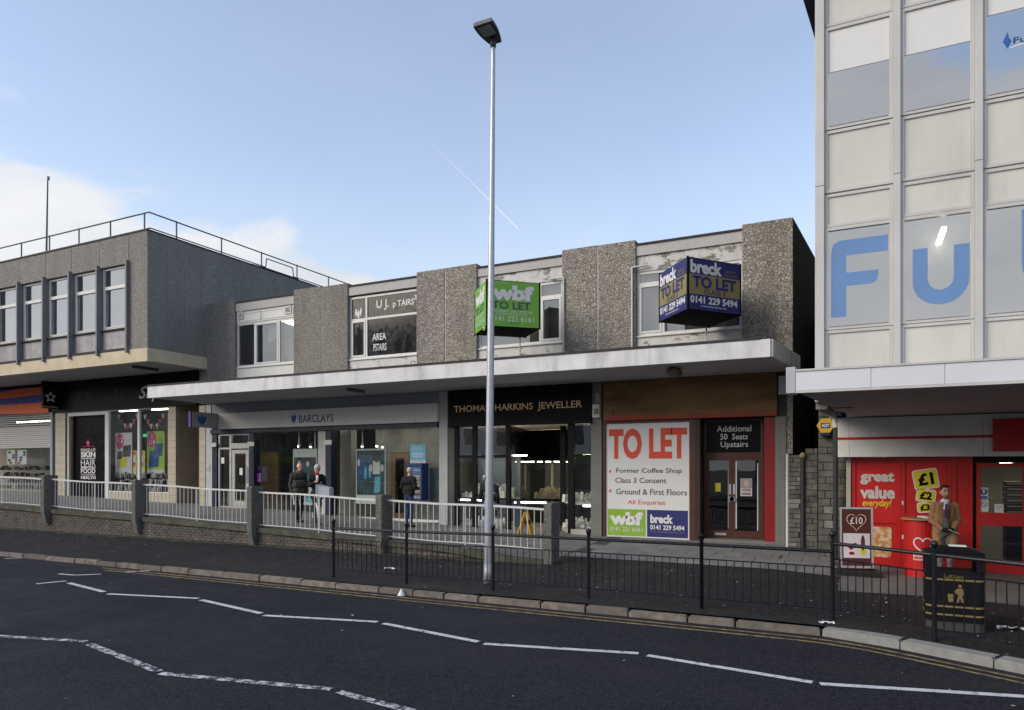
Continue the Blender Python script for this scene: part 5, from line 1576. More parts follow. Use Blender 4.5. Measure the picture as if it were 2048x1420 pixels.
bt('www.breckproperty.com', .545, .065, .40, .015, m_gold, 0, lift=.008)
# recessed doors
YD = YF + .45
box('reveal', M('dark_timber', (.03, .016, .012), .5), cf, XF(1391, YF) + .002, XF(1391, YF) + .12, YF - .018, YD + .1, cg, ct)
dx0, dx1, dxm = XF(1408, YD), XF(1527, YD), XF(1464, YD)
dz1 = ZF(1408, 911, YD); dg = cg + .08
fz0, fz1 = ZF(1409, 904, YD), ct
MB().frame(dx0, dx1, dz1 + .001, fz1, YD, YD + .12, .07).build('fanlight_frame', m_wood, cf)
fl = box('fanlight', m_black, cf, dx0 + .071, dx1 - .071, YD + .03, YD + .05, dz1 + .071, fz1 - .071)
fw = dx1 - dx0
for s_, a, b, p0, p1 in (('Additional', .22, .80, 852, 864), ('50  Seats', .28, .74, 868, 879.5), ('Upstairs', .285, .745, 883.5, 898)):
    letter(s_, m_wprint, fl, (dx0 + a * fw, YD + .03, ZF(1430, p1, YD)), (1, 0, 0), (b - a) * fw, ZF(1430, p0, YD) - ZF(1430, p1, YD), .004)
box('step', m_slab, cf, XF(1391, YF) + .125, XF(1550, YF), YF - .02, YD + .3, cg - .05, dg - .002)
box('lobby_dark', m_dark, cf, dx0 - .1, dx1 + .2, YD + 1.8, YD + 1.85, cg, fz1)
box('lobby_side', m_dark, cf, XF(1391, YF) + .13, dx0 - .002, YD + .02, YD + .1, cg, ct)
MB().frame(dx0, dx1, dg, dz1, YD, YD + .12, .05, .02).build('door_frame', m_wood, cf)
for a, b, hs_ in ((dx0 + .052, dxm - .004, 1), (dxm + .004, dx1 - .052, -1)):
    D = MB().frame(a, b, dg + .025, dz1 - .054, YD + .01, YD + .07, .075, .17).build('door', m_wood, cf)
    box('door_glass', g_shop, D, a + .075, b - .075, YD + .03, YD + .036, dg + .195, dz1 - .13)
    xh = b - .045 if hs_ == 1 else a + .045
    MB().tube((xh + hs_ * .03, YD - .03, dg + 1.0), (xh + hs_ * .03, YD + .0, dg + 1.0), .075, n=18).build('push_disc', m_steel, D)
    box('finger_plate', m_alu_d, D, xh - .025, xh + .025, YD - .002, YD + .008, dg + 1.12, dg + 1.38)
    if hs_ == -1:
        box('torn_strip', m_paper, D, a + .078, a + .11, YD + .022, YD + .028, dg + .25, dz1 - .15)
        box('torn_strip', m_paper, D, b - .10, b - .078, YD + .022, YD + .028, dg + .22, dz1 - .2)
    else:
        box('torn_strip', M('pale_green_strip', (.32, .38, .35), .6), D, b - .10, b - .085, YD + .022, YD + .028, dg + .25, dg + 1.75)
        box('letter_plate', m_alu_d, D, a + .22, a + .5, YD + .0, YD + .009, dg + .07, dg + .13)
nt_ = box('notice', m_yel2, None, XF(1430, YD), XF(1441, YD), YD + .02, YD + .026, ZF(1430, 983, YD), ZF(1430, 966, YD), label='small yellow camera warning notice on the left door glass', cat='notice')
poster('wanted style portrait flyer on the right door glass', 1481, 1504, 957, 992, m_pale, YD + .018, (('rect', M('grey_print2', (.30, .29, .30), .6), .02, .98, .45, .98), ('oval', m_face, .3, .7, .55, .92, '', .006), ('txt', m_gtext, .1, .9, .30, .42, 'WANTED', .006), ('rect', m_redtext, .1, .9, .22, .26, '', .006), ('rect', m_gtext, .1, .9, .08, .16, '', .006)))
box('red_panel', m_redd, cf, XF(1528, YF), XF(1550, YF), YF + .02, YF + .1, cg, ct)
cbox('mosaic_pier', m_mosaic, main, XF(1550.5, YF), XF(1573, YF), YF - .06, YF + .3, cg - .1, ZF(1560, 833, YF), .004)
cbox('pier_head', M('dark_pier_head', (.035, .035, .035), .7), main, XF(1554.5, YF), XF(1573, YF), YF - .05, YF + .3, ZF(1560, 833, YF) + .001, ZS0 - .002, .004)
cs = thing('street_sign', 'small upright white sign with letters running down it', 'sign', (XF(1564, YF - .2), YF - .2, ZF(1564, 790, YF - .2)))
sy = YF - .24
box('sign_plate', M('faded_sign', (.42, .44, .50), .6), cs, XF(1557, sy), XF(1571.5, sy), sy, YF - .055, ZF(1557, 789, sy), ZF(1557, 752, sy))
letter('C·S·S', m_navytext, cs, (XF(1559.5, sy), sy, ZF(1559, 757, sy)), (0, 0, -1), ZF(1559, 757, sy) - ZF(1559, 787, sy), XF(1569, sy) - XF(1560, sy), .02, up=(1, 0, 0), lift=-.004)

# ------------------------------------------------------------------ alley wall between the buildings
cbox('corner_strip', m_agg_big, main, XF(1573.5, YF), XF(1585.8, YF), YF - .03, YF + .05, ZF(1575, 908, YF), ZS0 - .003, .004)
aw = thing('alley_wall', 'rough dark stone block wall with black pipes closing the alley', 'wall', (XF(1608, 17.6), 17.6, .4))
ax_, bx_ = XF(1577, 17.6), XF(1636, 17.6)
wz_ = ZF(1590, 910, 17.6)
box('wall_core', m_mortar, aw, ax_, bx_, 17.6, 17.9, .2, wz_)
m_stone = M('alley_stone', (.115, .112, .102), .95, var=.45, scale=3.5, bump=.8, bscale=30, streak=.4)
m_stone2 = M('alley_stone_pale', (.19, .183, .165), .95, var=.4, scale=5, bump=.8, bscale=30, streak=.3)
def stones(parent, x0, x1, y, z0, z1, w, h, pale=.12):
    z = z0; r = 0
    while z < z1 - .05:
        hh = h * random.uniform(.85, 1.15); hh = min(hh, z1 - z)
        x = x0 - (w * .5 if r % 2 else 0)
        while x < x1:
            ww = w * random.uniform(.8, 1.25)
            a, b = max(x, x0), min(x + ww, x1)
            if b - a > .05:
                MB().cbox(a + .006, b - .006, y - random.uniform(.010, .035), y + .02, z + .006, z + hh - .006, .008).build('stone', m_stone2 if random.random() < pale else m_stone, parent)
            x += ww
        z += hh; r += 1
stones(aw, ax_, XF(1602, 17.6), 17.6, .35, wz_, .34, .11, .18)
box('raised_end', m_mortar, aw, XF(1611, 17.5), bx_ + .02, 17.5, 17.59, .2, ZF(1620, 897, 17.5))
stones(aw, XF(1611, 17.5), bx_, 17.5, .35, ZF(1620, 897, 17.5), .26, .13, .08)
xq = XF(1606, 17.5)
MB().tube((xq, 17.46, .45), (xq, 17.46, ZF(1606, 915, 17.5)), .045, n=10).build('black_pipe', m_pipe_b, aw)
MB().ball((xq, 17.46, ZF(1606, 911, 17.5)), .075, 10, 6).build('pipe_cap', m_gold, aw)
xq = XF(1575, 17.75)
MB().path([(xq, 17.75, .42), (xq, 17.75, ZF(1575, 908, 17.75))], .035, 10).build('grey_pipe', m_pipe_w, aw)
box('alley_dark_wall', m_dark, aw, ax_ - .1, bx_ + .3, 21.5, 21.6, .2, 6.5)

# ------------------------------------------------------------------ right-hand building: metal curtain wall over a supermarket
YQ = 14.5
rb = thing('curtain_wall_building', 'tall pale metal clad building with big blue window letters', 'building', (3, YQ, .3))
rx0 = XF(1630.5, YQ); RXE = 9.0
zrow = lambda py: ZF(1719, py, YQ)
mull = [(1630.5, 1649), (1786.5, 1801), (1949.5, 1965)]
mx = [(XF(a, YQ), XF(b, YQ)) for a, b in mull]
pitch = mx[2][0] - mx[1][0]; mw = mx[2][1] - mx[2][0]
while mx[-1][1] < RXE - 1: mx.append((mx[-1][0] + pitch, mx[-1][1] + pitch))
zbase, ztop = 3.55, zrow(-420)
for a, b in mx:
    for z0_, z1_ in ((zbase, zrow(363)), (zrow(363) + .006, ztop)):
        cbox('mullion', m_clad2, rb, a, b, YQ - .09, YQ + .1, z0_, z1_, .008)
rows = [('p', 735 + 60, 656), ('w', 656, 447), ('p', 447, 379), ('p', 377, 250), ('w', 249, 40), ('p', 39, -30), ('p', -32, -160), ('w', -162, -370)]
for k, ((a0, a1), (b0_, b1_)) in enumerate(zip(mx, mx[1:])):
    x0, x1 = a1 + .003, b0_ - .003
    for kind, py0, py1 in rows:
        z0, z1 = zrow(py0) + .004, zrow(py1) - .004
        if kind == 'p':
            pn = MB().frame(x0, x1, z0, z1, YQ - .01, YQ + .06, .055).build('panel_frame', m_clad2, rb)
            box('panel', m_clad, pn, x0 + .056, x1 - .056, YQ + .022, YQ + .03, z0 + .056, z1 - .056)
        else:
            wn = MB().frame(x0, x1, z0, z1, YQ - .02, YQ + .06, .06).build('window', m_clad2, rb)
            box('pane', g_mir, wn, x0 + .061, x1 - .061, YQ + .025, YQ + .031, z0 + .061, z1 - .061)
            if py0 < 300:
                zb_ = zrow(131) if py0 > 0 else z0 + .6
                if k == 2 and py0 > 0: zb_ = zrow(92)
                box('blind', m_blind, wn, x0 + .061, x1 - .061, YQ + .015, YQ + .019, zb_, z1 - .061)
            box('drip_edge', m_fin, wn, x0 + .08, x1 - .08, YQ - .024, YQ - .021, z0 + .05, z0 + .062)
box('floor_slab', m_room, rb, rx0 + .1, RXE, YQ + .12, 18, zrow(700), zrow(690))
box('floor_slab', m_room, rb, rx0 + .1, RXE, YQ + .12, 18, zrow(345), zrow(330))
box('rear_wall', M('office_wall', (.34, .335, .32), .9), rb, rx0 + .1, RXE, YQ + 1.3, YQ + 1.4, zbase, ztop)
sk_ = .095
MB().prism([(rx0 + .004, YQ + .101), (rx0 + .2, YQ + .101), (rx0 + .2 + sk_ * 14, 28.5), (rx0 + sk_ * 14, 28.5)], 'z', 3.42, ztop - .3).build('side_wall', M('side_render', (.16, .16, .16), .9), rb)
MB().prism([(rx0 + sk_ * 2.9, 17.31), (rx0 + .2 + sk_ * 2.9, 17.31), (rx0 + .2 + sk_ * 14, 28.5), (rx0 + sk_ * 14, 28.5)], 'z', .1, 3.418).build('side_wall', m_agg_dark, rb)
ze = EYE + HOR * (C * 14.6 - XF(1606, 14.6) * S) / FOC
xe_ = XF(1606, 14.6)
MB().prism([(xe_, 14.62), (rx0 + .001, 14.62), (rx0 + sk_ * 13.8, 28.4), (xe_ + sk_ * 13.8, 28.4)], 'z', ze + .02, ze + .6).build('side_eave', M('dark_eave', (.03, .038, .055), .6), rb)
# big blue letters on the panes
def panel_letter(poly, x0, x1, z0, z1):
    W_, H_ = x1 - x0, z1 - z0
    return flat([(x0 + a * W_, z0 + b * H_) for a, b in poly], m_blueletter, rb, (0, YQ + .0215, 0), (1, 0, 0), 'blue_letter', lift=.001)
F_ = [(0, 0), (.27, 0), (.27, .40), (.72, .40), (.79, .43), (.83, .50), (.83, .57), (.27, .57), (.27, .80), (.99, .80), (.99, 1), (.14, 1), (.04, .96), (0, .86)]
wx = []
for k in range(3):
    wx.append((mx[k][1] + .064, mx[k + 1][0] - .064))
wz0, wz1 = zrow(650), zrow(452)
hh = wz1 - wz0
panel_letter(F_, wx[0][0] + .05, wx[0][1] - .01, wz0 + .10 * hh, wz1 - .12 * hh)
U_ = [(0, 1), (0, .42)] + [(.5 - .5 * math.cos(math.pi * i / 14), .42 - .42 * math.sin(math.pi * i / 14)) for i in range(1, 14)] + [(1, .42), (1, 1), (.73, 1), (.73, .46)] + [(.5 + .23 * math.cos(math.pi * i / 8), .46 - .21 * math.sin(math.pi * i / 8)) for i in range(1, 8)] + [(.27, .46), (.27, 1)]
panel_letter(U_, wx[1][0] + .13, wx[1][1] - .01, wz0 + .14 * hh, wz0 + .70 * hh)
panel_letter(U_, wx[2][0] + .50, wx[2][1] + .75, wz0 + .10 * hh, wz0 + .95 * hh)
xt = XF(1882, 15.3)
tl = thing('tube_light', 'lit fluorescent tube seen through the window with the blue letter U', 'lamp', (xt, 16.0, ZF(1882, 500, 16)))
xt2 = XF(1882, 16.4)
MB().box(xt - .04, xt + .04, 14.8, 15.75, ZF(1882, 476, 15.3), ZF(1882, 476, 15.3) + .06).build('tube', EM('office_tube', (1, .93, .7), 14), tl)
x0 = XF(2006, YQ); lg = thing('window_logo', 'small blue flame logo with lettering on an upper office window', 'logo', (x0, YQ, zrow(90)))
flat([(x0, .12), (x0 + .07, .27), (x0 + .09, .16), (x0 + .13, .10), (x0 + .07, -.02)], m_logo, lg, (0, YQ + .0235, ZF(2006, 96, YQ)), (1, 0, 0), 'flame', lift=.001)
letter('Future Skills', m_navytext, lg, (x0 + .15, YQ + .0235, ZF(2006, 91, YQ)), (1, 0, 0), 1.0, .11, .02, lift=.001)
sw = MB()
for i in range(13):
    t_ = i / 12; xx = x0 + .1 + .9 * t_; zz = ZF(2006, 99, YQ) + .03 * math.sin(t_ * 6)
    sw.v += [(xx, YQ + .0225, zz), (xx, YQ + .0225, zz + .022)]
    if i: sw.f.append((2 * i - 2, 2 * i, 2 * i + 1, 2 * i - 1))
sw.build('swoosh', m_wprint, lg, norm=False)
# its canopy
YN = 10.6
nx0 = XF(1592, YN)
cz0, cz1 = ZF(1592, 787, YN), ZF(1592, 740, YN)
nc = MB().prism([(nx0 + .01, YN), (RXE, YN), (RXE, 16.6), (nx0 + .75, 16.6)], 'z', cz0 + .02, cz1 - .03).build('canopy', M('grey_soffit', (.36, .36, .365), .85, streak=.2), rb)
js2 = [nx0, XF(1742, YN), XF(1889, YN), 3.0, 4.6, 6.2, RXE]
for a, b in zip(js2, js2[1:]):
    cbox('fascia_panel', m_alu, nc, a + .002, b - .002, YN - .05, YN - .001, cz0 + .035, cz1 - .03, .004)
box('fascia_trim', m_clad2, nc, nx0, RXE, YN - .065, YN + .03, cz1 - .028, cz1)
box('fascia_trim', m_clad2, nc, nx0, RXE, YN - .06, YN + .02, cz0, cz0 + .033)
cbox('end_box', M('grey_end_box', (.42, .43, .47), .5), nc, XF(1572.5, YN), nx0 - .003, YN - .045, YN + .25, cz0 + .0, cz1 + .04, .006)
box('service_hatch', m_fin, nc, XF(1668, 14.2), XF(1706, 14.2), 13.6, 14.2, cz0 + .0, cz0 + .019)
# supermarket front
YM = 16.5
mk = thing('shopfront', 'bright red supermarket front with glazed sliding door', 'shopfront', (3, YM, .25), None)
mg = .18
mz0, mz1 = ZF(1676, 914.6, YM), cz0 + .03
mzt = ZF(1676, 838, YM)
mx0 = XF(1676, YM)
ms = thing('shop_sign', 'white supermarket fascia with a thin red stripe and red block', 'sign', (3, YM, mz0))
jj = [mx0, XF(1699, YM), XF(1963, YM), RXE]
for a, b in zip(jj, jj[1:]):
    cbox('sign_panel', M('white_gloss_sign', (.62, .62, .61), .3), ms, a + .002, b - .002, YM - .25, YM, mz0, mzt, .004)
rz = ZF(1676, 880, YM - .25), ZF(1676, 875, YM - .25)
box('red_stripe', m_red, ms, mx0 + .001, XF(1986, YM - .3), YM - .256, YM - .251, rz[0], rz[1])
cbox('red_block', m_red, ms, XF(1986, YM - .3), RXE, YM - .32, YM - .252, ZF(1986, 903, YM - .3), ZF(1986, 838, YM - .3), .006)
box('head_wall', M('dim_grey_head', (.26, .29, .35), .6), mk, mx0, RXE, YM + .001, YM + .2, mz0 + .2, mz1)
# stone pier, pipe, alarm
stx0, stx1 = XF(1637, 16.9), XF(1692, YM)
box('pier_core', m_mortar, mk, stx0, stx1, 16.85, 17.3, mg, cz0 + .4)
stones(mk, stx0, stx1, 16.85, mg, cz0 + .2, .3, .17, .05)
cbox('stone_strip', M('beige_stone', (.36, .33, .29), .8, streak=.3), mk, XF(1692.5, YM), XF(1702, YM), YM - .02, YM + .3, mg, mz0 - .002, .006)
xq, yq = XF(1671, 16.55), 16.55
dp = thing('downpipe', 'downpipe grey at the top and black below beside the supermarket sign', 'pipe', (xq, yq, mg))
MB().tube((xq, yq, mg), (xq, yq, ZF(1671, 855, yq)), .055, n=12).build('lower_pipe', m_pipe_b, dp)
MB().tube((xq, yq, ZF(1671, 885, yq)), (xq, yq, ZF(1671, 879, yq)), .075, n=12).build('pipe_collar', m_pipe_b, dp)
MB().path([(xq, yq, ZF(1671, 855, yq)), (xq - .02, yq, ZF(1671, 835, yq)), (xq - .10, yq - .05, ZF(1671, 822, yq) ), (xq - .05, yq - .3, cz0 + .03)], .055, 12).build('upper_pipe', m_pipe_w, dp)
xa_, za_ = XF(1651, 16.6), ZF(1651, 851, 16.6)
ad = thing('alarm_box', 'yellow hexagonal alarm box on the stone pier by the supermarket', 'alarm box', (xa_, 16.6, za_ - .18))
hx = [(xa_ + .178 * math.cos(math.pi / 3 * i), za_ + .178 * math.sin(math.pi / 3 * i)) for i in range(6)]
MB().prism(hx, 'y', 16.60, 16.85).build('case', m_yellow, ad)
box('badge', M('badge_blue', (.02, .05, .25), .5), ad, xa_ - .09, xa_ + .09, 16.592, 16.599, za_ - .055, za_ + .055)
letter('ADT', m_wprint, ad, (xa_ - .075, 16.592, za_ - .035), (1, 0, 0), .15, .07, .04)
box('base_cover', m_navy, ad, xa_ - .09, xa_ + .09, 16.61, 16.84, za_ - .215, za_ - .156)
sheet('forecourt', M('forecourt_paving', (.135, .128, .122), .8, var=.2, scale=1.5, bump=.2), [-.3 + i * .5 for i in range(19)], lambda x: 13.2 + .15 * math.sin(x * 1.7), lambda x: YM + .03, 8, lambda x, y: PV(x, y) + .005, kind='structure')
# red panels and door
pxs = [1703, 1802, 1904, 1946]
zr0, zr1 = ZF(1750, 1046, YM), ZF(1750, 1027, YM)
for a, b in zip(pxs, pxs[1:]):
    x0, x1 = XF(a, YM) + .003, XF(b, YM) - .003
    P_ = MB().frame(x0, x1, mg, mz0 - .003, YM + .02, YM + .10, .07, .2)
    P_.box(x0 + .071, x1 - .071, YM + .022, YM + .098, zr0, zr1)
    P_ = P_.build('red_frame', m_red, mk)
    box('red_panel', m_red, P_, x0 + .071, x1 - .071, YM + .05, YM + .06, zr1 + .001, mz0 - .074)
    box('red_panel', m_red, P_, x0 + .071, x1 - .071, YM + .05, YM + .06, mg + .201, zr0 - .001)
    if a == 1802:
        for pp in (1807,):
            for py in (1006, 1074):
                cbox('lock', m_paper, P_, XF(pp - 3, YM), XF(pp, YM), YM + .012, YM + .019, ZF(pp, py + 4, YM), ZF(pp, py - 4, YM), .002)
box('door_gap', m_black, mk, XF(1946, YM), XF(1953, YM), YM + .04, YM + .12, mg, mz0 - .003)
x0, x1 = XF(1953, YM) + .003, XF(2056, YM)
D = MB().frame(x0, x1, mg, mz0 - .13, YM + .04, YM + .11, .07, .30)
za, zb2 = ZF(2000, 1052, YM), ZF(2000, 1026, YM)
D.box(x0 + .071, x1 - .071, YM + .042, YM + .108, za, zb2)
D = D.build('sliding_door', m_red, mk)
box('door_glass', g_shop, D, x0 + .071, x1 - .071, YM + .07, YM + .076, mg + .301, za - .001)
box('door_glass', g_shop, D, x0 + .071, x1 - .071, YM + .07, YM + .076, zb2 + .001, mz0 - .201)
box('door_head', m_black, mk, x0, RXE, YM + .03, YM + .2, mz0 - .128, mz0 - .003)
box('red_panel', m_red, mk, x1 + .004, RXE, YM + .03, YM + .1, mg, mz0 - .131)
# shop interior behind the door
box('shop_back', m_cream_wall, mk, x0 - 1.5, RXE, YM + 4, YM + 4.1, mg, mz1)
box('shop_side', m_cream_wall, mk, x0 - .6, x0 - .5, YM + .12, YM + 4, mg, mz1)
box('shop_floor', M('shop_floor_vinyl', (.30, .27, .22), .4), mk, x0 - .5, RXE, YM + .12, YM + 4, mg - .03, mg + .01)
box('shop_ceiling', m_cream_wall, mk, x0 - .5, RXE, YM + .25, YM + 4, mz0 - .05, mz0)
box('ceiling_light_and_fill', m_tube, mk, XF(2008, YM + 2), XF(2018, YM + 2), YM + 1.2, YM + 2.6, mz0 - .12, mz0 - .06)
for i in range(8):
    x = XF(2012, YM + 1.2); z = mg + .9 + i * .12
    b = thing('stacked_basket', 'dark crate in the tall stack seen through the door glass', 'crate', (x + .3, YM + 1.4, z), 'crates stacked behind the door')
    MB().frame(x, x + .42, z, z + .10, YM + 1.2, YM + 1.6, .02).build('crate_rim', M('crate_brown', (.09, .06, .045), .6) if i == 0 else bpy.data.materials['crate_brown'], b)
    box('crate_bottom', bpy.data.materials['crate_brown'], b, x + .021, x + .399, YM + 1.22, YM + 1.58, z + .02, z + .03)
cbox('crate_trolley', m_blackm, None, XF(2012, YM + 1.2), XF(2012, YM + 1.2) + .42, YM + 1.2, YM + 1.6, mg + .0, mg + .90, .02, label='black trolley under the tall stack of crates in the doorway', cat='trolley')
for px0, px1, py0, py1, m_, l in ((1959, 1976, 975, 998, m_paper, 'blue and white exclamation notice on the supermarket door'), (1959, 1977, 1000, 1023, m_paper, 'no smoking notice on the supermarket door'), (1989, 2007, 1008, 1025, m_paper, 'automatic door notice on the supermarket door')):
    Yn = YM + .060
    R = thing('notice', l, 'notice', (XF(px0, Yn), Yn, ZF(px0, py1, Yn)))
    X0, X1, Z0, Z1 = XF(px0, Yn), XF(px1, Yn), ZF(px0, py1, Yn), ZF(px0, py0, Yn)
    box('notice_sheet', m_, R, X0, X1, Yn, Yn + .005, Z0, Z1)
    cx_, cz_ = (X0 + X1) / 2, (Z0 + Z1) / 2
    if px0 == 1959 and py0 == 975:
        flat(oval(cx_, cz_ + .03, .065, .065), m_logo, R, (0, Yn, 0), (1, 0, 0), 'roundel', lift=.002)
        flat([(cx_ - .012, cz_), (cx_ + .012, cz_), (cx_ + .018, cz_ + .08), (cx_ - .018, cz_ + .08)], m_wprint, R, (0, Yn, 0), (1, 0, 0), 'mark', lift=.004)
        flat([(X0 + .01, Z0 + .01), (X1 - .01, Z0 + .01), (X1 - .01, Z0 + .06), (X0 + .01, Z0 + .06)], m_logo, R, (0, Yn, 0), (1, 0, 0), 'strip', lift=.002)
    elif py0 == 1000:
        mbr = MB(); oo = oval(cx_, cz_ + .03, .055, .055); ii = oval(cx_, cz_ + .03, .042, .042)
        mbr.v = [(a, Yn - .002, b) for a, b in oo] + [(a, Yn - .002, b) for a, b in ii]
        mbr.f = [(i, (i + 1) % 24, 24 + (i + 1) % 24, 24 + i) for i in range(24)]
        mbr.build('ring', m_gtext, R, norm=False)
        flat([(cx_ - .035, cz_ + .06), (cx_ - .028, cz_ + .067), (cx_ + .035, cz_), (cx_ + .028, cz_ - .007)], m_gtext, R, (0, Yn, 0), (1, 0, 0), 'slash', lift=.003)
    else:
        letter('Automatic\ndoor', m_navytext, R, (X0 + .02, Yn, cz_ - .03), (1, 0, 0), X1 - X0 - .04, .08, 0, align='CENTER', lift=.002)
def ml(s_, m_, px0, px1, py0, py1, bold, par, Y=YM + .05, **k):
    letter(s_, m_, par, (XF(px0, Y), Y, ZF(px0, py1, Y)), (1, 0, 0), XF(px1, Y) - XF(px0, Y), ZF(px0, py0, Y) - ZF(px0, py1, Y), bold, **k)
gv = thing('window_graphic', 'great value everyday lettering on the red supermarket panel', 'lettering', (XF(1755, YM), YM, 1.2))
m_grey_l = M('silver_lettering', (.50, .49, .48), .5)
ml('great', m_grey_l, 1720.5, 1789, 944, 969, .045, gv)
ml('value', m_grey_l, 1720, 1790, 972, 997, .045, gv)
ml('everyday!', m_yel2, 1725, 1783, 998, 1016, .015, gv, shear=.2)
for s_, a, b, c_, d_, rot, l in (('£1', 1826, 1877, 938, 978, .16, 'largest yellow price sticker, marked one pound, on the red panel'), ('£2', 1832, 1872, 978, 1004, -.12, 'middle yellow price sticker, marked two pounds, on the red panel'), ('£3', 1834, 1866, 1004, 1025, .10, 'smallest yellow price sticker, marked three pounds, on the red panel')):
    Y = YM + .05
    X0, X1, Z0, Z1 = XF(a, Y), XF(b, Y), ZF(a, d_, Y), ZF(a, c_, Y)
    R = thing('price_sticker', l, 'sticker', ((X0 + X1) / 2, Y, Z0))
    flat(rrect(X0, X1, Z0, Z1, .05, rot), m_paper, R, (0, Y, 0), (1, 0, 0), 'sticker_edge', lift=.003)
    flat(rrect(X0 + .018, X1 - .018, Z0 + .018, Z1 - .018, .045, rot), m_yel2, R, (0, Y, 0), (1, 0, 0), 'sticker_face', lift=.006)
    W_, H_ = (X1 - X0) * .62, (Z1 - Z0) * .62
    letter(s_, m_black, R, ((X0 + X1) / 2 - W_ / 2 * math.cos(rot) + H_ / 2 * math.sin(rot), Y, (Z0 + Z1) / 2 - H_ / 2 - W_ / 2 * math.sin(rot)), (math.cos(rot), 0, math.sin(rot)), W_, H_, .045, up=(-math.sin(rot), 0, math.cos(rot)), lift=.009)
t = MT('food_photo')
n_ = t.noise(9, 5, .6)
t.col(t.ramp(n_, [(.25, (.30, .08, .03)), (.45, (.50, .24, .10)), (.6, (.62, .52, .38)), (.75, (.30, .30, .08))]))
m_food = t.fin(.4)
fp_ = thing('window_graphic', 'rounded food photograph on the lower red panel behind the sandwich board', 'picture', (XF(1762, YM), YM, .4))
Y = YM + .05
flat(rrect(XF(1741, Y), XF(1783, Y), ZF(1741, 1113, Y), ZF(1741, 1053, Y), .06), m_food, fp_, (0, Y, 0), (1, 0, 0), 'photo', lift=.004)

# ------------------------------------------------------------------ sandwich board
bx_, by_ = XF(1713, 15.0), 15.0
bg_ = PV(bx_, by_)
sbd = thing('sandwich_board', 'silver framed sandwich board with maroon ten pound heart poster', 'sandwich board', (bx_, by_, bg_))
yw_ = math.radians(-26)
def bp(u, v, z): return (bx_ + u * math.cos(yw_) - v * math.sin(yw_), by_ + u * math.sin(yw_) + v * math.cos(yw_), bg_ + z)
yw_ = math.radians(14)
W2, Hb = .295, 1.30
def slab3(name, m, u0, u1, v0, v1, z0, z1, par=sbd, lean=.0):
    P3 = lambda u, v, z: bp(u, v + lean * (z - .12), z)
    return MB().hexa([P3(u0, v0, z0), P3(u1, v0, z0), P3(u1, v1, z0), P3(u0, v1, z0), P3(u0, v0, z1), P3(u1, v0, z1), P3(u1, v1, z1), P3(u0, v1, z1)]).build(name, m, par)
slab3('base', m_rubber, -.40, .40, -.22, .28, .0, .09)
slab3('frame_side', m_alu_d, -W2, -W2 + .035, -.04, -.01, .14, Hb, lean=.05)
slab3('frame_side', m_alu_d, W2 - .035, W2, -.04, -.01, .14, Hb, lean=.05)
slab3('frame_rail', m_alu_d, -W2 + .036, W2 - .036, -.039, -.011, .14, .18, lean=.05)
slab3('frame_rail', m_alu_d, -W2 + .036, W2 - .036, -.039, -.011, Hb - .035, Hb, lean=.05)
slab3('rear_leg', m_rubber, -W2, -W2 + .04, .05, .08, .09, Hb - .1, lean=.0)
slab3('rear_leg', m_rubber, W2 - .04, W2, .05, .08, .09, Hb - .1, lean=.0)
ps = slab3('poster', m_maroon, -W2 + .036, W2 - .036, -.03, -.015, .181, Hb - .036, lean=.05)
slab3('price_sheet', m_pale, -W2 + .06, W2 - .06, -.034, -.0305, .33, .80, par=ps, lean=.05)
ud = Vector((math.cos(yw_), math.sin(yw_), 0)); upd = Vector((-math.sin(yw_) * .05, math.cos(yw_) * .05, 1))
def onb(u, z, off=.0): return Vector(bp(u, -.035 - off + .05 * (z - .12), z))
letter('£10', m_wprint, ps, onb(-.11, .98), ud, .22, .13, .01, up=upd, lift=.002)
hp = []
for i in range(40):
    t_ = 2 * math.pi * i / 40
    hp.append((.011 * 16 * math.sin(t_) ** 3, .0115 * (13 * math.cos(t_) - 5 * math.cos(2 * t_) - 2 * math.cos(3 * t_) - math.cos(4 * t_))))
mbh = MB()
for k_ in (1.0, .93):
    mbh.v += [tuple(onb(p[0] * k_, 1.03 + p[1] * k_)) for p in hp]
mbh.f = [(i, (i + 1) % 40, 40 + (i + 1) % 40, 40 + i) for i in range(40)]
mbh.build('heart_outline', m_goldtext, ps, norm=False)
for u, z, ru, rz_, m_ in ((-.10, .55, .05, .06, m_redd), (-.03, .57, .045, .05, m_wood), (.11, .62, .035, .15, m_wood), (.11, .46, .05, .07, m_yel2), (-.09, .42, .05, .03, m_redd)):
    flat([(a, b) for a, b in oval(u, z, ru, rz_)], m_, ps, onb(0, 0, .003), ud, 'product_shot', up=upd, lift=.0)

# ------------------------------------------------------------------ red leaflet stand
dx_, dy_ = XF(1843, 15.6), 15.6
dgz = PV(dx_, dy_)
ld = thing('leaflet_stand', 'red round charity leaflet stand with white heart emblem and wooden top', 'stand', (dx_, dy_, dgz))
MB().tube((dx_, dy_, dgz), (dx_, dy_, dgz + 1.08), .30, .295, 28).build('drum', m_red, ld, smooth=False)
MB().tube((dx_, dy_, dgz + 1.081), (dx_, dy_, dgz + 1.11), .35, .35, 28).build('table_top', m_oak, ld)
for i, (u, v) in enumerate(((-.08, -.1), (.1, -.05), (.02, .1))):
    box('leaflets', m_paper if i else m_gtext, None, dx_ + u - .08, dx_ + u + .08, dy_ + v - .06, dy_ + v + .06, dgz + 1.111, dgz + 1.12 + .012 * i, label=('dark', 'white thin', 'white thick')[i] + ' pile of leaflets on the red stand', cat='leaflets')
def oncyl(u, z, r=.3035):
    a = u / .30 - math.radians(90)
    return (dx_ + r * math.cos(a), dy_ + r * math.sin(a), dgz + z)
hs2 = []
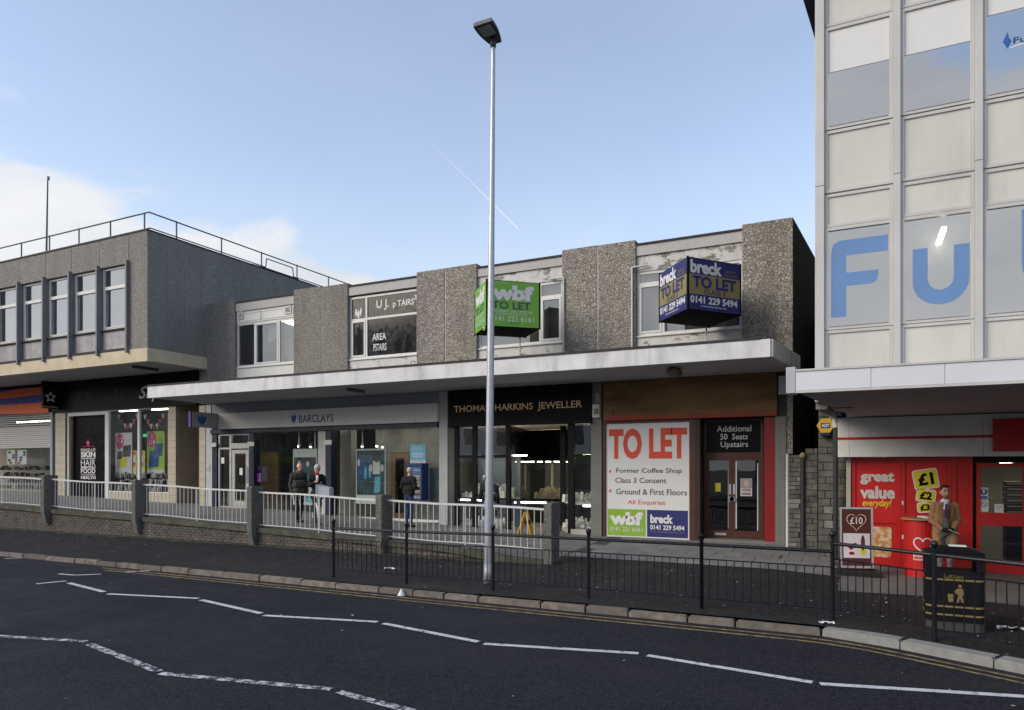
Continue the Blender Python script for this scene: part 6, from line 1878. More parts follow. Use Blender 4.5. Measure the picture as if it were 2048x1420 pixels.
for i in range(60):
    t_ = math.radians(205) + math.radians(-0) + (2 * math.pi - math.radians(50)) * i / 59 if False else math.pi * 1.0 + (i - 29.5) / 59 * math.radians(310) + math.pi
    hs2.append((.0095 * 16 * math.sin(t_) ** 3, .0105 * (13 * math.cos(t_) - 5 * math.cos(2 * t_) - 2 * math.cos(3 * t_) - math.cos(4 * t_))))
zig = [(-.03, -.02), (-.05, .03), (-.07, -.03), (-.09, .02), (-.14, .0)]
pts = [(-p[0], p[1]) for p in hs2]
left_t = [(pts[0][0] + a * (1 if pts[0][0] < 0 else -1), pts[0][1] + b) for a, b in zig]
mbh = MB()
allp = pts
def ribbon(pp, w_):
    b0 = len(mbh.v)
    for i, (a, b) in enumerate(pp):
        a2, b2 = pp[min(i + 1, len(pp) - 1)]; a1, b1 = pp[max(i - 1, 0)]
        d = Vector((a2 - a1, b2 - b1)); d = d.normalized() if d.length else Vector((1, 0))
        n = Vector((-d.y, d.x)) * w_
        mbh.v.extend([oncyl(a + n.x, .62 + b + n.y), oncyl(a - n.x, .62 + b - n.y)])
        if i: mbh.f.append((b0 + 2 * i - 2, b0 + 2 * i, b0 + 2 * i + 1, b0 + 2 * i - 1))
ribbon(pts, .011)
e0, e1 = pts[0], pts[-1]
sg0 = -1 if e0[0] < e1[0] else 1
for e, sgn in ((e0, sg0), (e1, -sg0)):
    ribbon([e] + [(e[0] + sgn * abs(a) * .9, e[1] + b * .8) for a, b in zig], .008)
mbh.build('heart_emblem', m_wprint, ld, norm=False)
mbl = glyphs('British Heart\nFoundation', .02)
vs, fs = mbl
xs_ = [p[0] for p in vs]; ys_ = [p[1] for p in vs]
mbt = MB(); mbt.add([oncyl(-.16 + (p[0] - min(xs_)) / (max(xs_) - min(xs_)) * .34, .32 + (p[1] - min(ys_)) / (max(ys_) - min(ys_)) * .11) for p in vs], fs)
mbt.build('lettering', m_wprint, ld, norm=False)

# ------------------------------------------------------------------ litter bin
lbx, lby = 1.16, 11.15
lbg = PV(lbx, lby)
lb = thing('litter_bin', 'big black litter bin with gold bands and litter symbol', 'litter bin', (lbx, lby, lbg))
HW, HD, HB = .335, .27, 1.10
def bpoly(hw, hd, c=.06): return [(lbx - hw + c, lby - hd), (lbx + hw - c, lby - hd), (lbx + hw, lby - hd + c), (lbx + hw, lby + hd - c), (lbx + hw - c, lby + hd), (lbx - hw + c, lby + hd), (lbx - hw, lby + hd - c), (lbx - hw, lby - hd + c)]
m_bin = M('bin_black', (.009, .009, .011), .5, var=.3, spec=.15)
m_bing = M('bin_gold', (.21, .155, .055), .6, var=.2)
MB().prism(bpoly(HW - .01, HD - .01), 'z', lbg, lbg + .12).build('plinth', M('bin_plinth', (.05, .05, .048), .8), lb)
MB().prism(bpoly(HW, HD), 'z', lbg + .121, lbg + .78).build('body', m_bin, lb)
for z in (.20, .31, .665):
    MB().prism(bpoly(HW + .006, HD + .006), 'z', lbg + z, lbg + z + .024).build('gold_band', m_bing, lb)
for sx in (-1, 1):
    for sy_ in (-1, 1):
        cbox('corner_post', m_bin, lb, lbx + sx * HW - (.09 if sx > 0 else 0), lbx + sx * HW + (.09 if sx < 0 else 0), lby + sy_ * HD - (.09 if sy_ > 0 else 0), lby + sy_ * HD + (.09 if sy_ < 0 else 0), lbg + .781, lbg + .96, .008)
MB().prism(bpoly(HW, HD), 'z', lbg + .961, lbg + 1.03).build('hood', m_bin, lb)
pp = bpoly(HW + .01, HD + .01); pq = [((a - lbx) * .45 + lbx, (b - lby) * .45 + lby) for a, b in pp]
mbp = MB(); mbp.v = [(a, b, lbg + 1.031) for a, b in pp] + [(a, b, lbg + 1.10) for a, b in pq]
mbp.f = [tuple(range(8))[::-1], tuple(range(8, 16))] + [(i, (i + 1) % 8, 8 + (i + 1) % 8, 8 + i) for i in range(8)]
mbp.build('lid', m_bin, lb)
cbox('stub_plate', m_paper, lb, lbx - .05, lbx + .15, lby - .07, lby + .07, lbg + 1.098, lbg + 1.115, .004)
letter('Litter', m_bing, lb, (lbx - .13, lby - HD, lbg + .70), (1, 0, 0), .24, .06, .005, lift=.004)
fy_ = lby - HD - .003
ic = []
flat(oval(lbx + .05, lbg + .60, .022, .022, 12), m_bing, lb, (0, fy_, 0), (1, 0, 0), 'symbol_head', lift=.001)
flat([(lbx + .02, lbg + .57), (lbx + .08, lbg + .57), (lbx + .10, lbg + .48), (lbx + .07, lbg + .48), (lbx + .10, lbg + .39), (lbx + .07, lbg + .38), (lbx + .05, lbg + .44), (lbx + .035, lbg + .38), (lbx + .01, lbg + .38), (lbx + .03, lbg + .48), (lbx - .02, lbg + .52), (lbx - .03, lbg + .505)], m_bing, lb, (0, fy_, 0), (1, 0, 0), 'symbol_figure', lift=.001)
flat([(lbx - .09, lbg + .49), (lbx - .005, lbg + .49), (lbx - .015, lbg + .385), (lbx - .08, lbg + .385)], m_bing, lb, (0, fy_, 0), (1, 0, 0), 'symbol_basket', lift=.001)

# ------------------------------------------------------------------ yellow floor sign in the jeweller doorway
yx, yy_ = XF(1052, 16.9), 16.9
yg = WK(yx, yy_)
yg = max(PV(yx, yy_), yg) + .008
ys_ = thing('wet_floor_sign', 'yellow folding wet floor sign outside the jeweller doorway', 'floor sign', (yx, yy_, yg))
for sgn in (-1, 1):
    mbv = MB()
    mbv.hexa([(yx + sgn * .20 - .012, yy_ - .15, yg), (yx + sgn * .20 + .012, yy_ - .15, yg), (yx + sgn * .20 + .012, yy_ + .15, yg), (yx + sgn * .20 - .012, yy_ + .15, yg),
              (yx + sgn * .015 - .012, yy_ - .08, yg + .62), (yx + sgn * .015 + .012, yy_ - .08, yg + .62), (yx + sgn * .015 + .012, yy_ + .08, yg + .62), (yx + sgn * .015 - .012, yy_ + .08, yg + .62)])
    pnl = mbv.build('leaf', m_yellow, ys_)
    if sgn == 1:
        MB().add([(yx + .126, yy_ - .06, yg + .31), (yx + .126, yy_ + .06, yg + .31), (yx + .095, yy_ + .05, yg + .42), (yx + .095, yy_ - .05, yg + .42)], [(0, 1, 2, 3)]).build('warning_mark', m_black, pnl, norm=False)

# ------------------------------------------------------------------ litter on the ground
def scatter(name, lab, n, fun, smin, smax, seed, m=m_litter):
    rnd = random.Random(seed); mb = MB()
    for i in range(n):
        x, y, z = fun(rnd)
        r = rnd.uniform(smin, smax); a = rnd.uniform(0, 6.28); k = rnd.uniform(.4, 1)
        ca, sa = math.cos(a), math.sin(a)
        c4 = [(-r, -r * k), (r, -r * k * .8), (r * .8, r * k), (-r * .9, r * k * .8)]
        mb.add([(x + p * ca - q * sa, y + p * sa + q * ca, z + .006 + rnd.uniform(0, .012)) for p, q in c4], [(0, 1, 2, 3)])
    mb.build(name, m, None, kind='stuff', label=lab, norm=False)
def fl(r):
    x = r.uniform(-26, -5.9); y = YW - .15 - abs(r.gauss(0, 1.0)); y = max(10.8, y)
    return x, y, PV(x, y)
def fr2(r):
    x = r.uniform(-5.9, 3.2); y = r.uniform(YK(x) + .3, 13.8)
    return x, y, PV(x, y)
def fr3(r):
    x = r.uniform(-22, 2); y = r.uniform(4, 10.3)
    return x, y, 0
scatter('fallen_leaves', 'scattered pale leaf litter and scraps on the footway below the brick wall', 420, fl, .006, .022, 3)
scatter('fallen_leaves', 'scattered pale scraps on the pavement behind the guard rail', 190, fr2, .006, .022, 4)
scatter('road_scraps', 'few pale scraps lying on the road', 55, fr3, .008, .024, 5)
m_leaf = M('brown_leaf', (.10, .075, .045), .9, var=.4, scale=30)
scatter('fallen_leaves', 'brown dead leaves along the footway', 300, lambda r: fl(r) if r.random() < .6 else fr2(r), .008, .022, 6, m_leaf)
def scrap(lab, px, py, z, w_, d_, h_, rot, seed):
    x, y = GP(px, py, z)
    z = 0.0 if y < YK(x) else PV(x, y)
    rnd = random.Random(seed); mb = MB()
    nx, ny = 5, 4
    ca, sa = math.cos(rot), math.sin(rot)
    for i in range(nx + 1):
        for j in range(ny + 1):
            u, v = (i / nx - .5) * w_, (j / ny - .5) * d_
            mb.v.append((x + u * ca - v * sa, y + u * sa + v * ca, z + .006 + h_ * rnd.random()))
            if i and j:
                a = (i - 1) * (ny + 1) + j - 1
                mb.f.append((a, a + ny + 1, a + ny + 2, a + 1))
    mb.build('paper_scrap', m_paper, None, label=lab, cat='litter')
scrap('flattened white paper cup on the footway behind the guard rail', 780, 1136, .2, .24, .07, .04, .1, 1)
scrap('white crumpled paper lying under the far guard rail bars', 2024, 1264, .12, .34, .14, .05, .4, 2)
scrap('white scrap on the kerb beside the litter bin rail', 1653, 1250, .1, .2, .08, .03, .2, 3)
scrap('pale scrap at the foot of the last railing pier', 1033, 1118, .3, .16, .10, .08, .7, 4)
cxk, cyk = GP(806, 1190, 0)
MB().tube((cxk, cyk - .05, .004), (cxk, cyk - .05, .12), .075, .008, 12).build('paper_cone', m_paper, None, label='small white paper cone lying against the kerb', cat='litter')

# contrail high in the sky
def skyp(px, py, d):
    u = (px - 1024) / FOC * d; v = (HOR - py) / FOC * d
    return Vector((u * C - d * S, u * S + d * C, EYE + v))
p0, p1 = skyp(862, 284, 5200), skyp(1036, 457, 5200)
m_con = bpy.data.materials.new('contrail_vapour'); m_con.use_nodes = True
t_ = m_con.node_tree; b_ = t_.nodes['Principled BSDF']; b_.inputs['Base Color'].default_value = (.9, .9, .9, 1); b_.inputs['Alpha'].default_value = .42; b_.inputs['Roughness'].default_value = 1
MB().tube(p0, p1, .5, 5.5, 8).build('contrail', m_con, None, label='faint white aircraft contrail slanting across the blue sky', cat='contrail')

# ------------------------------------------------------------------ buildings across the street, behind the viewpoint: they shade the road and stand in the shop glass
m_sand = M('soot_sandstone', (.20, .17, .14), .9, var=.25, scale=1.2)
m_rend = M('pale_render', (.48, .46, .43), .9, var=.1, scale=1.2)
m_slate = M('slate_roof', (.06, .062, .07), .7)
gl_far = M('far_window', (.05, .055, .065), .15)
def opposite(x0, x1, h, m, lab, n, fl_n, Y0=-20.0):
    R = thing('opposite_building', lab, 'building', ((x0 + x1) / 2, Y0, 0))
    box('wall', m, R, x0, x1, Y0 - 10, Y0, -.05, h)
    MB().prism([(Y0 - 10.2, h), (Y0 + .3, h), (Y0 - 5, h + 2.4)], 'x', x0, x1).build('roof', m_slate, R)
    for f in range(1, fl_n):
        for i in range(n):
            xc = x0 + (x1 - x0) * (i + .5) / n; z0 = 1.2 + f * 3.1
            w_ = box('window', m_white, R, xc - .62, xc + .62, Y0 - .02, Y0 + .06, z0 - .05, z0 + 1.75)
            box('pane', gl_far, w_, xc - .54, xc + .54, Y0 + .065, Y0 + .08, z0 + .05, z0 + 1.65)
    for i in range(max(2, n // 2)):
        a = x0 + (x1 - x0) * i / max(2, n // 2) + .4; b = x0 + (x1 - x0) * (i + 1) / max(2, n // 2) - .4
        box('shop_window', gl_far, R, a, b, Y0 + .01, Y0 + .05, .5, 2.7)
        box('shop_fascia', (m_red, m_paper, m_navy, m_green)[(i + int(abs(x0))) % 4], R, a, b, Y0 + .02, Y0 + .2, 2.9, 3.6)
    MB().box((x0 + x1) / 2 - .8, (x0 + x1) / 2 + .8, Y0 - 5.5, Y0 - 4.5, h + 2, h + 3.8).build('chimney', m, R)
opposite(-140, -90, 8.0, m_sand, 'long sooty sandstone terrace far along the opposite side of the street', 14, 2)
opposite(-89.5, -60, 9.2, m_rend, 'pale rendered three storey terrace reflected in the poster window', 9, 3)
opposite(-59.5, -38, 8.0, m_sand, 'sandstone two storey terrace reflected in the bank glass', 7, 2)
opposite(-37.5, -16, 7.2, m_rend, 'pale rendered terrace with red fascia reflected in the jeweller glass', 6, 2)
opposite(-14, 40, 7.0, m_sand, 'sandstone terrace beyond the open junction behind the viewpoint', 14, 2, -75.0)
sheet('far_pavement', m_foot, [-90 + i * 5 for i in range(27)], lambda x: -20.0, lambda x: -4.4, 1, lambda x, y: .1, kind='structure')

# ------------------------------------------------------------------ people
m_skin = M('skin', (.50, .30, .22), .55, var=.08, scale=14)
m_hair_d = M('dark_hair', (.018, .014, .011), .7, var=.3, scale=40)
m_hair_g = M('grey_hair', (.48, .47, .45), .8, var=.15, scale=40)
m_stubble = M('stubble', (.20, .12, .085), .7)
m_camel = M('camel_wool', (.265, .150, .075), .9, var=.10, scale=9, bump=.2, bscale=160)
m_camel_d = M('camel_lapel', (.20, .112, .055), .9, var=.08, scale=9)
m_vest = M('grey_tweed', (.085, .082, .078), .9, var=.2, scale=30)
m_shirt = M('white_shirt', (.62, .63, .68), .8)
m_tie = M('plum_tie', (.055, .016, .06), .5)
m_trou = M('grey_trousers', (.11, .108, .11), .9, var=.15, scale=20)
m_glove = M('black_glove', (.010, .010, .011), .7)
m_shoe = M('black_shoe', (.012, .011, .010), .35)
m_jack = M('olive_jacket', (.050, .044, .036), .9, var=.2, scale=8)
m_collar = M('tan_collar', (.20, .135, .075), .9)
m_blk = M('black_wool', (.010, .010, .012), .9, var=.25, scale=9)
m_blk2 = M('black_trousers', (.012, .012, .014), .9, var=.2, scale=9)
m_scarf = M('red_scarf', (.45, .035, .02), .8)
m_jean = M('blue_jeans', (.030, .046, .11), .85, var=.2, scale=12)
m_jean_l = M('pale_jeans', (.17, .27, .52), .85, var=.15, scale=12)
m_eye = M('eye_dark', (.012, .010, .009), .3)
m_lip = M('lip', (.36, .14, .12), .5)

def cap_mesh(p0, p1, r0, r1, n=12, k=4):
    p0, p1 = Vector(p0), Vector(p1)
    d = p1 - p0
    d = d.normalized() if d.length > 1e-6 else Vector((0, 0, 1))
    a = d.orthogonal().normalized(); b = d.cross(a)
    rings = []
    for i in range(1, k + 1):
        t = math.pi / 2 * i / k
        rings.append((p0 - d * (r0 * math.cos(t)), r0 * math.sin(t)))
    for i in range(k):
        t = math.pi / 2 * i / k
        rings.append((p1 + d * (r1 * math.sin(t)), r1 * math.cos(t)))
    vs = [p0 - d * r0]
    for c, r in rings:
        vs += [c + a * (r * math.cos(2 * math.pi * j / n)) + b * (r * math.sin(2 * math.pi * j / n)) for j in range(n)]
    vs.append(p1 + d * r1)
    fs = [(0, 1 + (j + 1) % n, 1 + j) for j in range(n)]
    for i in range(len(rings) - 1):
        for j in range(n):
            q = 1 + i * n
            fs.append((q + j, q + (j + 1) % n, q + n + (j + 1) % n, q + n + j))
    l = len(vs) - 1; q = 1 + (len(rings) - 1) * n
    fs += [(q + j, q + (j + 1) % n, l) for j in range(n)]
    return vs, fs
def ell_mesh(c, r):
    m = MB().ball((0, 0, 0), 1.0, 16, 12)
    return [(c[0] + v[0] * r[0], c[1] + v[1] * r[1], c[2] + v[2] * r[2]) for v in m.v], m.f
def person(lab, pos, face, prims, scale=1.0, voxel=.011):
    """prims: ('c', p0, p1, r0, r1, material) capsules and ('e', centre, radii, material) ellipsoids, figure facing -y at the origin"""
    mb = MB(); mats = []
    for p in prims:
        if p[0] == 'c': mb.add(*cap_mesh(p[1], p[2], p[3], p[4]))
        else: mb.add(*ell_mesh(p[1], p[2]))
        if p[-1] not in mats: mats.append(p[-1])
    me = bpy.data.meshes.new('body')
    me.from_pydata(mb.v, [], mb.f)
    tmp = bpy.data.objects.new('tmp', me)
    COL.objects.link(tmp)
    rm = tmp.modifiers.new('r', 'REMESH'); rm.mode = 'VOXEL'; rm.voxel_size = voxel
    smo = tmp.modifiers.new('s', 'SMOOTH'); smo.factor = .5; smo.iterations = 2
    dg = bpy.context.evaluated_depsgraph_get()
    nm = bpy.data.meshes.new_from_object(tmp.evaluated_get(dg))
    bpy.data.objects.remove(tmp); bpy.data.meshes.remove(me)
    nm.update()
    nv = len(nm.vertices)                       # soft cloth folds, none on the head
    co = np.empty(nv * 3); nm.vertices.foreach_get('co', co); co = co.reshape(-1, 3)
    no = np.empty(nv * 3); nm.vertex_normals.foreach_get('vector', no); no = no.reshape(-1, 3)
    x_, y_, z_ = co.T
    q = np.sin(23 * x_ + 9 * z_ + 4 * np.sin(11 * z_ + 5 * y_)) * np.sin(19 * y_ - 14 * z_ + 1.3) + .6 * np.sin(41 * x_ - 17 * z_ + 3 * np.sin(29 * y_)) * np.sin(33 * z_ + 27 * y_)
    co += no * (.007 * q * (z_ < 1.42) * (z_ > .1))[:, None]
    nm.vertices.foreach_set('co', co.ravel())
    n = len(nm.polygons)
    cen = np.empty(n * 3); nm.polygons.foreach_get('center', cen); cen = cen.reshape(-1, 3)
    best = np.full(n, 1e9); idx = np.zeros(n, dtype=np.int32)
    for p in prims:
        if p[0] == 'c':
            a, b = np.array(p[1], float), np.array(p[2], float); ab = b - a; L2 = max(1e-9, ab @ ab)
            t = np.clip((cen - a) @ ab / L2, 0, 1)
            d = np.linalg.norm(cen - a - t[:, None] * ab, axis=1) - (p[3] + (p[4] - p[3]) * t)
        else:
            q = (cen - np.array(p[1], float)) / np.array(p[2], float)
            d = (np.linalg.norm(q, axis=1) - 1) * min(p[2])
        k = d < best
        best[k] = d[k]; idx[k] = mats.index(p[-1])
    nm.materials.clear()
    for m in mats: nm.materials.append(m)
    nm.polygons.foreach_set('material_index', idx)
    nm.polygons.foreach_set('use_smooth', [True] * n)
    nm.update()
    R = thing('person', lab, 'person', pos)
    R.rotation_euler = (0, 0, face)
    R.scale = (scale,) * 3
    o = bpy.data.objects.new('body', nm)
    COL.objects.link(o); o.parent = R
    return R
def local(R, name, mb, m, smooth=False):
    o = mb.build(name, m, None, smooth=smooth)
    loc = o.location.copy(); o.parent = R; o.location = loc
    return o
def slim(P, kx=.87, kr=.90):
    out = []
    for p in P:
        if p[0] == 'c':
            a, b = p[1], p[2]
            f = kr if max(p[3], p[4]) > .045 else 1.0
            out.append(('c', (a[0] * kx, a[1], a[2]), (b[0] * kx, b[1], b[2]), p[3] * f, p[4] * f, p[5]))
        else:
            out.append(p)
    return out
def head(c, skin, hair, style, nose=True, look=0.0, beard=None, bald=False):
    """head of a figure facing -y, centre c; look turns it about the vertical"""
    x, y, z = c
    def rt(px_, py_, pz_):
        return (x + px_ * math.cos(look) - py_ * math.sin(look), y + px_ * math.sin(look) + py_ * math.cos(look), z + pz_)
    P = [('e', rt(0, .0, .015), (.074, .088, .105), skin), ('e', rt(0, -.022, -.065), (.054, .062, .055), beard or skin),
         ('c', rt(0, -.088, .012), rt(0, -.106, -.018), .011, .016, skin),
         ('e', rt(-.077, .012, .0), (.014, .022, .032), skin), ('e', rt(.077, .012, .0), (.014, .022, .032), skin),
         ('c', rt(-.04, -.078, .036), rt(.04, -.078, .036), .013, .013, skin)]
    if style == 'short':
        P += [('e', rt(0, .024, .050), (.080, .088, .084), hair), ('c', rt(-.035, -.045, .112), rt(.040, -.050, .116), .020, .024, hair), ('e', rt(0, .0, .108), (.062, .066, .034), hair)]
    elif style == 'crop':
        P += [('e', rt(0, .026, .035), (.079, .086, .088), hair)]
    elif style == 'bob':
        P += [('e', rt(0, .022, .045), (.090, .098, .098), hair), ('e', rt(0, .045, -.02), (.082, .065, .075), hair)]
    eyes = [rt(-.029, -.082, .016), rt(.029, -.082, .016)]
    mouth = [rt(-.02, -.080, -.052), rt(.02, -.080, -.052)]
    return P, eyes, mouth, rt
def hand(wr, d, m, palm_n, curl=.5, size=1.0, thumb=1):
    """palm and five fingers: wr wrist, d pointing direction, palm_n direction the palm faces"""
    wr, d, n = Vector(wr), Vector(d).normalized(), Vector(palm_n).normalized()
    s = d.cross(n).normalized()
    k = size
    P = [('c', wr + d * .02 * k, wr + d * .065 * k, .026 * k, .029 * k, m), ('c', wr + d * .05 * k + s * .022 * k, wr + d * .075 * k + s * .024 * k, .018 * k, .017 * k, m), ('c', wr + d * .05 * k - s * .022 * k, wr + d * .075 * k - s * .024 * k, .018 * k, .017 * k, m)]
    for i, (off, L) in enumerate(((-.030, .060), (-.010, .074), (.010, .070), (.030, .055))):
        a = wr + d * .085 * k + s * off * k
        b = a + (d * math.cos(curl * .6) + n * math.sin(curl * .6)) * L * .55 * k
        c = b + (d * math.cos(curl * 1.7) + n * math.sin(curl * 1.7)) * L * .5 * k
        P += [('c', a, b, .0105 * k, .0095 * k, m), ('c', b, c, .0095 * k, .008 * k, m)]
    a = wr + d * .035 * k + s * .03 * thumb * k
    b = a + (d * .7 + s * .7 * thumb + n * .3).normalized() * .035 * k
    c = b + (d * .9 + s * .2 * thumb + n * .5).normalized() * .03 * k
    P += [('c', a, b, .013 * k, .011 * k, m), ('c', b, c, .011 * k, .009 * k, m)]
    return P
def face_bits(R, eyes, mouth, m_h=None):
    for e in eyes:
        local(R, 'eye', MB().ball(e, .010, 8, 6), m_eye)
    local(R, 'mouth', MB().tube(mouth[0], mouth[1], .006, n=6), m_lip)
def legs(m, shoe, la=(0, 0), ra=(0, 0), w=.095, r=.082):
    """la / ra: forward offsets of knee and ankle (towards -y is forward)"""
    P = [('c', (-.07, .01, .93), (.07, .01, .93), .115, .115, m)]
    for sx, (kn, an) in ((-1, la), (1, ra)):
        P += [('c', (sx * w, .01, .90), (sx * (w + .005), -kn, .49), r, .062, m), ('c', (sx * (w + .005), -kn, .49), (sx * w, -an, .10), .060, .047, m),
              ('c', (sx * w, -an + .02, .045), (sx * (w + .025), -an - .15, .038), .042, .036, shoe)]
    return P

# man in the camel coat by the supermarket
P = legs(m_trou, m_shoe)
P += [('c', (-.10, .015, 1.36), (.10, .015, 1.36), .115, .115, m_camel), ('c', (-.09, .03, 1.15), (.09, .03, 1.15), .125, .125, m_camel),
      ('c', (-.13, .02, 1.32), (-.165, .0, .56), .095, .098, m_camel), ('c', (.13, .02, 1.32), (.165, .0, .56), .095, .098, m_camel),
      ('c', (-.06, .07, 1.3), (-.08, .085, .56), .11, .105, m_camel), ('c', (.06, .07, 1.3), (.08, .085, .56), .11, .105, m_camel),
      ('c', (-.175, .01, 1.415), (.175, .01, 1.415), .065, .065, m_camel), ('c', (-.07, .03, 1.475), (.07, .03, 1.475), .05, .05, m_camel),
      ('c', (-.205, .01, 1.40), (-.275, .03, 1.12), .075, .066, m_camel), ('c', (-.275, .03, 1.12), (-.115, -.17, 1.00), .064, .052, m_camel),
      ('c', (.205, .01, 1.40), (.275, .03, 1.12), .075, .066, m_camel), ('c', (.275, .03, 1.12), (.135, -.16, .99), .064, .052, m_camel),
      ('c', (0, -.055, 1.30), (0, -.075, .98), .075, .082, m_vest), ('c', (0, -.045, 1.41), (0, -.062, 1.34), .055, .055, m_shirt),
      ('c', (0, .0, 1.42), (0, -.012, 1.53), .056, .054, m_skin), ('c', (-.03, -.03, 1.475), (.03, -.03, 1.475), .045, .045, m_shirt)]
P += hand((-.10, -.19, .99), (.75, -.35, -.15), m_glove, (.2, -.3, -.9), .7, 1.05, -1)
P += hand((.12, -.18, .98), (-.55, -.55, -.1), m_glove, (0, .2, -1), .5, 1.05, 1)
Hd, eyes, mouth, rt = head((0, -.02, 1.635), m_skin, m_hair_d, 'short', look=.12, beard=m_stubble)
P = slim(P, .79, .86) + Hd
X, Y = XF(1890, 15.0), 15.0
G = PV(X, Y)
man = person('bearded man in an open camel overcoat, grey waistcoat and tie holding leaflets', (X, Y, G), math.radians(5), P, 1.0, .010)
face_bits(man, eyes, mouth)
local(man, 'eyebrow', MB().tube(rt(-.048, -.088, .042), rt(-.012, -.092, .040), .007, n=6), m_hair_d)
local(man, 'eyebrow', MB().tube(rt(.048, -.088, .042), rt(.012, -.092, .040), .007, n=6), m_hair_d)
local(man, 'tie', MB().hexa([(-.018, -.128, 1.41), (.018, -.128, 1.41), (.018, -.105, 1.41), (-.018, -.105, 1.41), (-.022, -.128, 1.435), (.022, -.128, 1.435), (.022, -.1, 1.435), (-.022, -.1, 1.435)]).hexa([(-.032, -.150, 1.20), (.032, -.150, 1.20), (.032, -.12, 1.20), (-.032, -.12, 1.20), (-.018, -.134, 1.409), (.018, -.134, 1.409), (.018, -.1, 1.409), (-.018, -.1, 1.409)]), m_tie)
for sx in (-1, 1):
    local(man, 'lapel', MB().hexa([(sx * .055, -.118, 1.12), (sx * .12, -.095, 1.20), (sx * .12, -.075, 1.20), (sx * .055, -.10, 1.12), (sx * .045, -.075, 1.47), (sx * .125, -.085, 1.38), (sx * .125, -.065, 1.38), (sx * .045, -.055, 1.47)]), m_camel_d)
lf = thing('leaflet', 'white leaflet held in the black gloved hands of the coated man', 'leaflet', (X + .1, Y - .3, G + .95))
MB().hexa([(X + .02, Y - .31, G + .985), (X + .19, Y - .33, G + .91), (X + .19, Y - .25, G + .905), (X + .02, Y - .23, G + .98), (X + .02, Y - .31, G + .99), (X + .19, Y - .33, G + .915), (X + .19, Y - .25, G + .91), (X + .02, Y - .23, G + .985)]).build('sheet', m_paper, lf)

# elderly man of the couple
P = legs(m_blk2, m_shoe, (.10, .12), (-.02, -.16))
P += [('c', (-.10, .01, 1.34), (.10, .01, 1.34), .125, .125, m_jack), ('c', (-.09, .0, 1.08), (.09, .0, 1.08), .14, .14, m_jack), ('c', (-.08, .0, .90), (.08, .0, .90), .15, .15, m_jack),
      ('c', (-.17, .02, 1.40), (.17, .02, 1.40), .07, .07, m_jack), ('c', (-.06, -.02, 1.48), (.06, -.02, 1.48), .055, .055, m_collar),
      ('c', (-.21, .02, 1.38), (-.27, .08, 1.10), .075, .064, m_jack), ('c', (-.27, .08, 1.10), (-.25, -.02, .86), .062, .05, m_jack),
      ('c', (.21, .02, 1.38), (.27, .06, 1.10), .075, .064, m_jack), ('c', (.27, .06, 1.10), (.25, -.06, .86), .062, .05, m_jack),
      ('c', (0, .0, 1.42), (0, -.05, 1.52), .055, .053, m_skin)]
P += hand((-.25, -.02, .85), (0, -.1, -1), m_skin, (1, 0, 0), .4, 1.0, 1)
P += hand((.25, -.06, .85), (0, -.1, -1), m_skin, (-1, 0, 0), .4, 1.0, -1)
Hd, eyes, mouth, rt = head((0, -.075, 1.60), m_skin, m_hair_g, 'crop', look=.15)
P = slim(P) + Hd
def on(px, Yv): return (XF(px, Yv), Yv, WK(XF(px, Yv), Yv))
ma = person('grey haired man in a dark jacket with tan collar beside the woman with the box', on(598, 15.55), math.radians(62), P, 1.0, .011)
face_bits(ma, eyes, mouth)
# woman carrying the crate
P = legs(m_blk2, m_shoe, (.16, .22), (-.04, -.20), .085, .085)
P += [('c', (-.09, .01, 1.32), (.09, .01, 1.32), .115, .115, m_blk), ('c', (-.07, .0, 1.10), (.07, .0, 1.10), .125, .125, m_blk), ('c', (-.08, .01, .84), (.08, .01, .84), .145, .15, m_blk),
      ('c', (-.15, .02, 1.39), (.15, .02, 1.39), .065, .065, m_blk), ('c', (-.03, -.06, 1.44), (.03, -.06, 1.44), .05, .05, m_scarf), ('c', (0, -.095, 1.38), (0, -.105, 1.28), .035, .03, m_shirt),
      ('c', (-.19, .02, 1.37), (-.25, .0, 1.12), .07, .06, m_blk), ('c', (-.25, .0, 1.12), (-.10, -.22, 1.22), .058, .046, m_blk),
      ('c', (.19, .02, 1.37), (.24, .02, 1.12), .07, .06, m_blk), ('c', (.24, .02, 1.12), (.16, -.22, 1.06), .058, .046, m_blk),
      ('c', (0, .0, 1.40), (0, -.03, 1.50), .052, .05, m_skin)]
P += hand((-.10, -.23, 1.225), (.6, -.6, .25), m_skin, (.3, .1, -1), .9, .95, -1)
P += hand((.16, -.23, 1.055), (.05, -1, -.1), m_skin, (-1, 0, 0), .8, .95, -1)
Hd, eyes, mouth, rt = head((0, -.045, 1.585), m_skin, m_hair_g, 'bob', look=-.25)
P = slim(P) + Hd
wp = on(634, 15.25)
wo_ = person('white haired woman in a long black coat with red scarf carrying a box', wp, math.radians(48), P, 1.0, .011)
face_bits(wo_, eyes, mouth)
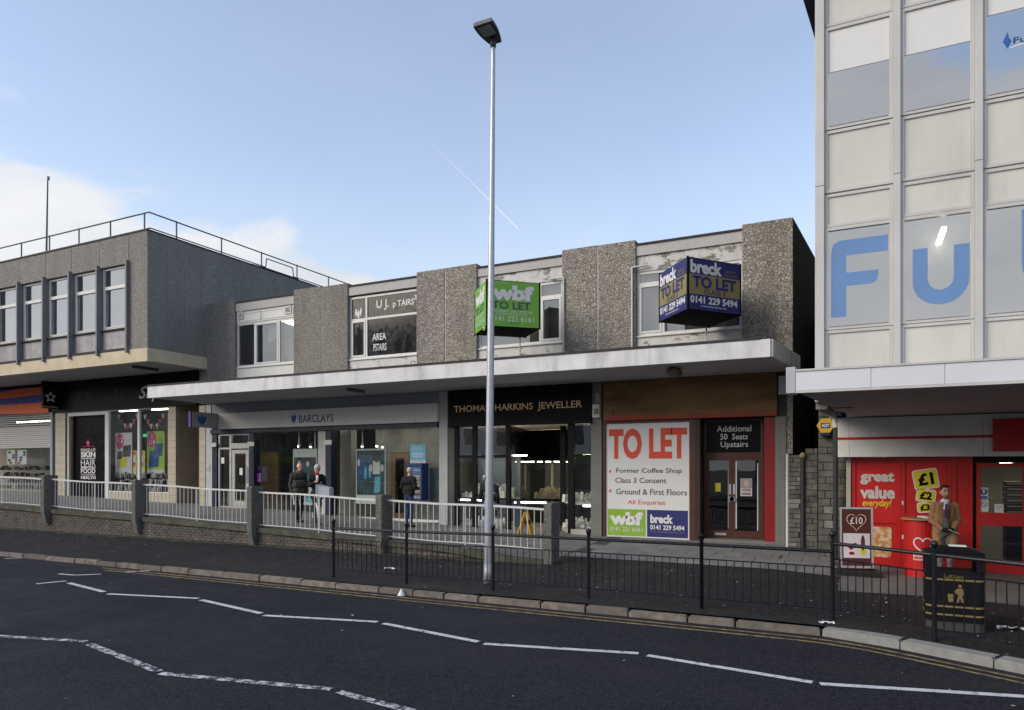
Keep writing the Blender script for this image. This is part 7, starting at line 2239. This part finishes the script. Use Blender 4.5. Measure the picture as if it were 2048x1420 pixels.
# the box she carries: open crate with a rim, tipped on its side
cr = thing('storage_box', 'pale grey plastic storage box carried by the white haired woman', 'box', (wp[0] + .50, wp[1] - .18, wp[2] + .78))
cx_, cy_, cz_ = wp[0] + .50, wp[1] - .20, wp[2] + .78
ca, sa = math.cos(math.radians(18)), math.sin(math.radians(18))
def cp(u, v, w_): return (cx_ + u * ca - v * sa, cy_ + u * sa + v * ca, cz_ + w_ - .12 * u)
def taper(u0, u1, h0, h1, d0, d1, z00, z01):
    return [cp(u0, -d0, z00), cp(u1, -d1, z01), cp(u1, d1, z01), cp(u0, d0, z00), cp(u0, -d0, z00 + h0), cp(u1, -d1, z01 + h1), cp(u1, d1, z01 + h1), cp(u0, d0, z00 + h0)]
MB().hexa(taper(-.18, .16, .34, .24, .19, .15, .0, .06)).build('box_body', m_plastic, cr)
MB().hexa(taper(-.205, -.181, .38, .38, .21, .21, -.02, -.02)).build('rim', m_plastic, cr)
MB().hexa(taper(.161, .185, .12, .10, .08, .07, .11, .12)).build('moulded_foot', m_plastic, cr)
bgx = (wp[0] + .10, wp[1] - .12, wp[2] + .22)
bgm = MB().prism([(bgx[0] - .12, bgx[2]), (bgx[0] + .12, bgx[2]), (bgx[0] + .10, bgx[2] + .30), (bgx[0] + .02, bgx[2] + .42), (bgx[0] - .03, bgx[2] + .42), (bgx[0] - .09, bgx[2] + .30)], 'y', bgx[1] - .05, bgx[1] + .05)
bgm.build('carrier_bag', m_paper, None, label='white carrier bag hanging beside the woman in the black coat', cat='bag')
MB().tube((bgx[0], bgx[1], bgx[2] + .40), (bgx[0] + .02, bgx[1] + .02, bgx[2] + .62), .008, n=6).build('bag_strap', m_paper, None, label='thin white strap of the carrier bag beside the woman', cat='strap')

# man at the cash machine, seen from behind
P = legs(m_jean, m_shoe, (.0, .0), (.03, .0), .10, .088)
P += [('c', (-.11, .0, 1.33), (.11, .0, 1.33), .13, .13, m_blk), ('c', (-.10, .0, 1.08), (.10, .0, 1.08), .14, .14, m_blk), ('c', (-.08, .0, .98), (.08, .0, .98), .14, .14, m_blk),
      ('c', (-.18, .02, 1.40), (.18, .02, 1.40), .075, .075, m_blk),
      ('c', (-.22, .01, 1.38), (-.31, .02, 1.14), .08, .068, m_blk), ('c', (-.31, .02, 1.14), (-.16, -.24, 1.10), .064, .05, m_blk),
      ('c', (.22, .01, 1.38), (.31, .02, 1.14), .08, .068, m_blk), ('c', (.31, .02, 1.14), (.12, -.26, 1.14), .064, .05, m_blk),
      ('c', (0, .0, 1.42), (0, -.03, 1.52), .06, .056, m_skin)]
P += hand((-.15, -.26, 1.10), (.3, -.9, .1), m_skin, (0, 0, -1), .5, 1.0, -1)
P += hand((.11, -.28, 1.14), (-.2, -.9, .1), m_skin, (0, 0, -1), .5, 1.0, 1)
Hd, eyes, mouth, rt = head((0, -.05, 1.60), m_skin, m_hair_g, 'crop', look=.1)
P = slim(P) + Hd
at = person('man in black sweater and blue jeans using the cash machine', on(818, 16.6), math.radians(170), P, 1.0, .011)
face_bits(at, eyes, mouth)
# person half hidden behind the lamp post, looking in at the jeweller
P = legs(m_jean_l, m_shoe, (.02, .02), (-.05, -.08), .10, .095)
P += [('c', (-.12, .0, 1.32), (.12, .0, 1.32), .14, .14, m_blk), ('c', (-.11, .0, 1.05), (.11, .0, 1.05), .15, .15, m_blk), ('c', (-.11, .0, .62), (.11, .0, .62), .15, .15, m_blk),
      ('c', (-.19, .02, 1.38), (.19, .02, 1.38), .08, .08, m_blk),
      ('c', (-.24, .01, 1.36), (-.33, .04, 1.10), .085, .07, m_blk), ('c', (-.33, .04, 1.10), (-.25, -.12, .92), .066, .052, m_blk),
      ('c', (.24, .01, 1.36), (.33, .04, 1.10), .085, .07, m_blk), ('c', (.33, .04, 1.10), (.25, -.12, .92), .066, .052, m_blk),
      ('c', (0, .0, 1.42), (0, -.03, 1.51), .06, .056, m_skin)]
P += hand((-.245, -.13, .91), (.1, -.3, -.9), m_skin, (1, 0, 0), .5, 1.0, 1)
P += hand((.245, -.13, .91), (-.1, -.3, -.9), m_skin, (-1, 0, 0), .5, 1.0, -1)
Hd, eyes, mouth, rt = head((0, -.05, 1.59), m_skin, m_hair_d, 'crop', look=0)
P = slim(P) + Hd
bk = person('person in a black coat and pale blue jeans half hidden behind the lamp post', on(979, 16.5), math.radians(178), P, .93, .012)
face_bits(bk, eyes, mouth)
